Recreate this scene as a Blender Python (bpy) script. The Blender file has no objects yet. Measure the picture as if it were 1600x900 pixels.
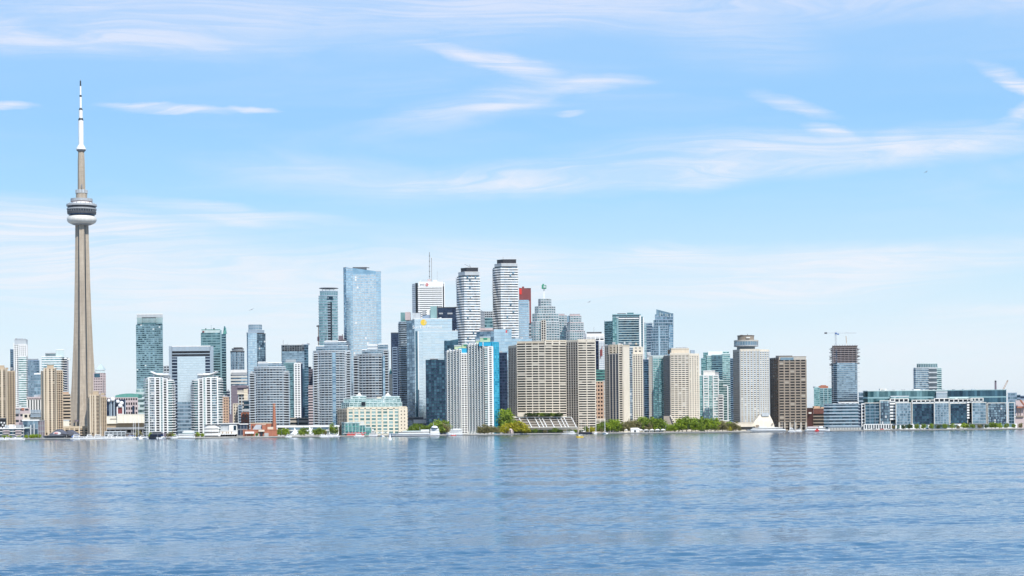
import bpy, math, random
import numpy as np
from mathutils import Vector, Matrix

random.seed(7)
rng = np.random.default_rng(7)
scene = bpy.context.scene
COL = scene.collection
R = math.radians

# ---------------------------------------------------------------- camera
FPX = 2800.0                 # focal length in photo pixels (photo 1600 wide)
CAMH = 7.5                   # eye height over the lake
HY = 668.0                   # horizon row at the centre column
ROLL = R(0.55)
cam_data = bpy.data.cameras.new('camera')
cam = bpy.data.objects.new('camera', cam_data)
COL.objects.link(cam)
cam_data.sensor_width = 36.0
cam_data.lens = 36.0 * FPX / 1600.0
cam_data.shift_y = (HY - 450.0) / 1600.0
cam_data.clip_start = 0.5
cam_data.clip_end = 90000.0
cam.matrix_world = Matrix.Translation((0, 0, CAMH)) @ Matrix.Rotation(R(90), 4, 'X') @ Matrix.Rotation(-ROLL, 4, 'Z')
scene.camera = cam

# ---------------------------------------------------------------- light and view
SUN_EL, SUN_AZ = R(47), R(154)          # azimuth clockwise from +Y (north): behind the camera, to the right
sun_dir = Vector((math.sin(SUN_AZ) * math.cos(SUN_EL), math.cos(SUN_AZ) * math.cos(SUN_EL), math.sin(SUN_EL)))
sl = bpy.data.lights.new('sun', 'SUN')
sl.energy = 4.6
sl.angle = R(0.53)
sl.color = (1.0, 0.955, 0.88)
so = bpy.data.objects.new('sun', sl)
COL.objects.link(so)
so.rotation_euler = sun_dir.to_track_quat('Z', 'Y').to_euler()
scene.view_settings.view_transform = 'Standard'
scene.view_settings.look = 'None'
scene.view_settings.exposure = 0.28
scene.view_settings.gamma = 1.0
scene.render.resolution_x, scene.render.resolution_y = 1600, 900
scene.cycles.max_bounces = 6
scene.cycles.glossy_bounces = 3
scene.cycles.diffuse_bounces = 2
scene.cycles.transparent_max_bounces = 4
scene.cycles.transmission_bounces = 2
scene.cycles.volume_bounces = 0


class NT:
    """small helper for wiring node trees"""
    def __init__(self, nt):
        self.nt = nt
        nt.nodes.clear()

    def n(self, typ, ins=None, **props):
        nd = self.nt.nodes.new(typ)
        for k, v in props.items():
            setattr(nd, k, v)
        for k, v in (ins or {}).items():
            s = nd.inputs[k]
            if isinstance(v, bpy.types.NodeSocket):
                self.nt.links.new(v, s)
            else:
                s.default_value = v
        return nd

    def math(self, op, a, b=None, c=None, clamp=False):
        ins = {0: a}
        if b is not None:
            ins[1] = b
        if c is not None:
            ins[2] = c
        return self.n('ShaderNodeMath', ins, operation=op, use_clamp=clamp).outputs[0]

    def vmath(self, op, a, b=None):
        ins = {0: a}
        if b is not None:
            ins[1] = b
        nd = self.n('ShaderNodeVectorMath', ins, operation=op)
        return nd.outputs[1] if op in ('LENGTH', 'DOT_PRODUCT', 'DISTANCE') else nd.outputs[0]

    def mix(self, f, a, b, blend='MIX'):
        nd = self.n('ShaderNodeMix', data_type='RGBA', blend_type=blend, clamp_factor=True)
        for i, v in ((0, f), (6, a), (7, b)):
            s = nd.inputs[i]
            if isinstance(v, bpy.types.NodeSocket):
                self.nt.links.new(v, s)
            else:
                s.default_value = v if i == 0 else (tuple(v) + (1.0,))[:4]
        return nd.outputs[2]

    def maprange(self, v, a, b, c=0.0, d=1.0, smooth=True):
        return self.n('ShaderNodeMapRange', {0: v, 1: a, 2: b, 3: c, 4: d}, interpolation_type='SMOOTHSTEP' if smooth else 'LINEAR').outputs[0]

    def noise(self, vec, scale, detail=4.0, rough=0.5, dist=0.0, dim='3D'):
        return self.n('ShaderNodeTexNoise', {'Vector': vec, 'Scale': scale, 'Detail': detail, 'Roughness': rough, 'Distortion': dist}, noise_dimensions=dim)

    def link(self, a, b):
        self.nt.links.new(a, b)


# ---------------------------------------------------------------- sky
def px_dir(px, py):
    """photo pixel -> azimuth and height in units of pixels about the horizon point"""
    a, b = px - 800.0, py - HY
    return a * math.cos(ROLL) - b * math.sin(ROLL), -a * math.sin(ROLL) - b * math.cos(ROLL)


world = bpy.data.worlds.new('World')
scene.world = world
world.use_nodes = True
t = NT(world.node_tree)
tc = t.n('ShaderNodeTexCoord').outputs['Generated']
sep = t.n('ShaderNodeSeparateXYZ', {0: tc})
sx, sy, sz = sep.outputs
sky = t.n('ShaderNodeTexSky', sky_type='NISHITA', sun_disc=False, sun_elevation=SUN_EL, sun_rotation=SUN_AZ,
          altitude=100.0, air_density=1.0, dust_density=0.6, ozone_density=2.2).outputs[0]
# elevation drives how saturated the blue is: pale at the horizon, azure above
el = t.math('ARCTAN2', sz, t.math('SQRT', t.math('ADD', t.math('MULTIPLY', sx, sx), t.math('MULTIPLY', sy, sy))))
elp = t.math('MULTIPLY', el, FPX)
ramp = t.n('ShaderNodeValToRGB', {0: t.maprange(elp, -60.0, 2400.0, smooth=False)})
cr = ramp.color_ramp
stops = [(0.0, (.90, .96, 1.0)), (0.05, (.86, .95, 1.0)), (0.11, (.63, .85, 1.0)), (0.17, (.37, .70, 1.0)), (0.22, (.29, .61, 1.0)), (0.30, (.36, .62, 1.0)), (0.5, (.26, .52, .95)), (1.0, (.17, .40, .85))]
while len(cr.elements) < len(stops):
    cr.elements.new(0.5)
for e, (p, c) in zip(cr.elements, stops):
    e.position = p
    e.color = c + (1,)
az = t.math('MULTIPLY', t.math('ARCTAN2', sx, sy), FPX)
skyn = t.n('ShaderNodeHueSaturation', {'Saturation': 0.55, 'Value': 1.0, 'Fac': 1.0, 'Color': sky}).outputs[0]
base = t.n('ShaderNodeVectorMath', {0: ramp.outputs[0], 1: (8.6, 8.6, 8.6)}, operation='MULTIPLY').outputs[0]
blue = t.mix(0.88, skyn, base)
# wisps: stretched noise everywhere round the sky
pv = t.n('ShaderNodeCombineXYZ', {0: t.math('MULTIPLY', az, 0.001), 1: t.math('MULTIPLY', elp, 0.0062), 2: 0.0}).outputs[0]
warp = t.noise(pv, 1.3, 3.0, 0.5).outputs['Color']
pw = t.n('ShaderNodeVectorMath', {0: warp, 1: (0.9, 0.9, 0.0), 2: pv}, operation='MULTIPLY_ADD').outputs[0]
fib = t.noise(pw, 2.6, 9.0, 0.66).outputs[0]
broad = t.noise(pw, 0.8, 3.0, 0.5).outputs[0]
veil = t.math('MULTIPLY', t.maprange(fib, 0.36, 0.78), t.maprange(broad, 0.36, 0.72))
veil = t.math('MULTIPLY', veil, 0.42)
# measured streaks and banks, each an oriented soft ellipse frayed by the fibres
pq = t.n('ShaderNodeCombineXYZ', {0: az, 1: elp, 2: 0.0}).outputs[0]
wv = t.noise(t.n('ShaderNodeVectorMath', {0: pq, 1: (0.0045, 0.011, 0.0)}, operation='MULTIPLY').outputs[0], 1.0, 5.0, 0.6).outputs['Color']
wv = t.n('ShaderNodeVectorMath', {0: wv, 1: (-0.5, -0.5, 0.0)}, operation='ADD').outputs[0]
pq2 = t.n('ShaderNodeVectorMath', {0: wv, 1: (120.0, 38.0, 0.0), 2: pq}, operation='MULTIPLY_ADD').outputs[0]
STREAKS = [  # x0, y0, x1, y1, half width, strength
    (560, 304, 1440, 238, 28, 1.0), (660, 298, 1280, 262, 18, 1.0), (640, 294, 1000, 284, 10, 1.0), (880, 240, 1400, 232, 24, .55), (1250, 250, 1640, 232, 24, .7), (1350, 240, 1600, 238, 12, .5),
    (640, 72, 860, 122, 11, 1.0), (740, 92, 900, 140, 14, .6), (830, 142, 1020, 140, 11, .95), (680, 172, 860, 168, 7, .55), (560, 215, 900, 130, 24, .30),
    (1255, 202, 1350, 232, 11, 1.0), (1290, 212, 1345, 230, 7, 1.0), (1372, 228, 1455, 241, 13, 1.0), (1385, 230, 1440, 240, 9, 1.0), (1545, 218, 1605, 188, 15, 1.0), (1505, 126, 1620, 180, 12, 1.0), (1560, 150, 1610, 172, 9, 1.0),
    (1170, 155, 1310, 190, 9, .6), (-60, 190, 80, 189, 6, 1.0), (170, 182, 350, 187, 6, 1.0), (340, 184, 430, 183, 4, .8), (200, 190, 300, 191, 4, .6),
    (1380, -8, 1700, 12, 20, 1.0), (1100, 10, 1700, 30, 30, .5), (-200, 20, 900, 36, 50, .55), (-200, 92, 460, 84, 24, .75), (500, 6, 1400, 30, 40, .5), (1000, 60, 1300, 100, 40, .2),
    (-200, 352, 420, 392, 40, .95), (-200, 400, 620, 430, 50, 1.0), (-200, 450, 760, 462, 50, .9), (480, 420, 1050, 440, 46, 1.0), (900, 405, 1180, 398, 20, .9), (1000, 424, 1760, 402, 26, 1.0), (900, 456, 1500, 440, 36, .9),
    (1380, 500, 1750, 490, 10, .8), (200, 520, 900, 500, 40, .6), (1100, 560, 1800, 540, 60, .45), (180, 322, 560, 348, 10, .55), (260, 340, 480, 356, 7, .6), (860, 184, 920, 183, 4, .7), (300, 262, 700, 290, 26, .22),
]
tot = None
for (x0, y0, x1, y1, w, s) in STREAKS:
    u0, v0 = px_dir(x0, y0)
    u1, v1 = px_dir(x1, y1)
    L = math.hypot(u1 - u0, v1 - v0) * 0.62
    mp = t.n('ShaderNodeMapping', {0: pq2, 1: ((u0 + u1) / 2, (v0 + v1) / 2, 0), 2: (0, 0, math.atan2(v1 - v0, u1 - u0)), 3: (L, w * 1.5, 1)}, vector_type='TEXTURE').outputs[0]
    m = t.maprange(t.vmath('LENGTH', mp), 1.0, 0.0, 0.0, s)
    tot = m if tot is None else t.math('SUBTRACT', t.math('ADD', tot, m), t.math('MULTIPLY', tot, m))
pf = t.n('ShaderNodeVectorMath', {0: pw, 1: (1.2, 6.5, 1.0)}, operation='MULTIPLY').outputs[0]
fine = t.noise(pf, 3.0, 6.0, 0.65, 0.6).outputs[0]
fray = t.math('MULTIPLY', t.maprange(fib, 0.30, 0.60, 0.45, 1.05), t.maprange(fine, 0.34, 0.62, 0.50, 1.12))
cloud = t.math('ADD', t.math('MULTIPLY', t.math('POWER', tot, .7), fray), veil, clamp=True)
white = t.n('ShaderNodeValToRGB', {0: t.maprange(elp, 0.0, 700.0, smooth=False)})
white.color_ramp.elements[0].color = (.90, .96, 1.0, 1)
white.color_ramp.elements[1].color = (.79, .83, .99, 1)
whites = t.n('ShaderNodeVectorMath', {0: white.outputs[0], 1: (8.3, 8.3, 8.3)}, operation='MULTIPLY').outputs[0]
skyc = t.mix(t.math('MULTIPLY', cloud, 0.92), blue, whites)
bg = t.n('ShaderNodeBackground', {'Color': skyc, 'Strength': 0.1})
out = t.n('ShaderNodeOutputWorld', {'Surface': bg.outputs[0]})

# ---------------------------------------------------------------- placing
def at(px, py, Y):
    """a point of the world seen at a photo pixel and at distance Y north of the camera"""
    u, v = px_dir(px, py)
    return Vector((u * Y / FPX, Y, CAMH + v * Y / FPX))


GROUND = 1.45
LIN = {}


def srgb(c):
    return tuple((x / 12.92 if x <= 0.04045 else ((x + 0.055) / 1.055) ** 2.4) for x in c)


def hexc(h):
    return srgb(tuple(int(h[i:i + 2], 16) / 255 for i in (0, 2, 4)))


# ---------------------------------------------------------------- materials
MATS = {}


def new_mat(name):
    m = bpy.data.materials.new(name)
    m.use_nodes = True
    MATS[name] = m
    return m, NT(m.node_tree)


def wall(name, col, rough=0.8, var=0.10, metal=0.0, streak=True):
    """painted, concrete, stone or metal surface with grime and rain streaks"""
    m, t = new_mat(name)
    co = t.n('ShaderNodeTexCoord').outputs['Object']
    st = t.n('ShaderNodeVectorMath', {0: co, 1: (0.30, 0.30, 0.035)}, operation='MULTIPLY').outputs[0]
    a = t.noise(st, 1.0, 4.0, 0.6).outputs[0]
    b = t.noise(co, 0.9, 3.0, 0.6).outputs[0]
    rnd = t.n('ShaderNodeObjectInfo').outputs['Random']
    f = t.math('ADD', t.maprange(a, 0.3, 0.72, 0.0, 0.6), t.maprange(b, 0.3, 0.7, 0.0, 0.4))
    f = t.math('ADD', f, t.math('MULTIPLY', t.math('SUBTRACT', rnd, 0.5), 0.5))
    lo = tuple(c * (1 - var * 2.0) * k for c, k in zip(col, (1.0, 0.98, 0.95)))
    hi = tuple(min(0.92, c * (1 + var)) for c in col)
    c = t.mix(f, lo, hi)
    p = t.n('ShaderNodeBsdfPrincipled', {'Base Color': c, 'Roughness': rough, 'Metallic': metal})
    t.n('ShaderNodeOutputMaterial', {0: p.outputs[0]})
    return m


def glass(name, dark, light, k=1.0, metal=0.75, rough=0.10, blinds=0.0, bcol=(.62, .64, .62)):
    """coated window glass: each pane (mesh island or object) has its own tone; some show drawn blinds"""
    m, t = new_mat(name)
    co = t.n('ShaderNodeTexCoord').outputs['Object']
    geo = t.n('ShaderNodeNewGeometry')
    oi = t.n('ShaderNodeObjectInfo')
    rnd = t.math('FRACT', t.math('ADD', geo.outputs['Random Per Island'], oi.outputs['Random']))
    big = t.noise(t.n('ShaderNodeVectorMath', {0: co, 1: (0.05, 0.05, 0.03)}, operation='MULTIPLY').outputs[0], 1.0, 3.0, 0.6).outputs[0]  # broad tone drift: cloud reflections put into the glass colour
    f = t.math('ADD', t.math('MULTIPLY', t.math('POWER', rnd, k), 0.75), t.maprange(big, 0.35, 0.65, -0.12, 0.25), clamp=True)
    c = t.mix(f, dark, light)
    metalv, roughv = metal, rough
    if blinds > 0:
        r2 = t.math('FRACT', t.math('MULTIPLY', rnd, 17.31))
        isb = t.math('LESS_THAN', r2, blinds)
        c = t.mix(isb, c, bcol)
        metalv = t.math('MULTIPLY', t.math('SUBTRACT', 1.0, isb), metal)
    p = t.n('ShaderNodeBsdfPrincipled', {'Base Color': c, 'Roughness': roughv, 'Metallic': metalv})
    t.n('ShaderNodeOutputMaterial', {0: p.outputs[0]})
    return m


wall('white', (.74, .745, .74), .6, .05)
wall('offwhite', (.66, .65, .61), .7, .06)
wall('palegrey', (.43, .465, .49), .6, .07)
wall('grey', (.33, .35, .37), .7, .08)
wall('midgrey', (.20, .21, .23), .7, .08)
wall('darkgrey', (.075, .08, .09), .6, .1)
wall('black', (.022, .024, .03), .5, .1)
wall('navy', (.018, .03, .07), .4, .1)
wall('steelblue', (.20, .27, .36), .5, .08)
wall('silver', (.38, .45, .51), .35, .05, 0.35)
wall('bluegrey', (.26, .33, .40), .5, .06)
wall('tan', (.47, .375, .27), .85, .08)
wall('tanlight', (.59, .505, .39), .85, .07)
wall('tandark', (.36, .28, .185), .85, .08)
wall('sand', (.58, .50, .39), .85, .06)
wall('sandpale', (.62, .56, .465), .85, .05)
wall('greige', (.42, .39, .345), .85, .07)
wall('taupe', (.27, .225, .18), .85, .08)
wall('brown', (.14, .115, .10), .8, .08)
wall('concrete', (.395, .335, .262), .9, .10)
wall('concretedark', (.22, .19, .16), .9, .1)
wall('cream', (.72, .685, .58), .8, .05)
wall('creamwarm', (.68, .60, .47), .8, .06)
wall('brick', (.36, .14, .085), .9, .14)
wall('brickdark', (.17, .07, .055), .9, .14)
wall('peach', (.49, .33, .23), .85, .08)
wall('pinkstone', (.48, .40, .40), .8, .06)
wall('mauve', (.17, .14, .17), .7, .1)
wall('redpanel', (.20, .05, .05), .6, .08)
wall('redbright', (.60, .03, .02), .5, .05)
wall('green', (.03, .25, .15), .5, .08)
wall('greenroof', (.10, .30, .26), .6, .08)
wall('limeroof', (.42, .52, .34), .7, .06)
wall('turquoise', (.02, .34, .54), .4, .05)
wall('tealframe', (.20, .33, .36), .5, .06)
wall('paleteal', (.48, .58, .58), .5, .06)
wall('mint', (.48, .62, .58), .5, .06)
wall('yellow', (.70, .48, .04), .5, .05)
wall('wood', (.22, .14, .08), .8, .12)
wall('slate', (.10, .105, .13), .8, .1)
wall('blue', (.04, .12, .35), .5, .06)
wall('bark', (.10, .08, .06), .95, .15)
wall('ground_paving', (.30, .29, .27), .9, .1)
wall('asphalt', (.055, .055, .06), .9, .1)
wall('quaystone', (.42, .40, .36), .9, .1)
glass('g_black', (.006, .008, .012), (.045, .05, .06), 2.2, .3, .15)
glass('g_shade', (.010, .016, .024), (.13, .165, .19), 1.8, .5, .14, .04, (.38, .39, .38))
glass('g_warm', (.008, .009, .012), (.07, .065, .058), 2.2, .3, .18, .04, (.33, .30, .25))
glass('g_blue', (.13, .25, .36), (.52, .70, .82), 1.0, .85)
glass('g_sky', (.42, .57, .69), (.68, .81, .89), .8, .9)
glass('g_ice', (.50, .62, .72), (.76, .86, .92), .8, .9, .10, .03, (.7, .72, .72))
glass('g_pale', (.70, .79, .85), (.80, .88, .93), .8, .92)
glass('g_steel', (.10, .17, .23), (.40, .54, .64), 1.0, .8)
glass('g_deep', (.010, .035, .06), (.09, .20, .27), 1.3, .7)
glass('g_navy', (.008, .016, .04), (.045, .075, .13), 1.3, .55)
glass('g_teal', (.03, .09, .11), (.25, .43, .46), 1.1, .75)
glass('g_tealpale', (.16, .30, .33), (.50, .67, .69), .9, .78)
glass('g_green', (.06, .19, .20), (.38, .62, .61), 1.0, .75)
glass('g_turq', (.01, .20, .32), (.14, .66, .84), 1.0, .6)
glass('g_mix', (.015, .035, .06), (.36, .50, .58), 1.4, .75, .12, .03, (.5, .52, .52))
glass('g_mint', (.10, .22, .22), (.56, .74, .72), .9, .72, .1, .05, (.6, .62, .6))
glass('g_stripe', (.02, .035, .055), (.22, .31, .38), 1.3, .7)

def M(x):
    return MATS[x] if isinstance(x, str) else x


# ---------------------------------------------------------------- mesh building
def link(o, parent=None):
    COL.objects.link(o)
    if parent is not None:
        o.parent = parent
    return o


def thing(name, label, cat, loc, group=None):
    o = bpy.data.objects.new(name, None)
    o.empty_display_size = 1.0
    COL.objects.link(o)
    o.location = loc
    o['label'] = label
    o['category'] = cat
    if group:
        o['group'] = group
    return o


def tag(o, label=None, cat=None, group=None, kind=None):
    for k, v in (('label', label), ('category', cat), ('group', group), ('kind', kind)):
        if v:
            o[k] = v
    return o


class MB:
    """collects faces and builds ONE mesh"""
    def __init__(self):
        self.v, self.f = [], []

    def prism(self, poly, z0, z1, top=None):
        n = len(poly)
        b = len(self.v)
        top = top or poly
        self.v += [(p[0], p[1], z0) for p in poly] + [(p[0], p[1], z1 if not callable(z1) else z1(p[0], p[1])) for p in top]
        self.f += [(b + i, b + (i + 1) % n, b + n + (i + 1) % n, b + n + i) for i in range(n)]
        self.f.append(tuple(range(b + n, b + 2 * n)))
        self.f.append(tuple(range(b + n - 1, b - 1, -1)))
        return self

    def box(self, c, s, rz=0.0):
        hx, hy, hz = s[0] / 2, s[1] / 2, s[2] / 2
        ca, sa = math.cos(rz), math.sin(rz)
        poly = [(c[0] + x * ca - y * sa, c[1] + x * sa + y * ca) for x, y in ((-hx, -hy), (hx, -hy), (hx, hy), (-hx, hy))]
        return self.prism(poly, c[2] - hz, c[2] + hz)

    def quad(self, a, b, c, d):
        k = len(self.v)
        self.v += [tuple(a), tuple(b), tuple(c), tuple(d)]
        self.f.append((k, k + 1, k + 2, k + 3))
        return self

    def hexa(self, p):
        k = len(self.v)
        self.v += [tuple(q) for q in p]
        for f in ((3, 2, 1, 0), (4, 5, 6, 7), (0, 1, 5, 4), (1, 2, 6, 5), (2, 3, 7, 6), (3, 0, 4, 7)):
            self.f.append(tuple(k + i for i in f))
        return self

    def bar(self, a, b, w, d=None):
        """square bar between two points"""
        a, b = Vector(a), Vector(b)
        d = d or w
        z = (b - a).normalized()
        x = z.cross(Vector((0, 1, 0)))
        if x.length < 1e-3:
            x = Vector((1, 0, 0))
        x.normalize()
        y = z.cross(x).normalized()
        q = []
        for p in (a, b):
            for sx_, sy_ in ((-1, -1), (1, -1), (1, 1), (-1, 1)):
                q.append(p + x * sx_ * w / 2 + y * sy_ * d / 2)
        return self.hexa(q)

    def lathe(self, prof, n=24, cx=0.0, cy=0.0, sy_=1.0):
        """prof: [(r, z)] bottom to top"""
        k = len(self.v)
        m = len(prof)
        for r, z in prof:
            for i in range(n):
                a = 2 * math.pi * i / n
                self.v.append((cx + r * math.cos(a), cy + r * math.sin(a) * sy_, z))
        for j in range(m - 1):
            for i in range(n):
                i2 = (i + 1) % n
                self.f.append((k + j * n + i, k + j * n + i2, k + (j + 1) * n + i2, k + (j + 1) * n + i))
        self.f.append(tuple(k + i for i in range(n - 1, -1, -1)))
        self.f.append(tuple(k + (m - 1) * n + i for i in range(n)))
        return self

    def tube(self, pts, radii, n=6):
        k = len(self.v)
        pts = [Vector(p) for p in pts]
        for j, p in enumerate(pts):
            d = (pts[min(j + 1, len(pts) - 1)] - pts[max(j - 1, 0)]).normalized()
            x = d.cross(Vector((0.3, 1, 0.1))).normalized()
            y = d.cross(x).normalized()
            for i in range(n):
                a = 2 * math.pi * i / n
                self.v.append(tuple(p + (x * math.cos(a) + y * math.sin(a)) * radii[j]))
        for j in range(len(pts) - 1):
            for i in range(n):
                i2 = (i + 1) % n
                self.f.append((k + j * n + i, k + j * n + i2, k + (j + 1) * n + i2, k + (j + 1) * n + i))
        self.f.append(tuple(k + i for i in range(n)))
        self.f.append(tuple(k + (len(pts) - 1) * n + i for i in range(n - 1, -1, -1)))
        return self

    def mesh(self, name, mat, off=(0, 0, 0), smooth=False):
        me = bpy.data.meshes.new(name)
        ox, oy, oz = off
        me.from_pydata([(x - ox, y - oy, z - oz) for x, y, z in self.v], [], self.f)
        me.materials.append(M(mat))
        if smooth:
            me.polygons.foreach_set('use_smooth', [True] * len(me.polygons))
        return me

    def build(self, name, mat, parent=None, kind=None, smooth=False, label=None):
        """the vertices are in world space; the parent's own place is taken off"""
        off = Vector((0, 0, 0))
        p = parent
        while p is not None:
            off += Vector(p.location)
            p = p.parent
        o = bpy.data.objects.new(name, self.mesh(name, mat, off, smooth))
        link(o, parent)
        if kind:
            o['kind'] = kind
        if label:
            o['label'] = label
        return o


def offset_poly(poly, d):
    """move the outline outward by d (outline runs counter-clockwise)"""
    if abs(d) < 1e-6:
        return list(poly)
    n = len(poly)
    outp = []
    for i in range(n):
        p0, p1, p2 = Vector(poly[i - 1]), Vector(poly[i]), Vector(poly[(i + 1) % n])
        e1, e2 = (p1 - p0).normalized(), (p2 - p1).normalized()
        n1, n2 = Vector((e1.y, -e1.x)), Vector((e2.y, -e2.x))
        b = n1 + n2
        if b.length < 1e-4:
            b = n1
        b.normalize()
        k = d / max(0.35, b.dot(n1))
        outp.append((p1.x + b.x * k, p1.y + b.y * k))
    return outp


def arc(x0, x1, bulge, n=9, a0=-1.0, a1=1.0):
    """a front edge that bows towards the camera by bulge metres"""
    r = []
    for i in range(n):
        s = a0 + (a1 - a0) * i / (n - 1)
        r.append((x0 + (x1 - x0) * i / (n - 1), bulge * (s * s)))
    return r


class Bld:
    """a building: an Empty with its parts; sections are stacked blocks with their own front outline"""
    def __init__(self, name, label, cx, Y, group=None, cat='building', base=GROUND):
        self.Y, self.cx = Y, cx
        p = at(cx, 640, Y)
        self.root = thing(name, label, cat, (p.x, Y, base), group)
        self.off = Vector(self.root.location)
        self.base = base

    def z(self, py, px=None, dy=0.0):
        return at(self.cx if px is None else px, py, self.Y + dy).z

    def poly(self, fp, py, depth, dy=0.0):
        pts = []
        for q in fp:
            p = at(q[0], py, self.Y + q[1] + dy)
            pts.append((p.x, p.y))
        yb = self.Y + dy + max(q[1] for q in fp) * 1.0 + depth
        l, r = pts[0], pts[-1]
        kx = 0.94
        pts.append((r[0] * (yb / r[1]) * 1.0 - (r[0] - l[0]) * 0.02, yb))
        pts.append((l[0] * (yb / l[1]) * 1.0 + (r[0] - l[0]) * 0.02, yb))
        return pts

    def put(self, name, me, loc, rz=0.0):
        o = bpy.data.objects.new(name, me)
        link(o, self.root)
        o.location = Vector(loc) - self.off
        if rz:
            o.rotation_euler = (0, 0, rz)
        return o

    def sec(self, fp, top, bot=None, n=20, core='g_shade', slab=(.35, .3, 'white'), pier=None, pane=None, depth=26.0, dy=0.0,
            name='core', cap=(1.2, .35, None), zt=None, zb=None, edges=None, slope=None, slabname='floor_slab', skip=(), bare=0):
        """fp: [(px, dy)] front outline left to right; n floors; slab (fraction of storey, outset, material);
        pier (spacing m, width, outset, material); pane (width m, material, single)"""
        cxm = sum(q[0] for q in fp) / len(fp)
        ztop = zt if zt is not None else self.z(top, cxm, dy)
        zbot = zb if zb is not None else (self.base if bot is None else self.z(bot, cxm, dy))
        pyref = (top + (bot or 668)) / 2 if top is not None else 620
        P = self.poly(fp, pyref, depth, dy)
        m = len(fp)
        ed = [(i, i + 1) for i in range(m - 1)] + [(m - 1, m), (m + 1, 0)]
        usable = list(range(m - 1)) if edges is None else edges
        top_fn = ztop
        mb = MB()
        if slope is not None:
            # roof line slopes from left py to right py
            xl, xr = P[0][0], P[m - 1][0]
            zl, zr = self.z(slope[0], fp[0][0], dy), self.z(slope[1], fp[-1][0], dy)
            mb.prism(P, zbot, lambda x, y: zl + (zr - zl) * min(1, max(0, (x - xl) / (xr - xl))))
        else:
            mb.prism(P, zbot, ztop)
        co = mb.build(name, core, self.root)
        H = ztop - zbot
        if cap and n >= 14 and slope is None and ztop > 60:
            x0r, x1r = min(P[0][0], P[-1][0]), max(P[m - 1][0], P[m][0])
            wR = P[m - 1][0] - P[0][0]
            for i in range(max(1, int(wR / 7))):
                xx = P[0][0] + wR * (.12 + .76 * random.random())
                hh = random.uniform(.9, 3.0)
                MB().box((xx, P[0][1] + depth * random.uniform(.3, .6) + 2, ztop + hh / 2), (random.uniform(1.0, 4.5), random.uniform(2, 4), hh)).build('plant_box', random.choice(['grey', 'palegrey', 'midgrey', 'offwhite']), self.root)
            if wR > 14:
                xx = P[0][0] + wR * random.uniform(.2, .8)
                MB().bar((xx, P[0][1] + depth * .4, ztop), (xx, P[0][1] + depth * .4, ztop + random.uniform(2.5, 6)), .22).build('aerial', 'grey', self.root)
        if n <= 0:
            if cap:
                ch, co_, cm = cap
                MB().prism(offset_poly(P, co_), ztop - ch * .5, ztop + ch * .5).build('parapet', cm or 'palegrey', self.root)
            return P, zbot, ztop
        fh = H / n
        if slab:
            fr, o_, sm = slab
            Q = offset_poly(P, o_)
            h = fh * fr
            me = MB().prism(Q, -h / 2, h / 2).mesh(slabname, sm, (self.off.x, self.off.y, 0))
            for k in range(bare, n):
                if k in skip:
                    continue
                o = bpy.data.objects.new(slabname, me)
                link(o, self.root)
                o.location = (0, 0, zbot + k * fh + h / 2 + .03 - self.off.z)
        if cap:
            ch, co_, cm = cap
            MB().prism(offset_poly(P, co_), ztop - ch * .55, ztop + ch * .45).build('parapet', cm or (slab[2] if slab else 'palegrey'), self.root)
        h = fh * (slab[0] if slab else 0.0)
        if pier:
            sp, w, o_, pm = pier[:4]
            es = pier[4] if len(pier) > 4 else usable
            me = MB().box((0, 0, H / 2), (w, o_ + .3, H - .1)).mesh('pier', pm)
            last = None
            for ei in es:
                a, b = ed[ei]
                A, B_ = Vector(P[a]), Vector(P[b % len(P)])
                L = (B_ - A).length
                c = max(1, round(L / sp))
                d = (B_ - A).normalized()
                nn = Vector((d.y, -d.x))
                for i in range(c + 1):
                    q = A + d * (L * i / c) + nn * (o_ - .3) * .5
                    if last is not None and (q - last).length < w * .9:
                        continue
                    last = q
                    self.put('pier', me, (q.x, q.y, zbot + .02), math.atan2(d.y, d.x))
        if pane:
            pwid, pm = pane[:2]
            single = len(pane) > 2 and pane[2]
            fillx = pane[3] if len(pane) > 3 else .9
            es = pane[4] if len(pane) > 4 else usable
            mb = MB()
            for ei in es:
                a, b = ed[ei]
                A, B_ = Vector(P[a]), Vector(P[b % len(P)])
                L = (B_ - A).length
                c = max(1, round(L / pwid))
                d = (B_ - A).normalized()
                nn = Vector((d.y, -d.x))
                ww = L / c * fillx
                wh = fh - h - .12
                if wh < .2:
                    wh = fh * .5
                if single:
                    me = MB().box((0, 0, wh / 2), (ww, .12, wh)).mesh('window_pane', pm)
                for k in range(n):
                    z0 = zbot + k * fh + h + .08
                    if z0 + wh > ztop:
                        continue
                    for i in range(c):
                        q = A + d * (L * (i + .5) / c)
                        if single:
                            qq = q + nn * .05
                            self.put('window_pane', me, (qq.x, qq.y, z0), math.atan2(d.y, d.x))
                        else:
                            j0 = .05 + random.random() * .03
                            j1 = .05 + random.random() * .03
                            s = (random.random() - .5) * .03
                            l_, r_ = q - d * ww / 2, q + d * ww / 2
                            mb.quad((l_.x + nn.x * j0, l_.y + nn.y * j0, z0), (r_.x + nn.x * (j0 + s), r_.y + nn.y * (j0 + s), z0),
                                    (r_.x + nn.x * (j1 + s), r_.y + nn.y * (j1 + s), z0 + wh), (l_.x + nn.x * j1, l_.y + nn.y * j1, z0 + wh))
            if mb.f:
                mb.build('window_panes', pm, self.root, kind='stuff')
        return P, zbot, ztop

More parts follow.
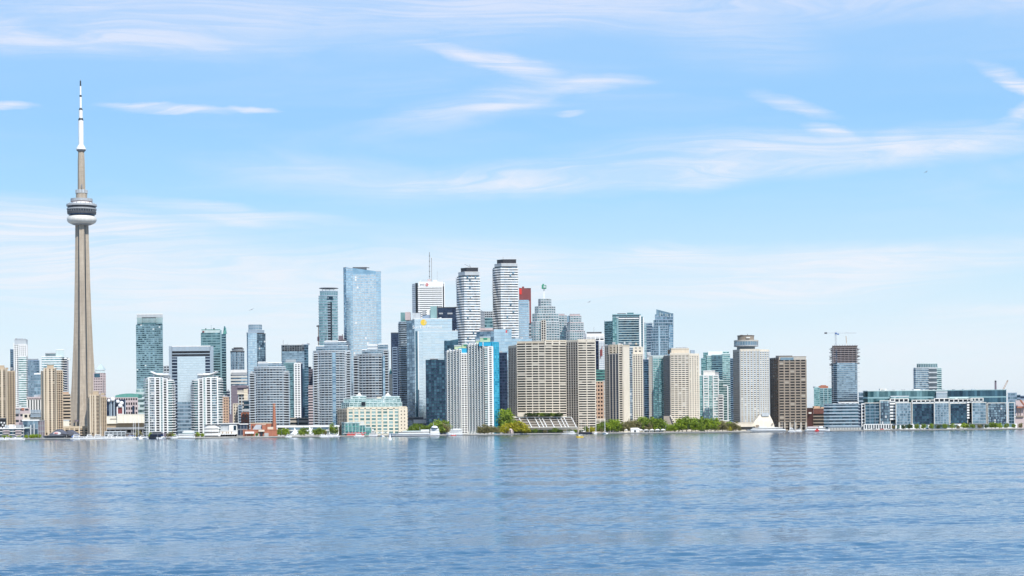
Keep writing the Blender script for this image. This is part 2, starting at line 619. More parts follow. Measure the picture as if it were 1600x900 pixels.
    def block(self, x0, x1, top, bot, mat='palegrey', depth=10.0, dy=4.0, name='roof_block', out=None):
        """plain box named by its use (plant room, screen, sign board)"""
        a, b = at(x0, (top + bot) / 2, self.Y + dy), at(x1, (top + bot) / 2, self.Y + dy)
        zt, zb = self.z(top, (x0 + x1) / 2, dy), self.z(bot, (x0 + x1) / 2, dy)
        return MB().box(((a.x + b.x) / 2, self.Y + dy + depth / 2, (zt + zb) / 2), (abs(b.x - a.x), depth, zt - zb)).build(name, mat, self.root)

    def mast(self, px, top, bot, w=.5, mat='grey', dy=8.0, name='mast', px2=None):
        a, b = at(px, bot, self.Y + dy), at(px2 if px2 is not None else px, top, self.Y + dy)
        return MB().bar(a, b, w).build(name, mat, self.root)

    def roofbits(self, x0, x1, top, n=5, mat='palegrey', dy=8.0, hmax=3.0):
        """small plant boxes scattered on the roof"""
        for i in range(n):
            x = x0 + (x1 - x0) * (i + .5) / n + random.uniform(-.6, .6)
            p = at(x, top, self.Y + dy + random.uniform(-3, 5))
            h = random.uniform(.35, 1) * hmax
            w = random.uniform(1.2, 4)
            MB().box((p.x, p.y, p.z + h / 2 - .2), (w, random.uniform(2, 4), h)).build('plant_box', random.choice([mat, 'grey', 'palegrey']), self.root)
# ---------------------------------------------------------------- lake, land, quay
SHORE = [(-400, 1745), (0, 1738), (150, 1700), (300, 1660), (480, 1700), (640, 1712), (760, 1760), (830, 1826), (1000, 1850), (1100, 1858), (1220, 1915), (1260, 1926), (1600, 1926), (2000, 1926)]


def shoreY(px):
    for (x0, y0), (x1, y1) in zip(SHORE, SHORE[1:]):
        if x0 <= px <= x1:
            return y0 + (y1 - y0) * (px - x0) / (x1 - x0)
    return 1800.0


def water_material():
    m, t = new_mat('lake_water')
    co = t.n('ShaderNodeNewGeometry').outputs['Position']
    sc = lambda sx_, sy_: t.n('ShaderNodeVectorMath', {0: co, 1: (sx_, sy_, 0.0)}, operation='MULTIPLY').outputs[0]
    w2 = t.noise(sc(1.2, 1.9), 1.0, 4.0, 0.65, 0.3).outputs[0]
    gust = t.noise(sc(.0035, .012), 1.0, 4.0, 0.6, 0.4).outputs[0]
    bump = t.n('ShaderNodeBump', {'Strength': 1.0, 'Distance': .10, 'Height': w2})
    col = t.mix(t.maprange(gust, 0.3, 0.7), (.030, .092, .160), (.048, .122, .20))
    p = t.n('ShaderNodeBsdfPrincipled', {'Base Color': col, 'Roughness': 0.035, 'IOR': 1.333, 'Normal': bump.outputs[0]})
    t.n('ShaderNodeOutputMaterial', {0: p.outputs[0]})
    return m


water_material()
# open water far to the sides and behind the viewer, a little below the wave field's troughs
MB().quad((-40000, -3000, -.55), (40000, -3000, -.55), (40000, 2600, -.55), (-40000, 2600, -.55)).build('lake_water', 'lake_water', kind='structure')


def wave_field():
    """the lake between viewer and city: a real surface of short-crested wind waves"""
    rows = [42.0]
    while rows[-1] < 1960:
        y = rows[-1]
        rows.append(y + max(.21, min(2.4, .21 + (y - 90) * .00175)))
    Yr = np.array(rows)
    NC = 480
    f = np.linspace(-1, 1, NC)
    X = (30 + Yr[:, None] * .40) * f[None, :]
    Yg_ = np.repeat(Yr[:, None], NC, 1)
    dx = (30 + Yr * .40) * 2 / (NC - 1)
    dyr = np.gradient(Yr)
    Z = np.zeros_like(X)
    r = np.random.default_rng(3)
    # gusts: slow patches where the chop is stronger or weaker
    G = np.zeros_like(X)
    for i in range(9):
        lx, ly = r.uniform(60, 260), r.uniform(14, 70)
        G += np.sin(X * 2 * np.pi / lx * r.choice([-1, 1]) + Yg_ * 2 * np.pi / ly + r.uniform(0, 6.28))
    G = 1.0 + .36 * G / 1.5
    G = np.clip(G, .35, 1.7)
    N = 84
    lam = np.exp(r.uniform(math.log(.8), math.log(6.5), N))
    for L in lam:
        th = r.normal(0, .55 if L < 2 else .4) + .12
        k = 2 * np.pi / L
        kx, ky = k * math.sin(th), -k * math.cos(th)
        slope = .0142 * (2.1 if L < 1.7 else 1.15 if L < 3 else .5)
        a = slope / k * 1.3
        lim = np.clip((L / np.maximum(dyr, dx * abs(math.sin(th))) - 2.0) / 1.2, .95, 1)[:, None]
        ph = X * kx + Yg_ * ky + r.uniform(0, 6.28)
        # slow amplitude change along each train breaks the crests up
        env = .18 + 1.05 * (.5 + .5 * np.sin(X * k * .09 + Yg_ * ky * .11 + r.uniform(0, 6.28))) ** 2.2 * (.6 + .4 * np.sin(X * k * .04 - Yg_ * k * .05 + r.uniform(0, 6.28)))
        Z += a * lim * env * (np.sin(ph) + .22 * np.cos(2 * ph)) * (G if L < 6 else 1.0)
    n0, n1 = X.shape
    co_ = np.stack([X, Yg_, Z], -1).reshape(-1, 3).astype(np.float32)
    idx = np.arange(n0 * n1).reshape(n0, n1)
    q = np.stack([idx[:-1, :-1], idx[:-1, 1:], idx[1:, 1:], idx[1:, :-1]], -1).reshape(-1, 4).astype(np.int32)
    me = bpy.data.meshes.new('lake_water')
    me.vertices.add(len(co_))
    me.vertices.foreach_set('co', co_.ravel())
    me.loops.add(q.size)
    me.loops.foreach_set('vertex_index', q.ravel())
    me.polygons.add(len(q))
    me.polygons.foreach_set('loop_start', np.arange(0, q.size, 4, dtype=np.int32))
    me.update(calc_edges=True)
    me.polygons.foreach_set('use_smooth', np.ones(len(q), dtype=bool))
    me.materials.append(MATS['lake_water'])
    o = bpy.data.objects.new('lake_water', me)
    link(o)
    o['kind'] = 'structure'
    print('wave field', X.shape, float(Z.std()), float(np.gradient(Z[:300], axis=0).std() / .3))


wave_field()

# land: one sheet from the quay to the horizon
poly = [(-40000, 1745)]
quay = []
for px, Y in SHORE:
    p = at(px, 670, Y)
    poly.append((p.x, Y))
    quay.append((p.x, Y))
poly += [(40000, 1926), (40000, 60000), (-40000, 60000)]
MB().prism(poly, -3.0, GROUND - .3).build('ground', 'ground_paving', kind='structure')
for (xa, ya), (xb, yb) in zip(quay, quay[1:]):
    d = Vector((xb - xa, yb - ya)).normalized()
    nn = Vector((d.y, -d.x))
    L = math.hypot(xb - xa, yb - ya)
    mb = MB()
    k = max(1, int(L / 12))
    for i in range(k):   # coping stones with open joints
        a = Vector((xa, ya)) + d * (L * i / k + .15)
        b = Vector((xa, ya)) + d * (L * (i + 1) / k - .15)
        mb.prism([(a.x + nn.x * .5, a.y + nn.y * .5), (b.x + nn.x * .5, b.y + nn.y * .5), (b.x - nn.x * 3, b.y - nn.y * 3), (a.x - nn.x * 3, a.y - nn.y * 3)], GROUND - .9, GROUND - .05)
    mb.build('quay_wall', 'quaystone', kind='structure')
# lakeside promenade paving, a sheet laid on the ground
mb = MB()
for (xa, ya), (xb, yb) in zip(quay, quay[1:]):
    mb.prism([(xa, ya + 4), (xb, yb + 4), (xb, yb + 24), (xa, ya + 24)], GROUND - .31, GROUND - .25)
mb.build('promenade_pavement', 'quaystone', kind='structure')
# ================================================================ THE TALL CONCRETE TOWER
YT = 2780.0
tw = Bld('observation_tower', 'very tall tapering concrete broadcast tower with a round pod and white mast', 131, YT, cat='tower')


def tow_x(py):      # centre line of the leaning picture is vertical in the world
    return at(129.3, 500, YT).x


TX = tow_x(0)


def tz(py):
    u0 = -2 * 0
    return at(127 + (py - 125) * .0096, py, YT).z


s = YT / FPX


def ysec(hw_out, w, core):
    """Y shaped plan: three legs (front, back left, back right) round a hexagonal core"""
    pts = []
    for k in range(3):
        a = R(-90 + 11 + 120 * k)
        d = Vector((math.cos(a), math.sin(a)))
        n_ = Vector((-d.y, d.x))
        tip = hw_out
        pts += [d * core - n_ * w / 2 * 1.15, d * tip - n_ * w / 2, d * tip + n_ * w / 2, d * core + n_ * w / 2 * 1.15]
        a2 = a + R(60)
        d2 = Vector((math.cos(a2), math.sin(a2)))
        n2 = Vector((-d2.y, d2.x))
        pts += [d2 * core * .80 - n2 * core * .16, d2 * core * .80 + n2 * core * .16]
    return [(p.x + TX, p.y + YT) for p in pts]


levels = []
# half widths of the silhouette measured from the photograph (pixels) against height
prof = [(672, 27.5), (655, 23.5), (630, 19.6), (600, 17.2), (570, 15.6), (540, 14.0), (500, 12.3), (460, 11.2), (420, 10.2), (380, 9.4), (348, 8.9)]
mb = MB()
vs = []
for py, hw in prof:
    z = tz(py) if py < 671 else GROUND
    out_ = (hw * s) / math.cos(R(26)) * .96
    w = 8.6 * s * .62 + hw * s * .22
    core = 5.6 * s + hw * .12
    vs.append((ysec(out_, w, core), z))
n_ = len(vs[0][0])
for P_, z in vs:
    mb.v += [(x, y, z) for x, y in P_]
for j in range(len(vs) - 1):
    for i in range(n_):
        i2 = (i + 1) % n_
        mb.f.append((j * n_ + i, j * n_ + i2, (j + 1) * n_ + i2, (j + 1) * n_ + i))
mb.f.append(tuple(range((len(vs) - 1) * n_, len(vs) * n_)))
# board marked concrete with pour lines
m, t = new_mat('tower_concrete')
co = t.n('ShaderNodeTexCoord').outputs['Object']
z_ = t.n('ShaderNodeSeparateXYZ', {0: co}).outputs[2]
line = t.math('LESS_THAN', t.math('FRACT', t.math('DIVIDE', z_, 6.1)), .09)
st = t.noise(t.n('ShaderNodeVectorMath', {0: co, 1: (.35, .35, .012)}, operation='MULTIPLY').outputs[0], 1.0, 5.0, .65).outputs[0]
bl = t.noise(t.n('ShaderNodeVectorMath', {0: co, 1: (.12, .12, .16)}, operation='MULTIPLY').outputs[0], 1.0, 3.0, .6).outputs[0]
c_ = t.mix(t.maprange(st, .3, .7), (.30, .25, .195), (.46, .39, .305))
c_ = t.mix(t.maprange(bl, .35, .7, 0, .35), c_, (.26, .22, .18))
c_ = t.mix(t.math('MULTIPLY', line, .22), c_, (.2, .17, .13))
t.n('ShaderNodeOutputMaterial', {0: t.n('ShaderNodeBsdfPrincipled', {'Base Color': c_, 'Roughness': .9}).outputs[0]})
mb.build('concrete_shaft', 'tower_concrete', tw.root)
# dark glazed lift channels in the valleys beside the front leg
for sgn in (-1, 1):
    a = R(-90 + 11 + 60 * sgn)
    mb = MB()
    q = []
    for P_, z in (vs[1], vs[-1]):
        core = (5.6 * s + (23.5 if z < 60 else 8.9) * .12) * .80
        d = Vector((math.cos(a), math.sin(a)))
        nn = Vector((-d.y, d.x))
        for dd in (core - .3, core + .35):
            for w_ in (-.9, .9):
                q.append((TX + d.x * dd + nn.x * w_, YT + d.y * dd + nn.y * w_, z))
    mb.hexa([q[0], q[1], q[3], q[2], q[4], q[5], q[7], q[6]])
    mb.build('lift_channel', 'g_shade', tw.root)
# entrance level boxes on the left leg
for (x0_, x1_, y0_, y1_, m_) in [(114.5, 120.8, 656, 658.6, 'mauve'), (110.8, 114, 656, 660.5, 'taupe'), (112.2, 113.6, 660.5, 666.5, 'darkgrey')]:
    a, c = at(x0_, y1_, YT - 27), at(x1_, y0_, YT - 27)
    MB().box(((a.x + c.x) / 2, YT - 14, (a.z + c.z) / 2), (c.x - a.x, 6, c.z - a.z)).build('service_opening', m_, tw.root)


def lat(name, pr, mat, n=40, smooth=True):
    """pr: (half width px, photo row), top to bottom"""
    pts = [(max(.05, r * s), tz(py)) for r, py in pr][::-1]
    o = MB().lathe(pts, n, TX, YT).build(name, mat, tw.root)
    if smooth:
        me = o.data
        sm = [abs(p.normal.z) < .98 for p in me.polygons]
        me.polygons.foreach_set('use_smooth', sm)
        me.set_sharp_from_angle(angle=R(32))
    return o


pod = [
    ('radome', [(17.5, 337.6), (21.4, 339), (22.8, 342), (22.6, 345), (20.6, 348), (17, 350), (9, 350.6)], 'offwhite'),
    ('radome_underside', [(16, 350), (14, 351.2), (9, 352)], 'grey'),
    ('lower_ring', [(18.2, 334.5), (20.0, 335), (20.0, 337), (18, 337.2)], 'g_navy'),
    ('deck_ring', [(19, 331), (22.4, 331.4), (21.8, 334.8), (19, 335)], 'darkgrey'),
    ('window_ring', [(20, 327.6), (21.8, 328), (21.8, 331.4), (20, 331.6)], 'g_black'),
    ('deck_ring', [(20, 325.7), (22.8, 326), (22.8, 328), (20, 328.2)], 'grey'),
    ('window_ring', [(20, 322.6), (21.6, 322.8), (21.6, 326), (20, 326.1)], 'black'),
    ('deck_ring', [(20, 319), (23.2, 319.6), (23.4, 322.4), (21, 322.9)], 'grey'),
    ('roof_terrace', [(15.6, 314.5), (16, 318.2), (21.8, 319.4), (21.8, 320.2)], 'white'),
    ('terrace_stripe', [(15.0, 315.4), (15.9, 315.5), (16.0, 316.3), (15.0, 316.4)], 'brick'),
    ('upper_ring', [(13, 310.4), (16.8, 310.8), (16.9, 315.2), (13, 315.4)], 'grey'),
    ('dish_floor', [(8.6, 302.6), (8.6, 310.6)], 'tower_concrete'),
    ('dish_ring', [(7.6, 296.6), (8.9, 297), (8.9, 302.4), (7.6, 302.8)], 'grey'),
]
PODP = {}
for nm, pr, mt in pod:
    PODP[nm + str(int(pr[0][1]))] = lat(nm, pr, mt)
lat('upper_shaft', [(4.6, 236), (5.4, 250), (6.0, 300), (6.2, 318)], 'tower_concrete', 6, False)
for k in range(12):
    a = k * math.pi / 6
    r_ = 8.95 * s
    MB().box((TX + r_ * math.cos(a), YT + r_ * math.sin(a), tz(299.6)), (.9, 2.6, 5.4 * s), a).build('antenna_panel', 'palegrey', PODP['dish_ring296'])
for k in range(36):
    a = k * math.pi / 18
    r_ = 21.95 * s
    MB().box((TX + r_ * math.cos(a), YT + r_ * math.sin(a), tz(329.6)), (.5, .35, 3.6 * s), a).build('window_mullion', 'grey', PODP['window_ring327'])
for k in range(10):
    a = -math.pi + k * math.pi / 9
    r_ = 19.5 * s
    MB().box((TX + r_ * math.cos(a), YT + r_ * math.sin(a), tz(318.3)), (1.2, 1.0, 1.6), a).build('roof_cabinet', 'grey', tw.root)
lat('sky_pod', [(4.2, 226.5), (5.8, 229.5), (7.4, 232), (7.6, 233.6), (6.4, 235)], 'white')
lat('sky_pod_base', [(6.6, 233.8), (7.2, 234.4), (6.6, 235.8), (5.0, 237)], 'midgrey')
seg = [(3.9, 228, 4.1, 188.2), (3.0, 184.6, 3.0, 172), (1.7, 168.6, 1.7, 151.5), (1.3, 148.6, 1.2, 134.6)]
for hw0, y0_, hw1, y1_ in seg:
    lat('mast_section', [(hw1, y1_), (hw0, y0_)], 'white', 16)
for (ht, yt_, hb, yb_) in [(3.0, 184.6, 4.3, 188.4), (1.6, 168.4, 3.2, 172.2), (1.7, 148.6, 1.8, 151.6), (1.0, 126.2, 1.2, 134.8)]:
    lat('mast_collar', [(ht, yt_), (hb, yb_)], 'black', 16)
lat('lightning_rod', [(.25, 123.8), (.3, 126.2)], 'grey', 8)
mb = MB()
a, c = at(127.6, 288, YT - 7), at(127.6, 294, YT - 7)
MB().box((a.x, YT - 6.0 * s - .4, (a.z + c.z) / 2), (1.6, 1.2, 6)).build('service_door', 'midgrey', tw.root)
# ================================================================ BUILDINGS, left third
def tan_condo(x0, x1, top, Y, label, cut=False):
    w = (x1 - x0)
    b = Bld('apartment_tower', label, (x0 + x1) / 2, Y, 'tan apartment towers near the foot of the tall tower')
    xa, xb = x0 + w * .14, x0 + w * .68
    b.sec([(x0, 7), (xa, 1)], top + 4, n=30, core='g_warm', slab=(.5, .35, 'tan'), pier=(3.4, 1.5, .4, 'tanlight'), depth=24, name='side_wing')
    b.sec([(xa, 0), (xb, 0)], top, n=31, core='g_warm', slab=(.42, .3, 'tan'), pier=(4.0, 2.0, .45, 'tanlight'), pane=(4.0, 'g_warm', False, .5), depth=28, name='front_bay')
    b.sec([(xb, 1.2), (x1, 7)], top + 3, n=30, core='g_warm', slab=(.36, .6, 'tan'), pier=(2.6, .8, .7, 'tan'), depth=22, name='balcony_wing', slabname='balcony')
    for x in (xa, xa + (xb - xa) * .22, xb, xb - (xb - xa) * .04):
        b.mast(x, top - .5, 676, 1.1, 'tanlight', dy=-.9, name='corner_pilaster')
    b.sec([(xa + w * .12, 4), (xb - w * .1, 4)], top - 6, top, n=0, core='tan', depth=12, cap=(.6, .3, 'tanlight'), name='penthouse')
    b.roofbits(x0 + 2, x1 - 2, top, 5, 'tan')
    return b


tan_condo(-16, 23, 577, 1860, 'tan apartment tower cut by the left edge of the photo')
tan_condo(65, 97.5, 576, 1840, 'tan apartment tower between the blue pavilion and the tall concrete tower')
tan_condo(137.5, 165.5, 617, 1850, 'shorter tan apartment tower overlapping the right foot of the tall concrete tower')

b = Bld('office_tower', 'narrow dark blue tower peeking out left of the tall white tower', 19, 2560)
b.sec([(16.5, 0), (27, 0)], 546, n=42, core='g_navy', slab=(.3, .15, 'steelblue'), pane=(3.2, 'g_deep'), depth=20)

b = Bld('condo_tower', 'tall white tower with grey crown and punched upper windows, left of the tall concrete tower', 32, 2500)
b.sec([(22.5, 0), (29.5, 0)], 536, n=46, core='g_shade', slab=(.5, .3, 'white'), pier=(2.6, 1.2, .4, 'white'), depth=22, name='west_bay')
b.sec([(29.5, -1.5), (41, -1.5), (43.2, 14)], 557, n=36, core='g_green', slab=(.34, 1.0, 'white'), pane=(3.0, 'g_mint'), depth=22, name='balcony_front', slabname='balcony')
b.sec([(29.5, -1.5), (41, -1.5), (43.2, 14)], 538, 557, n=6, core='g_shade', slab=(.5, .3, 'white'), pier=(2.6, 1.2, .45, 'white'), depth=22, name='upper_block')
b.sec([(22.5, -.5), (41.5, -1), (43, 12)], 531, 538, n=0, core='palegrey', depth=20, cap=(.8, .2, 'grey'), name='crown')
b.roofbits(24, 41, 531, 4)

b = Bld('office_tower', 'blue glass grid tower just right of the white tower', 53, 2580)
b.sec([(42, 0), (61.8, 0)], 563.5, n=30, core='g_steel', slab=(.28, .2, 'steelblue'), pier=(4.2, .5, .35, 'steelblue'), pane=(2.1, 'g_steel'), depth=24)
b.sec([(44, 3), (60, 3)], 561, 563.5, n=0, core='steelblue', depth=14, name='roof_screen')

b = Bld('office_building', 'smaller smooth blue grey glass block with white cap in front of the blue grid tower', 60, 2400)
b.sec([(54, 0), (66.5, 0)], 584, n=18, core='g_steel', slab=(.15, .1, 'bluegrey'), pane=(2.2, 'g_steel'), depth=20, cap=(1.8, .4, 'white'))

b = Bld('condo_tower', 'stepped white and teal tower behind the second tan apartment tower', 86, 2450)
b.sec([(66, 0), (96, 0), (101, 9)], 557, n=34, core='g_tealpale', slab=(.4, .8, 'white'), pane=(3, 'g_tealpale'), depth=26, slabname='balcony')
b.sec([(71, 2), (87, 2)], 552, 557, n=3, core='g_teal', slab=(.25, .1, 'grey'), depth=18, name='plant_floor')
b.sec([(87, 1), (100, 1)], 546.5, 558, n=0, core='paleteal', depth=18, cap=(1, .2, 'white'), name='lift_tower')
b.sec([(101, 5), (104.8, 5)], 560, n=32, core='g_deep', slab=(.25, .5, 'white'), pane=(2.5, 'g_navy'), depth=18, name='dark_bay', slabname='balcony')
b.sec([(104.8, 6), (107.3, 12)], 562, n=32, core='pinkstone', slab=(.4, .2, 'palegrey'), depth=14, name='end_wall')

b = Bld('office_building', 'low white office with tall dark vertical windows below the blue grid tower', 54, 2250)
b.sec([(43, 0), (64, 0)], 622, n=4, core='g_black', slab=(.12, .1, 'darkgrey'), pier=(3.6, 1.8, .5, 'offwhite'), depth=20, cap=(3.5, .5, 'pinkstone'))
b.roofbits(53, 64, 620, 3, 'pinkstone')
b = Bld('warehouse', 'low pinkish grey industrial block with a red sign panel on its roof', 34, 2180)
b.sec([(23, 0), (46, 0)], 638, n=5, core='g_shade', slab=(.6, .3, 'pinkstone'), pier=(6, 1.6, .4, 'pinkstone'), depth=18)
b.block(33.5, 37.5, 637.5, 641, 'brick', 1, -1, 'sign_panel')
b.block(24, 31, 640, 646, 'grey', 1, -1.2, 'loading_door')
b.block(30, 42, 660, 667, 'mauve', 2, -2, 'entrance_canopy')
b = Bld('market_hall', 'cream low hall with arched openings left of the second tan tower', 55, 2120)
b.sec([(37, 0), (66, 0)], 647, n=3, core='g_warm', slab=(.55, .4, 'sandpale'), pier=(5, 2, .5, 'sandpale'), depth=16)
# open lattice truss above the hall
mb = MB()
for i in range(8):
    xa, xb = 48 + i * 2.3, 50.3 + i * 2.3
    p = [at(xa, 651, 2117), at(xb, 641, 2117), at(xa, 641, 2117), at(xb, 651, 2117)]
    mb.bar(p[0], p[1], .7).bar(p[2], p[3], .7)
mb.bar(at(48, 641, 2117), at(66.4, 641, 2117), 1.0).bar(at(48, 651, 2117), at(66.4, 651, 2117), 1.0).bar(at(48, 646, 2117), at(66.4, 646, 2117), .7)
mb.build('lattice_truss', 'silver', b.root)
b.roofbits(52, 62, 647, 3, 'white')

b = Bld('pavilion_building', 'blue glass waterfront pavilion with white roof edge left of the second tan tower', 52, 1815)
b.sec([(36, 0), (59.5, 0)], 656.5, n=2, core='g_deep', slab=(.08, .2, 'silver'), pier=(5, .35, .4, 'silver'), pane=(2.5, 'g_steel', True, .92), depth=18, cap=(1.3, 1.2, 'white'), name='glass_hall')
b.sec([(59.5, 2), (69.5, 6)], 657.5, n=3, core='mauve', slab=(.3, .2, 'midgrey'), pier=(2.4, .3, .3, 'grey'), depth=14, name='dark_wing')
b.block(38, 48, 667, 669.5, 'paleteal', 3, -3, 'balcony')
b.mast(48, 664, 682, 1.2, 'palegrey', -3.5, 'column')
b.mast(36.5, 664, 682, 1.2, 'palegrey', -3.5, 'column')
b.mast(53.5, 662, 682, 1.0, 'palegrey', -1, 'column')

b = Bld('terminal_building', 'long low terminal with white balcony bands at the left edge of the waterfront', 18, 1790)
b.sec([(-12, 0), (36.5, 0)], 669.5, n=3, core='g_deep', slab=(.22, .5, 'offwhite'), pier=(9, .6, .5, 'midgrey'), pane=(3, 'g_deep'), depth=16, cap=(1.0, 1.2, 'white'))
for x0_, x1_ in ((5, 14), (24, 33)):
    for y in (673, 676.8, 680.4):
        b.block(x0_, x1_, y - .9, y + .9, 'pinkstone', 2.4, -2.6, 'balcony')
b.roofbits(8, 34, 668, 7, 'white')
b.block(14, 20, 663.5, 669, 'white', 8, 4, 'roof_block')

b = Bld('lattice_building', 'small black glass building with white squares at the far left shore', 3, 1835)
b.sec([(-8, 0), (9.5, 0)], 654, n=4, core='g_black', slab=(.15, .1, 'darkgrey'), depth=10)
for i, (x, y) in enumerate([(1, 659), (5.5, 659.5), (3, 663), (7.5, 663.5), (0.5, 667), (5, 667)]):
    b.block(x, x + 2.2, y, y + 2.4, 'white', .5, -.6, 'facade_panel')

b = Bld('office_building', 'tan concrete office with dark ribbon windows left of the tall tower foot', 103, 2300)
b.sec([(97, 0), (110, 0)], 616, n=13, core='g_warm', slab=(.5, .8, 'tan'), depth=24)
b.sec([(98, 3), (107.5, 3)], 611.5, 616, n=0, core='peach', depth=14, name='penthouse')
b = Bld('billboard_building', 'blank cream box building beside the left foot of the tall tower', 102.5, 2050)
b.sec([(97.2, 0), (108.3, 0)], 656.5, n=0, core='cream', depth=12)

b = Bld('parking_podium', 'low tan podium with square dark openings at the foot of the tall tower', 112, 1880)
b.sec([(86, 0), (139, 0)], 667.5, n=4, core='g_warm', slab=(.42, .3, 'tan'), pier=(5.2, 1.5, .35, 'tanlight'), depth=20, cap=(2.2, .4, 'tanlight'))

# harbour restaurant with dark gabled roof and red sign
b = Bld('waterfront_restaurant', 'dark roofed harbour restaurant with a red and white sign in its gable', 95, 1722, cat='restaurant')
def gable(b, x0, x1, ye, yr, Yf, depth, mat, name='roof'):
    a, c = at(x0, ye, Yf), at(x1, ye, Yf)
    xm, zr = (a.x + c.x) / 2, at((x0 + x1) / 2, yr, Yf).z
    MB().hexa([(a.x, Yf, a.z), (c.x, Yf, a.z), (c.x, Yf + depth, a.z), (a.x, Yf + depth, a.z), (xm - .5, Yf + .3, zr), (xm + .5, Yf + .3, zr), (xm + .5, Yf + depth - .3, zr), (xm - .5, Yf + depth - .3, zr)]).build(name, mat, b.root)
b.sec([(78, 3), (104, 3)], 679, n=1, core='g_black', slab=(.2, .3, 'darkgrey'), pier=(3, .4, .3, 'grey'), depth=16)
b.sec([(68, 1), (101, 1)], 681, n=1, core='g_shade', slab=(.25, .5, 'grey'), pier=(2.4, .3, .4, 'midgrey'), depth=8, name='deck_hall', cap=(.8, .8, 'slate'))
gable(b, 76, 103, 679, 671, 1723, 18, 'slate')
gable(b, 70, 101, 681.2, 678, 1720, 6, 'slate')
gable(b, 94, 121, 680, 672, 1735, 16, 'slate')
b.sec([(100, 12), (118, 12)], 680, n=1, core='g_black', slab=(.2, .3, 'darkgrey'), pier=(4, .5, .3, 'slate'), depth=10, name='east_hall')
p = at(89.5, 677, 1721.6)
sg = MB().lathe([(.1, -.12), (3.6, -.1), (3.6, .1), (.1, .12)], 20).mesh('sign_board', 'white')
o = bpy.data.objects.new('sign_board', sg); link(o, b.root); o.location = Vector((p.x, 1721.2, p.z)) - b.off; o.rotation_euler = (R(90), 0, 0); o.scale = (1, .42, 1)
MB().box((p.x - .8, 1720.9, p.z + .2), (3.6, .2, .8)).build('sign_stripe', 'redbright', o if False else b.root)

# tall slim tower with a glass pyramid
b = Bld('office_tower', 'pink stone tower with pointed glass pyramid roof right of the tall concrete tower', 156, 2700)
b.sec([(147, 0), (160.5, 0), (165, 6)], 583, n=24, core='g_black', slab=(.5, .3, 'pinkstone'), pier=(2.6, 1.3, .35, 'pinkstone'), depth=18)
b.sec([(149, 2), (163.5, 2)], 578, 583, n=0, core='paleteal', depth=14, cap=(1.2, .3, 'palegrey'), name='pyramid_base')
a, c = at(149.5, 578, 2703), at(163, 578, 2703)
zt_ = at(156.5, 567.5, 2703).z
mb = MB()
xm = (a.x + c.x) / 2
for k in range(5):
    f0, f1 = k / 5, (k + .9) / 5
    hw0, hw1 = (c.x - a.x) / 2 * (1 - f0) + .1, (c.x - a.x) / 2 * (1 - f1) + .05
    mb.prism([(xm - hw0, 2709 - hw0), (xm + hw0, 2709 - hw0), (xm + hw0, 2709 + hw0), (xm - hw0, 2709 + hw0)], a.z + (zt_ - a.z) * f0, a.z + (zt_ - a.z) * f1,
             [(xm - hw1, 2709 - hw1), (xm + hw1, 2709 - hw1), (xm + hw1, 2709 + hw1), (xm - hw1, 2709 + hw1)])
mb.build('pyramid_roof', 'paleteal', b.root)
b.block(147.3, 156, 583.5, 589.5, 'g_deep', .5, -.7, 'dark_window')
b.block(160, 161.6, 594, 617, 'g_deep', .5, .5, 'stair_window')

# convention hall, broadcasting buildings
b = Bld('convention_hall', 'long cream windowless hall left of the white twin condos', 200, 2150)
b.sec([(162, 0), (184, 0)], 650.5, 662, n=0, core='cream', depth=26, cap=(.6, .3, 'cream'), name='west_hall')
b.sec([(183, -3), (229, -3)], 647.5, 661, n=0, core='cream', depth=30, cap=(.6, .3, 'cream'), name='main_hall')
b.sec([(162, 2), (229, 2)], 661, n=1, core='tandark', slab=(.7, .3, 'tan'), depth=24, name='lower_wall', cap=None)
for x in (186, 193, 200, 207, 214, 221):
    a = at(x, 648, 2146.8)
    c = at(x, 660.6, 2146.8)
    MB().bar(a, c, .18).build('panel_joint', 'sandpale', b.root)
b.block(172, 182, 654, 655.2, 'taupe', .4, -.4, 'vent_slot')

b = Bld('broadcast_building', 'dark glass building with white rooftop domes behind the cream hall', 180, 2300)
b.sec([(163, 0), (196, 0)], 625, n=7, core='g_navy', slab=(.12, .1, 'navy'), pier=(7, .8, .3, 'bluegrey'), pane=(3.4, 'g_navy'), depth=20)
b.mast(174, 622, 652, 2.0, 'silver', -1.2, 'pipe_column'); b.mast(178.5, 622, 652, 1.6, 'silver', -1.2, 'pipe_column')
b.sec([(183.5, -3), (192.5, -3)], 636, n=3, core='redpanel', slab=(.3, .8, 'white'), pier=(7, 1.4, .9, 'white'), depth=12, name='red_glazed_bay')
for i, (x, y, r) in enumerate([(176, 624, 4.4), (184, 627.5, 3.6), (190, 630, 4.0), (170, 626, 3.0), (188, 634, 4.4), (165, 637, 2.4)]):
    p = at(x, y, 2297)
    r *= .68
    mb = MB().lathe([(r * math.cos(a), r * math.sin(a)) for a in (-.9, -.5, 0, .4, .8, 1.1, 1.4)] , 14)
    mb.v = [(q[0] + p.x, q[1] + p.y, q[2] + p.z) for q in mb.v]
    mb.build('roof_dome', 'white', b.root, smooth=True)
b = Bld('broadcast_centre', 'pink gridded building with low green curved roof behind the cream hall', 200, 2420)
b.sec([(163, 2), (215, 2)], 621.5, n=8, core='g_black', slab=(.45, .3, 'pinkstone'), pier=(3.2, 1.2, .35, 'pinkstone'), depth=26)
b.block(207, 210, 634, 652, 'g_navy', .5, .8, 'stair_window')
pts = []
mb = MB()
n_ = 10
a, c = at(180, 621, 2426), at(216, 621, 2426)
zr = at(198, 614.8, 2426).z
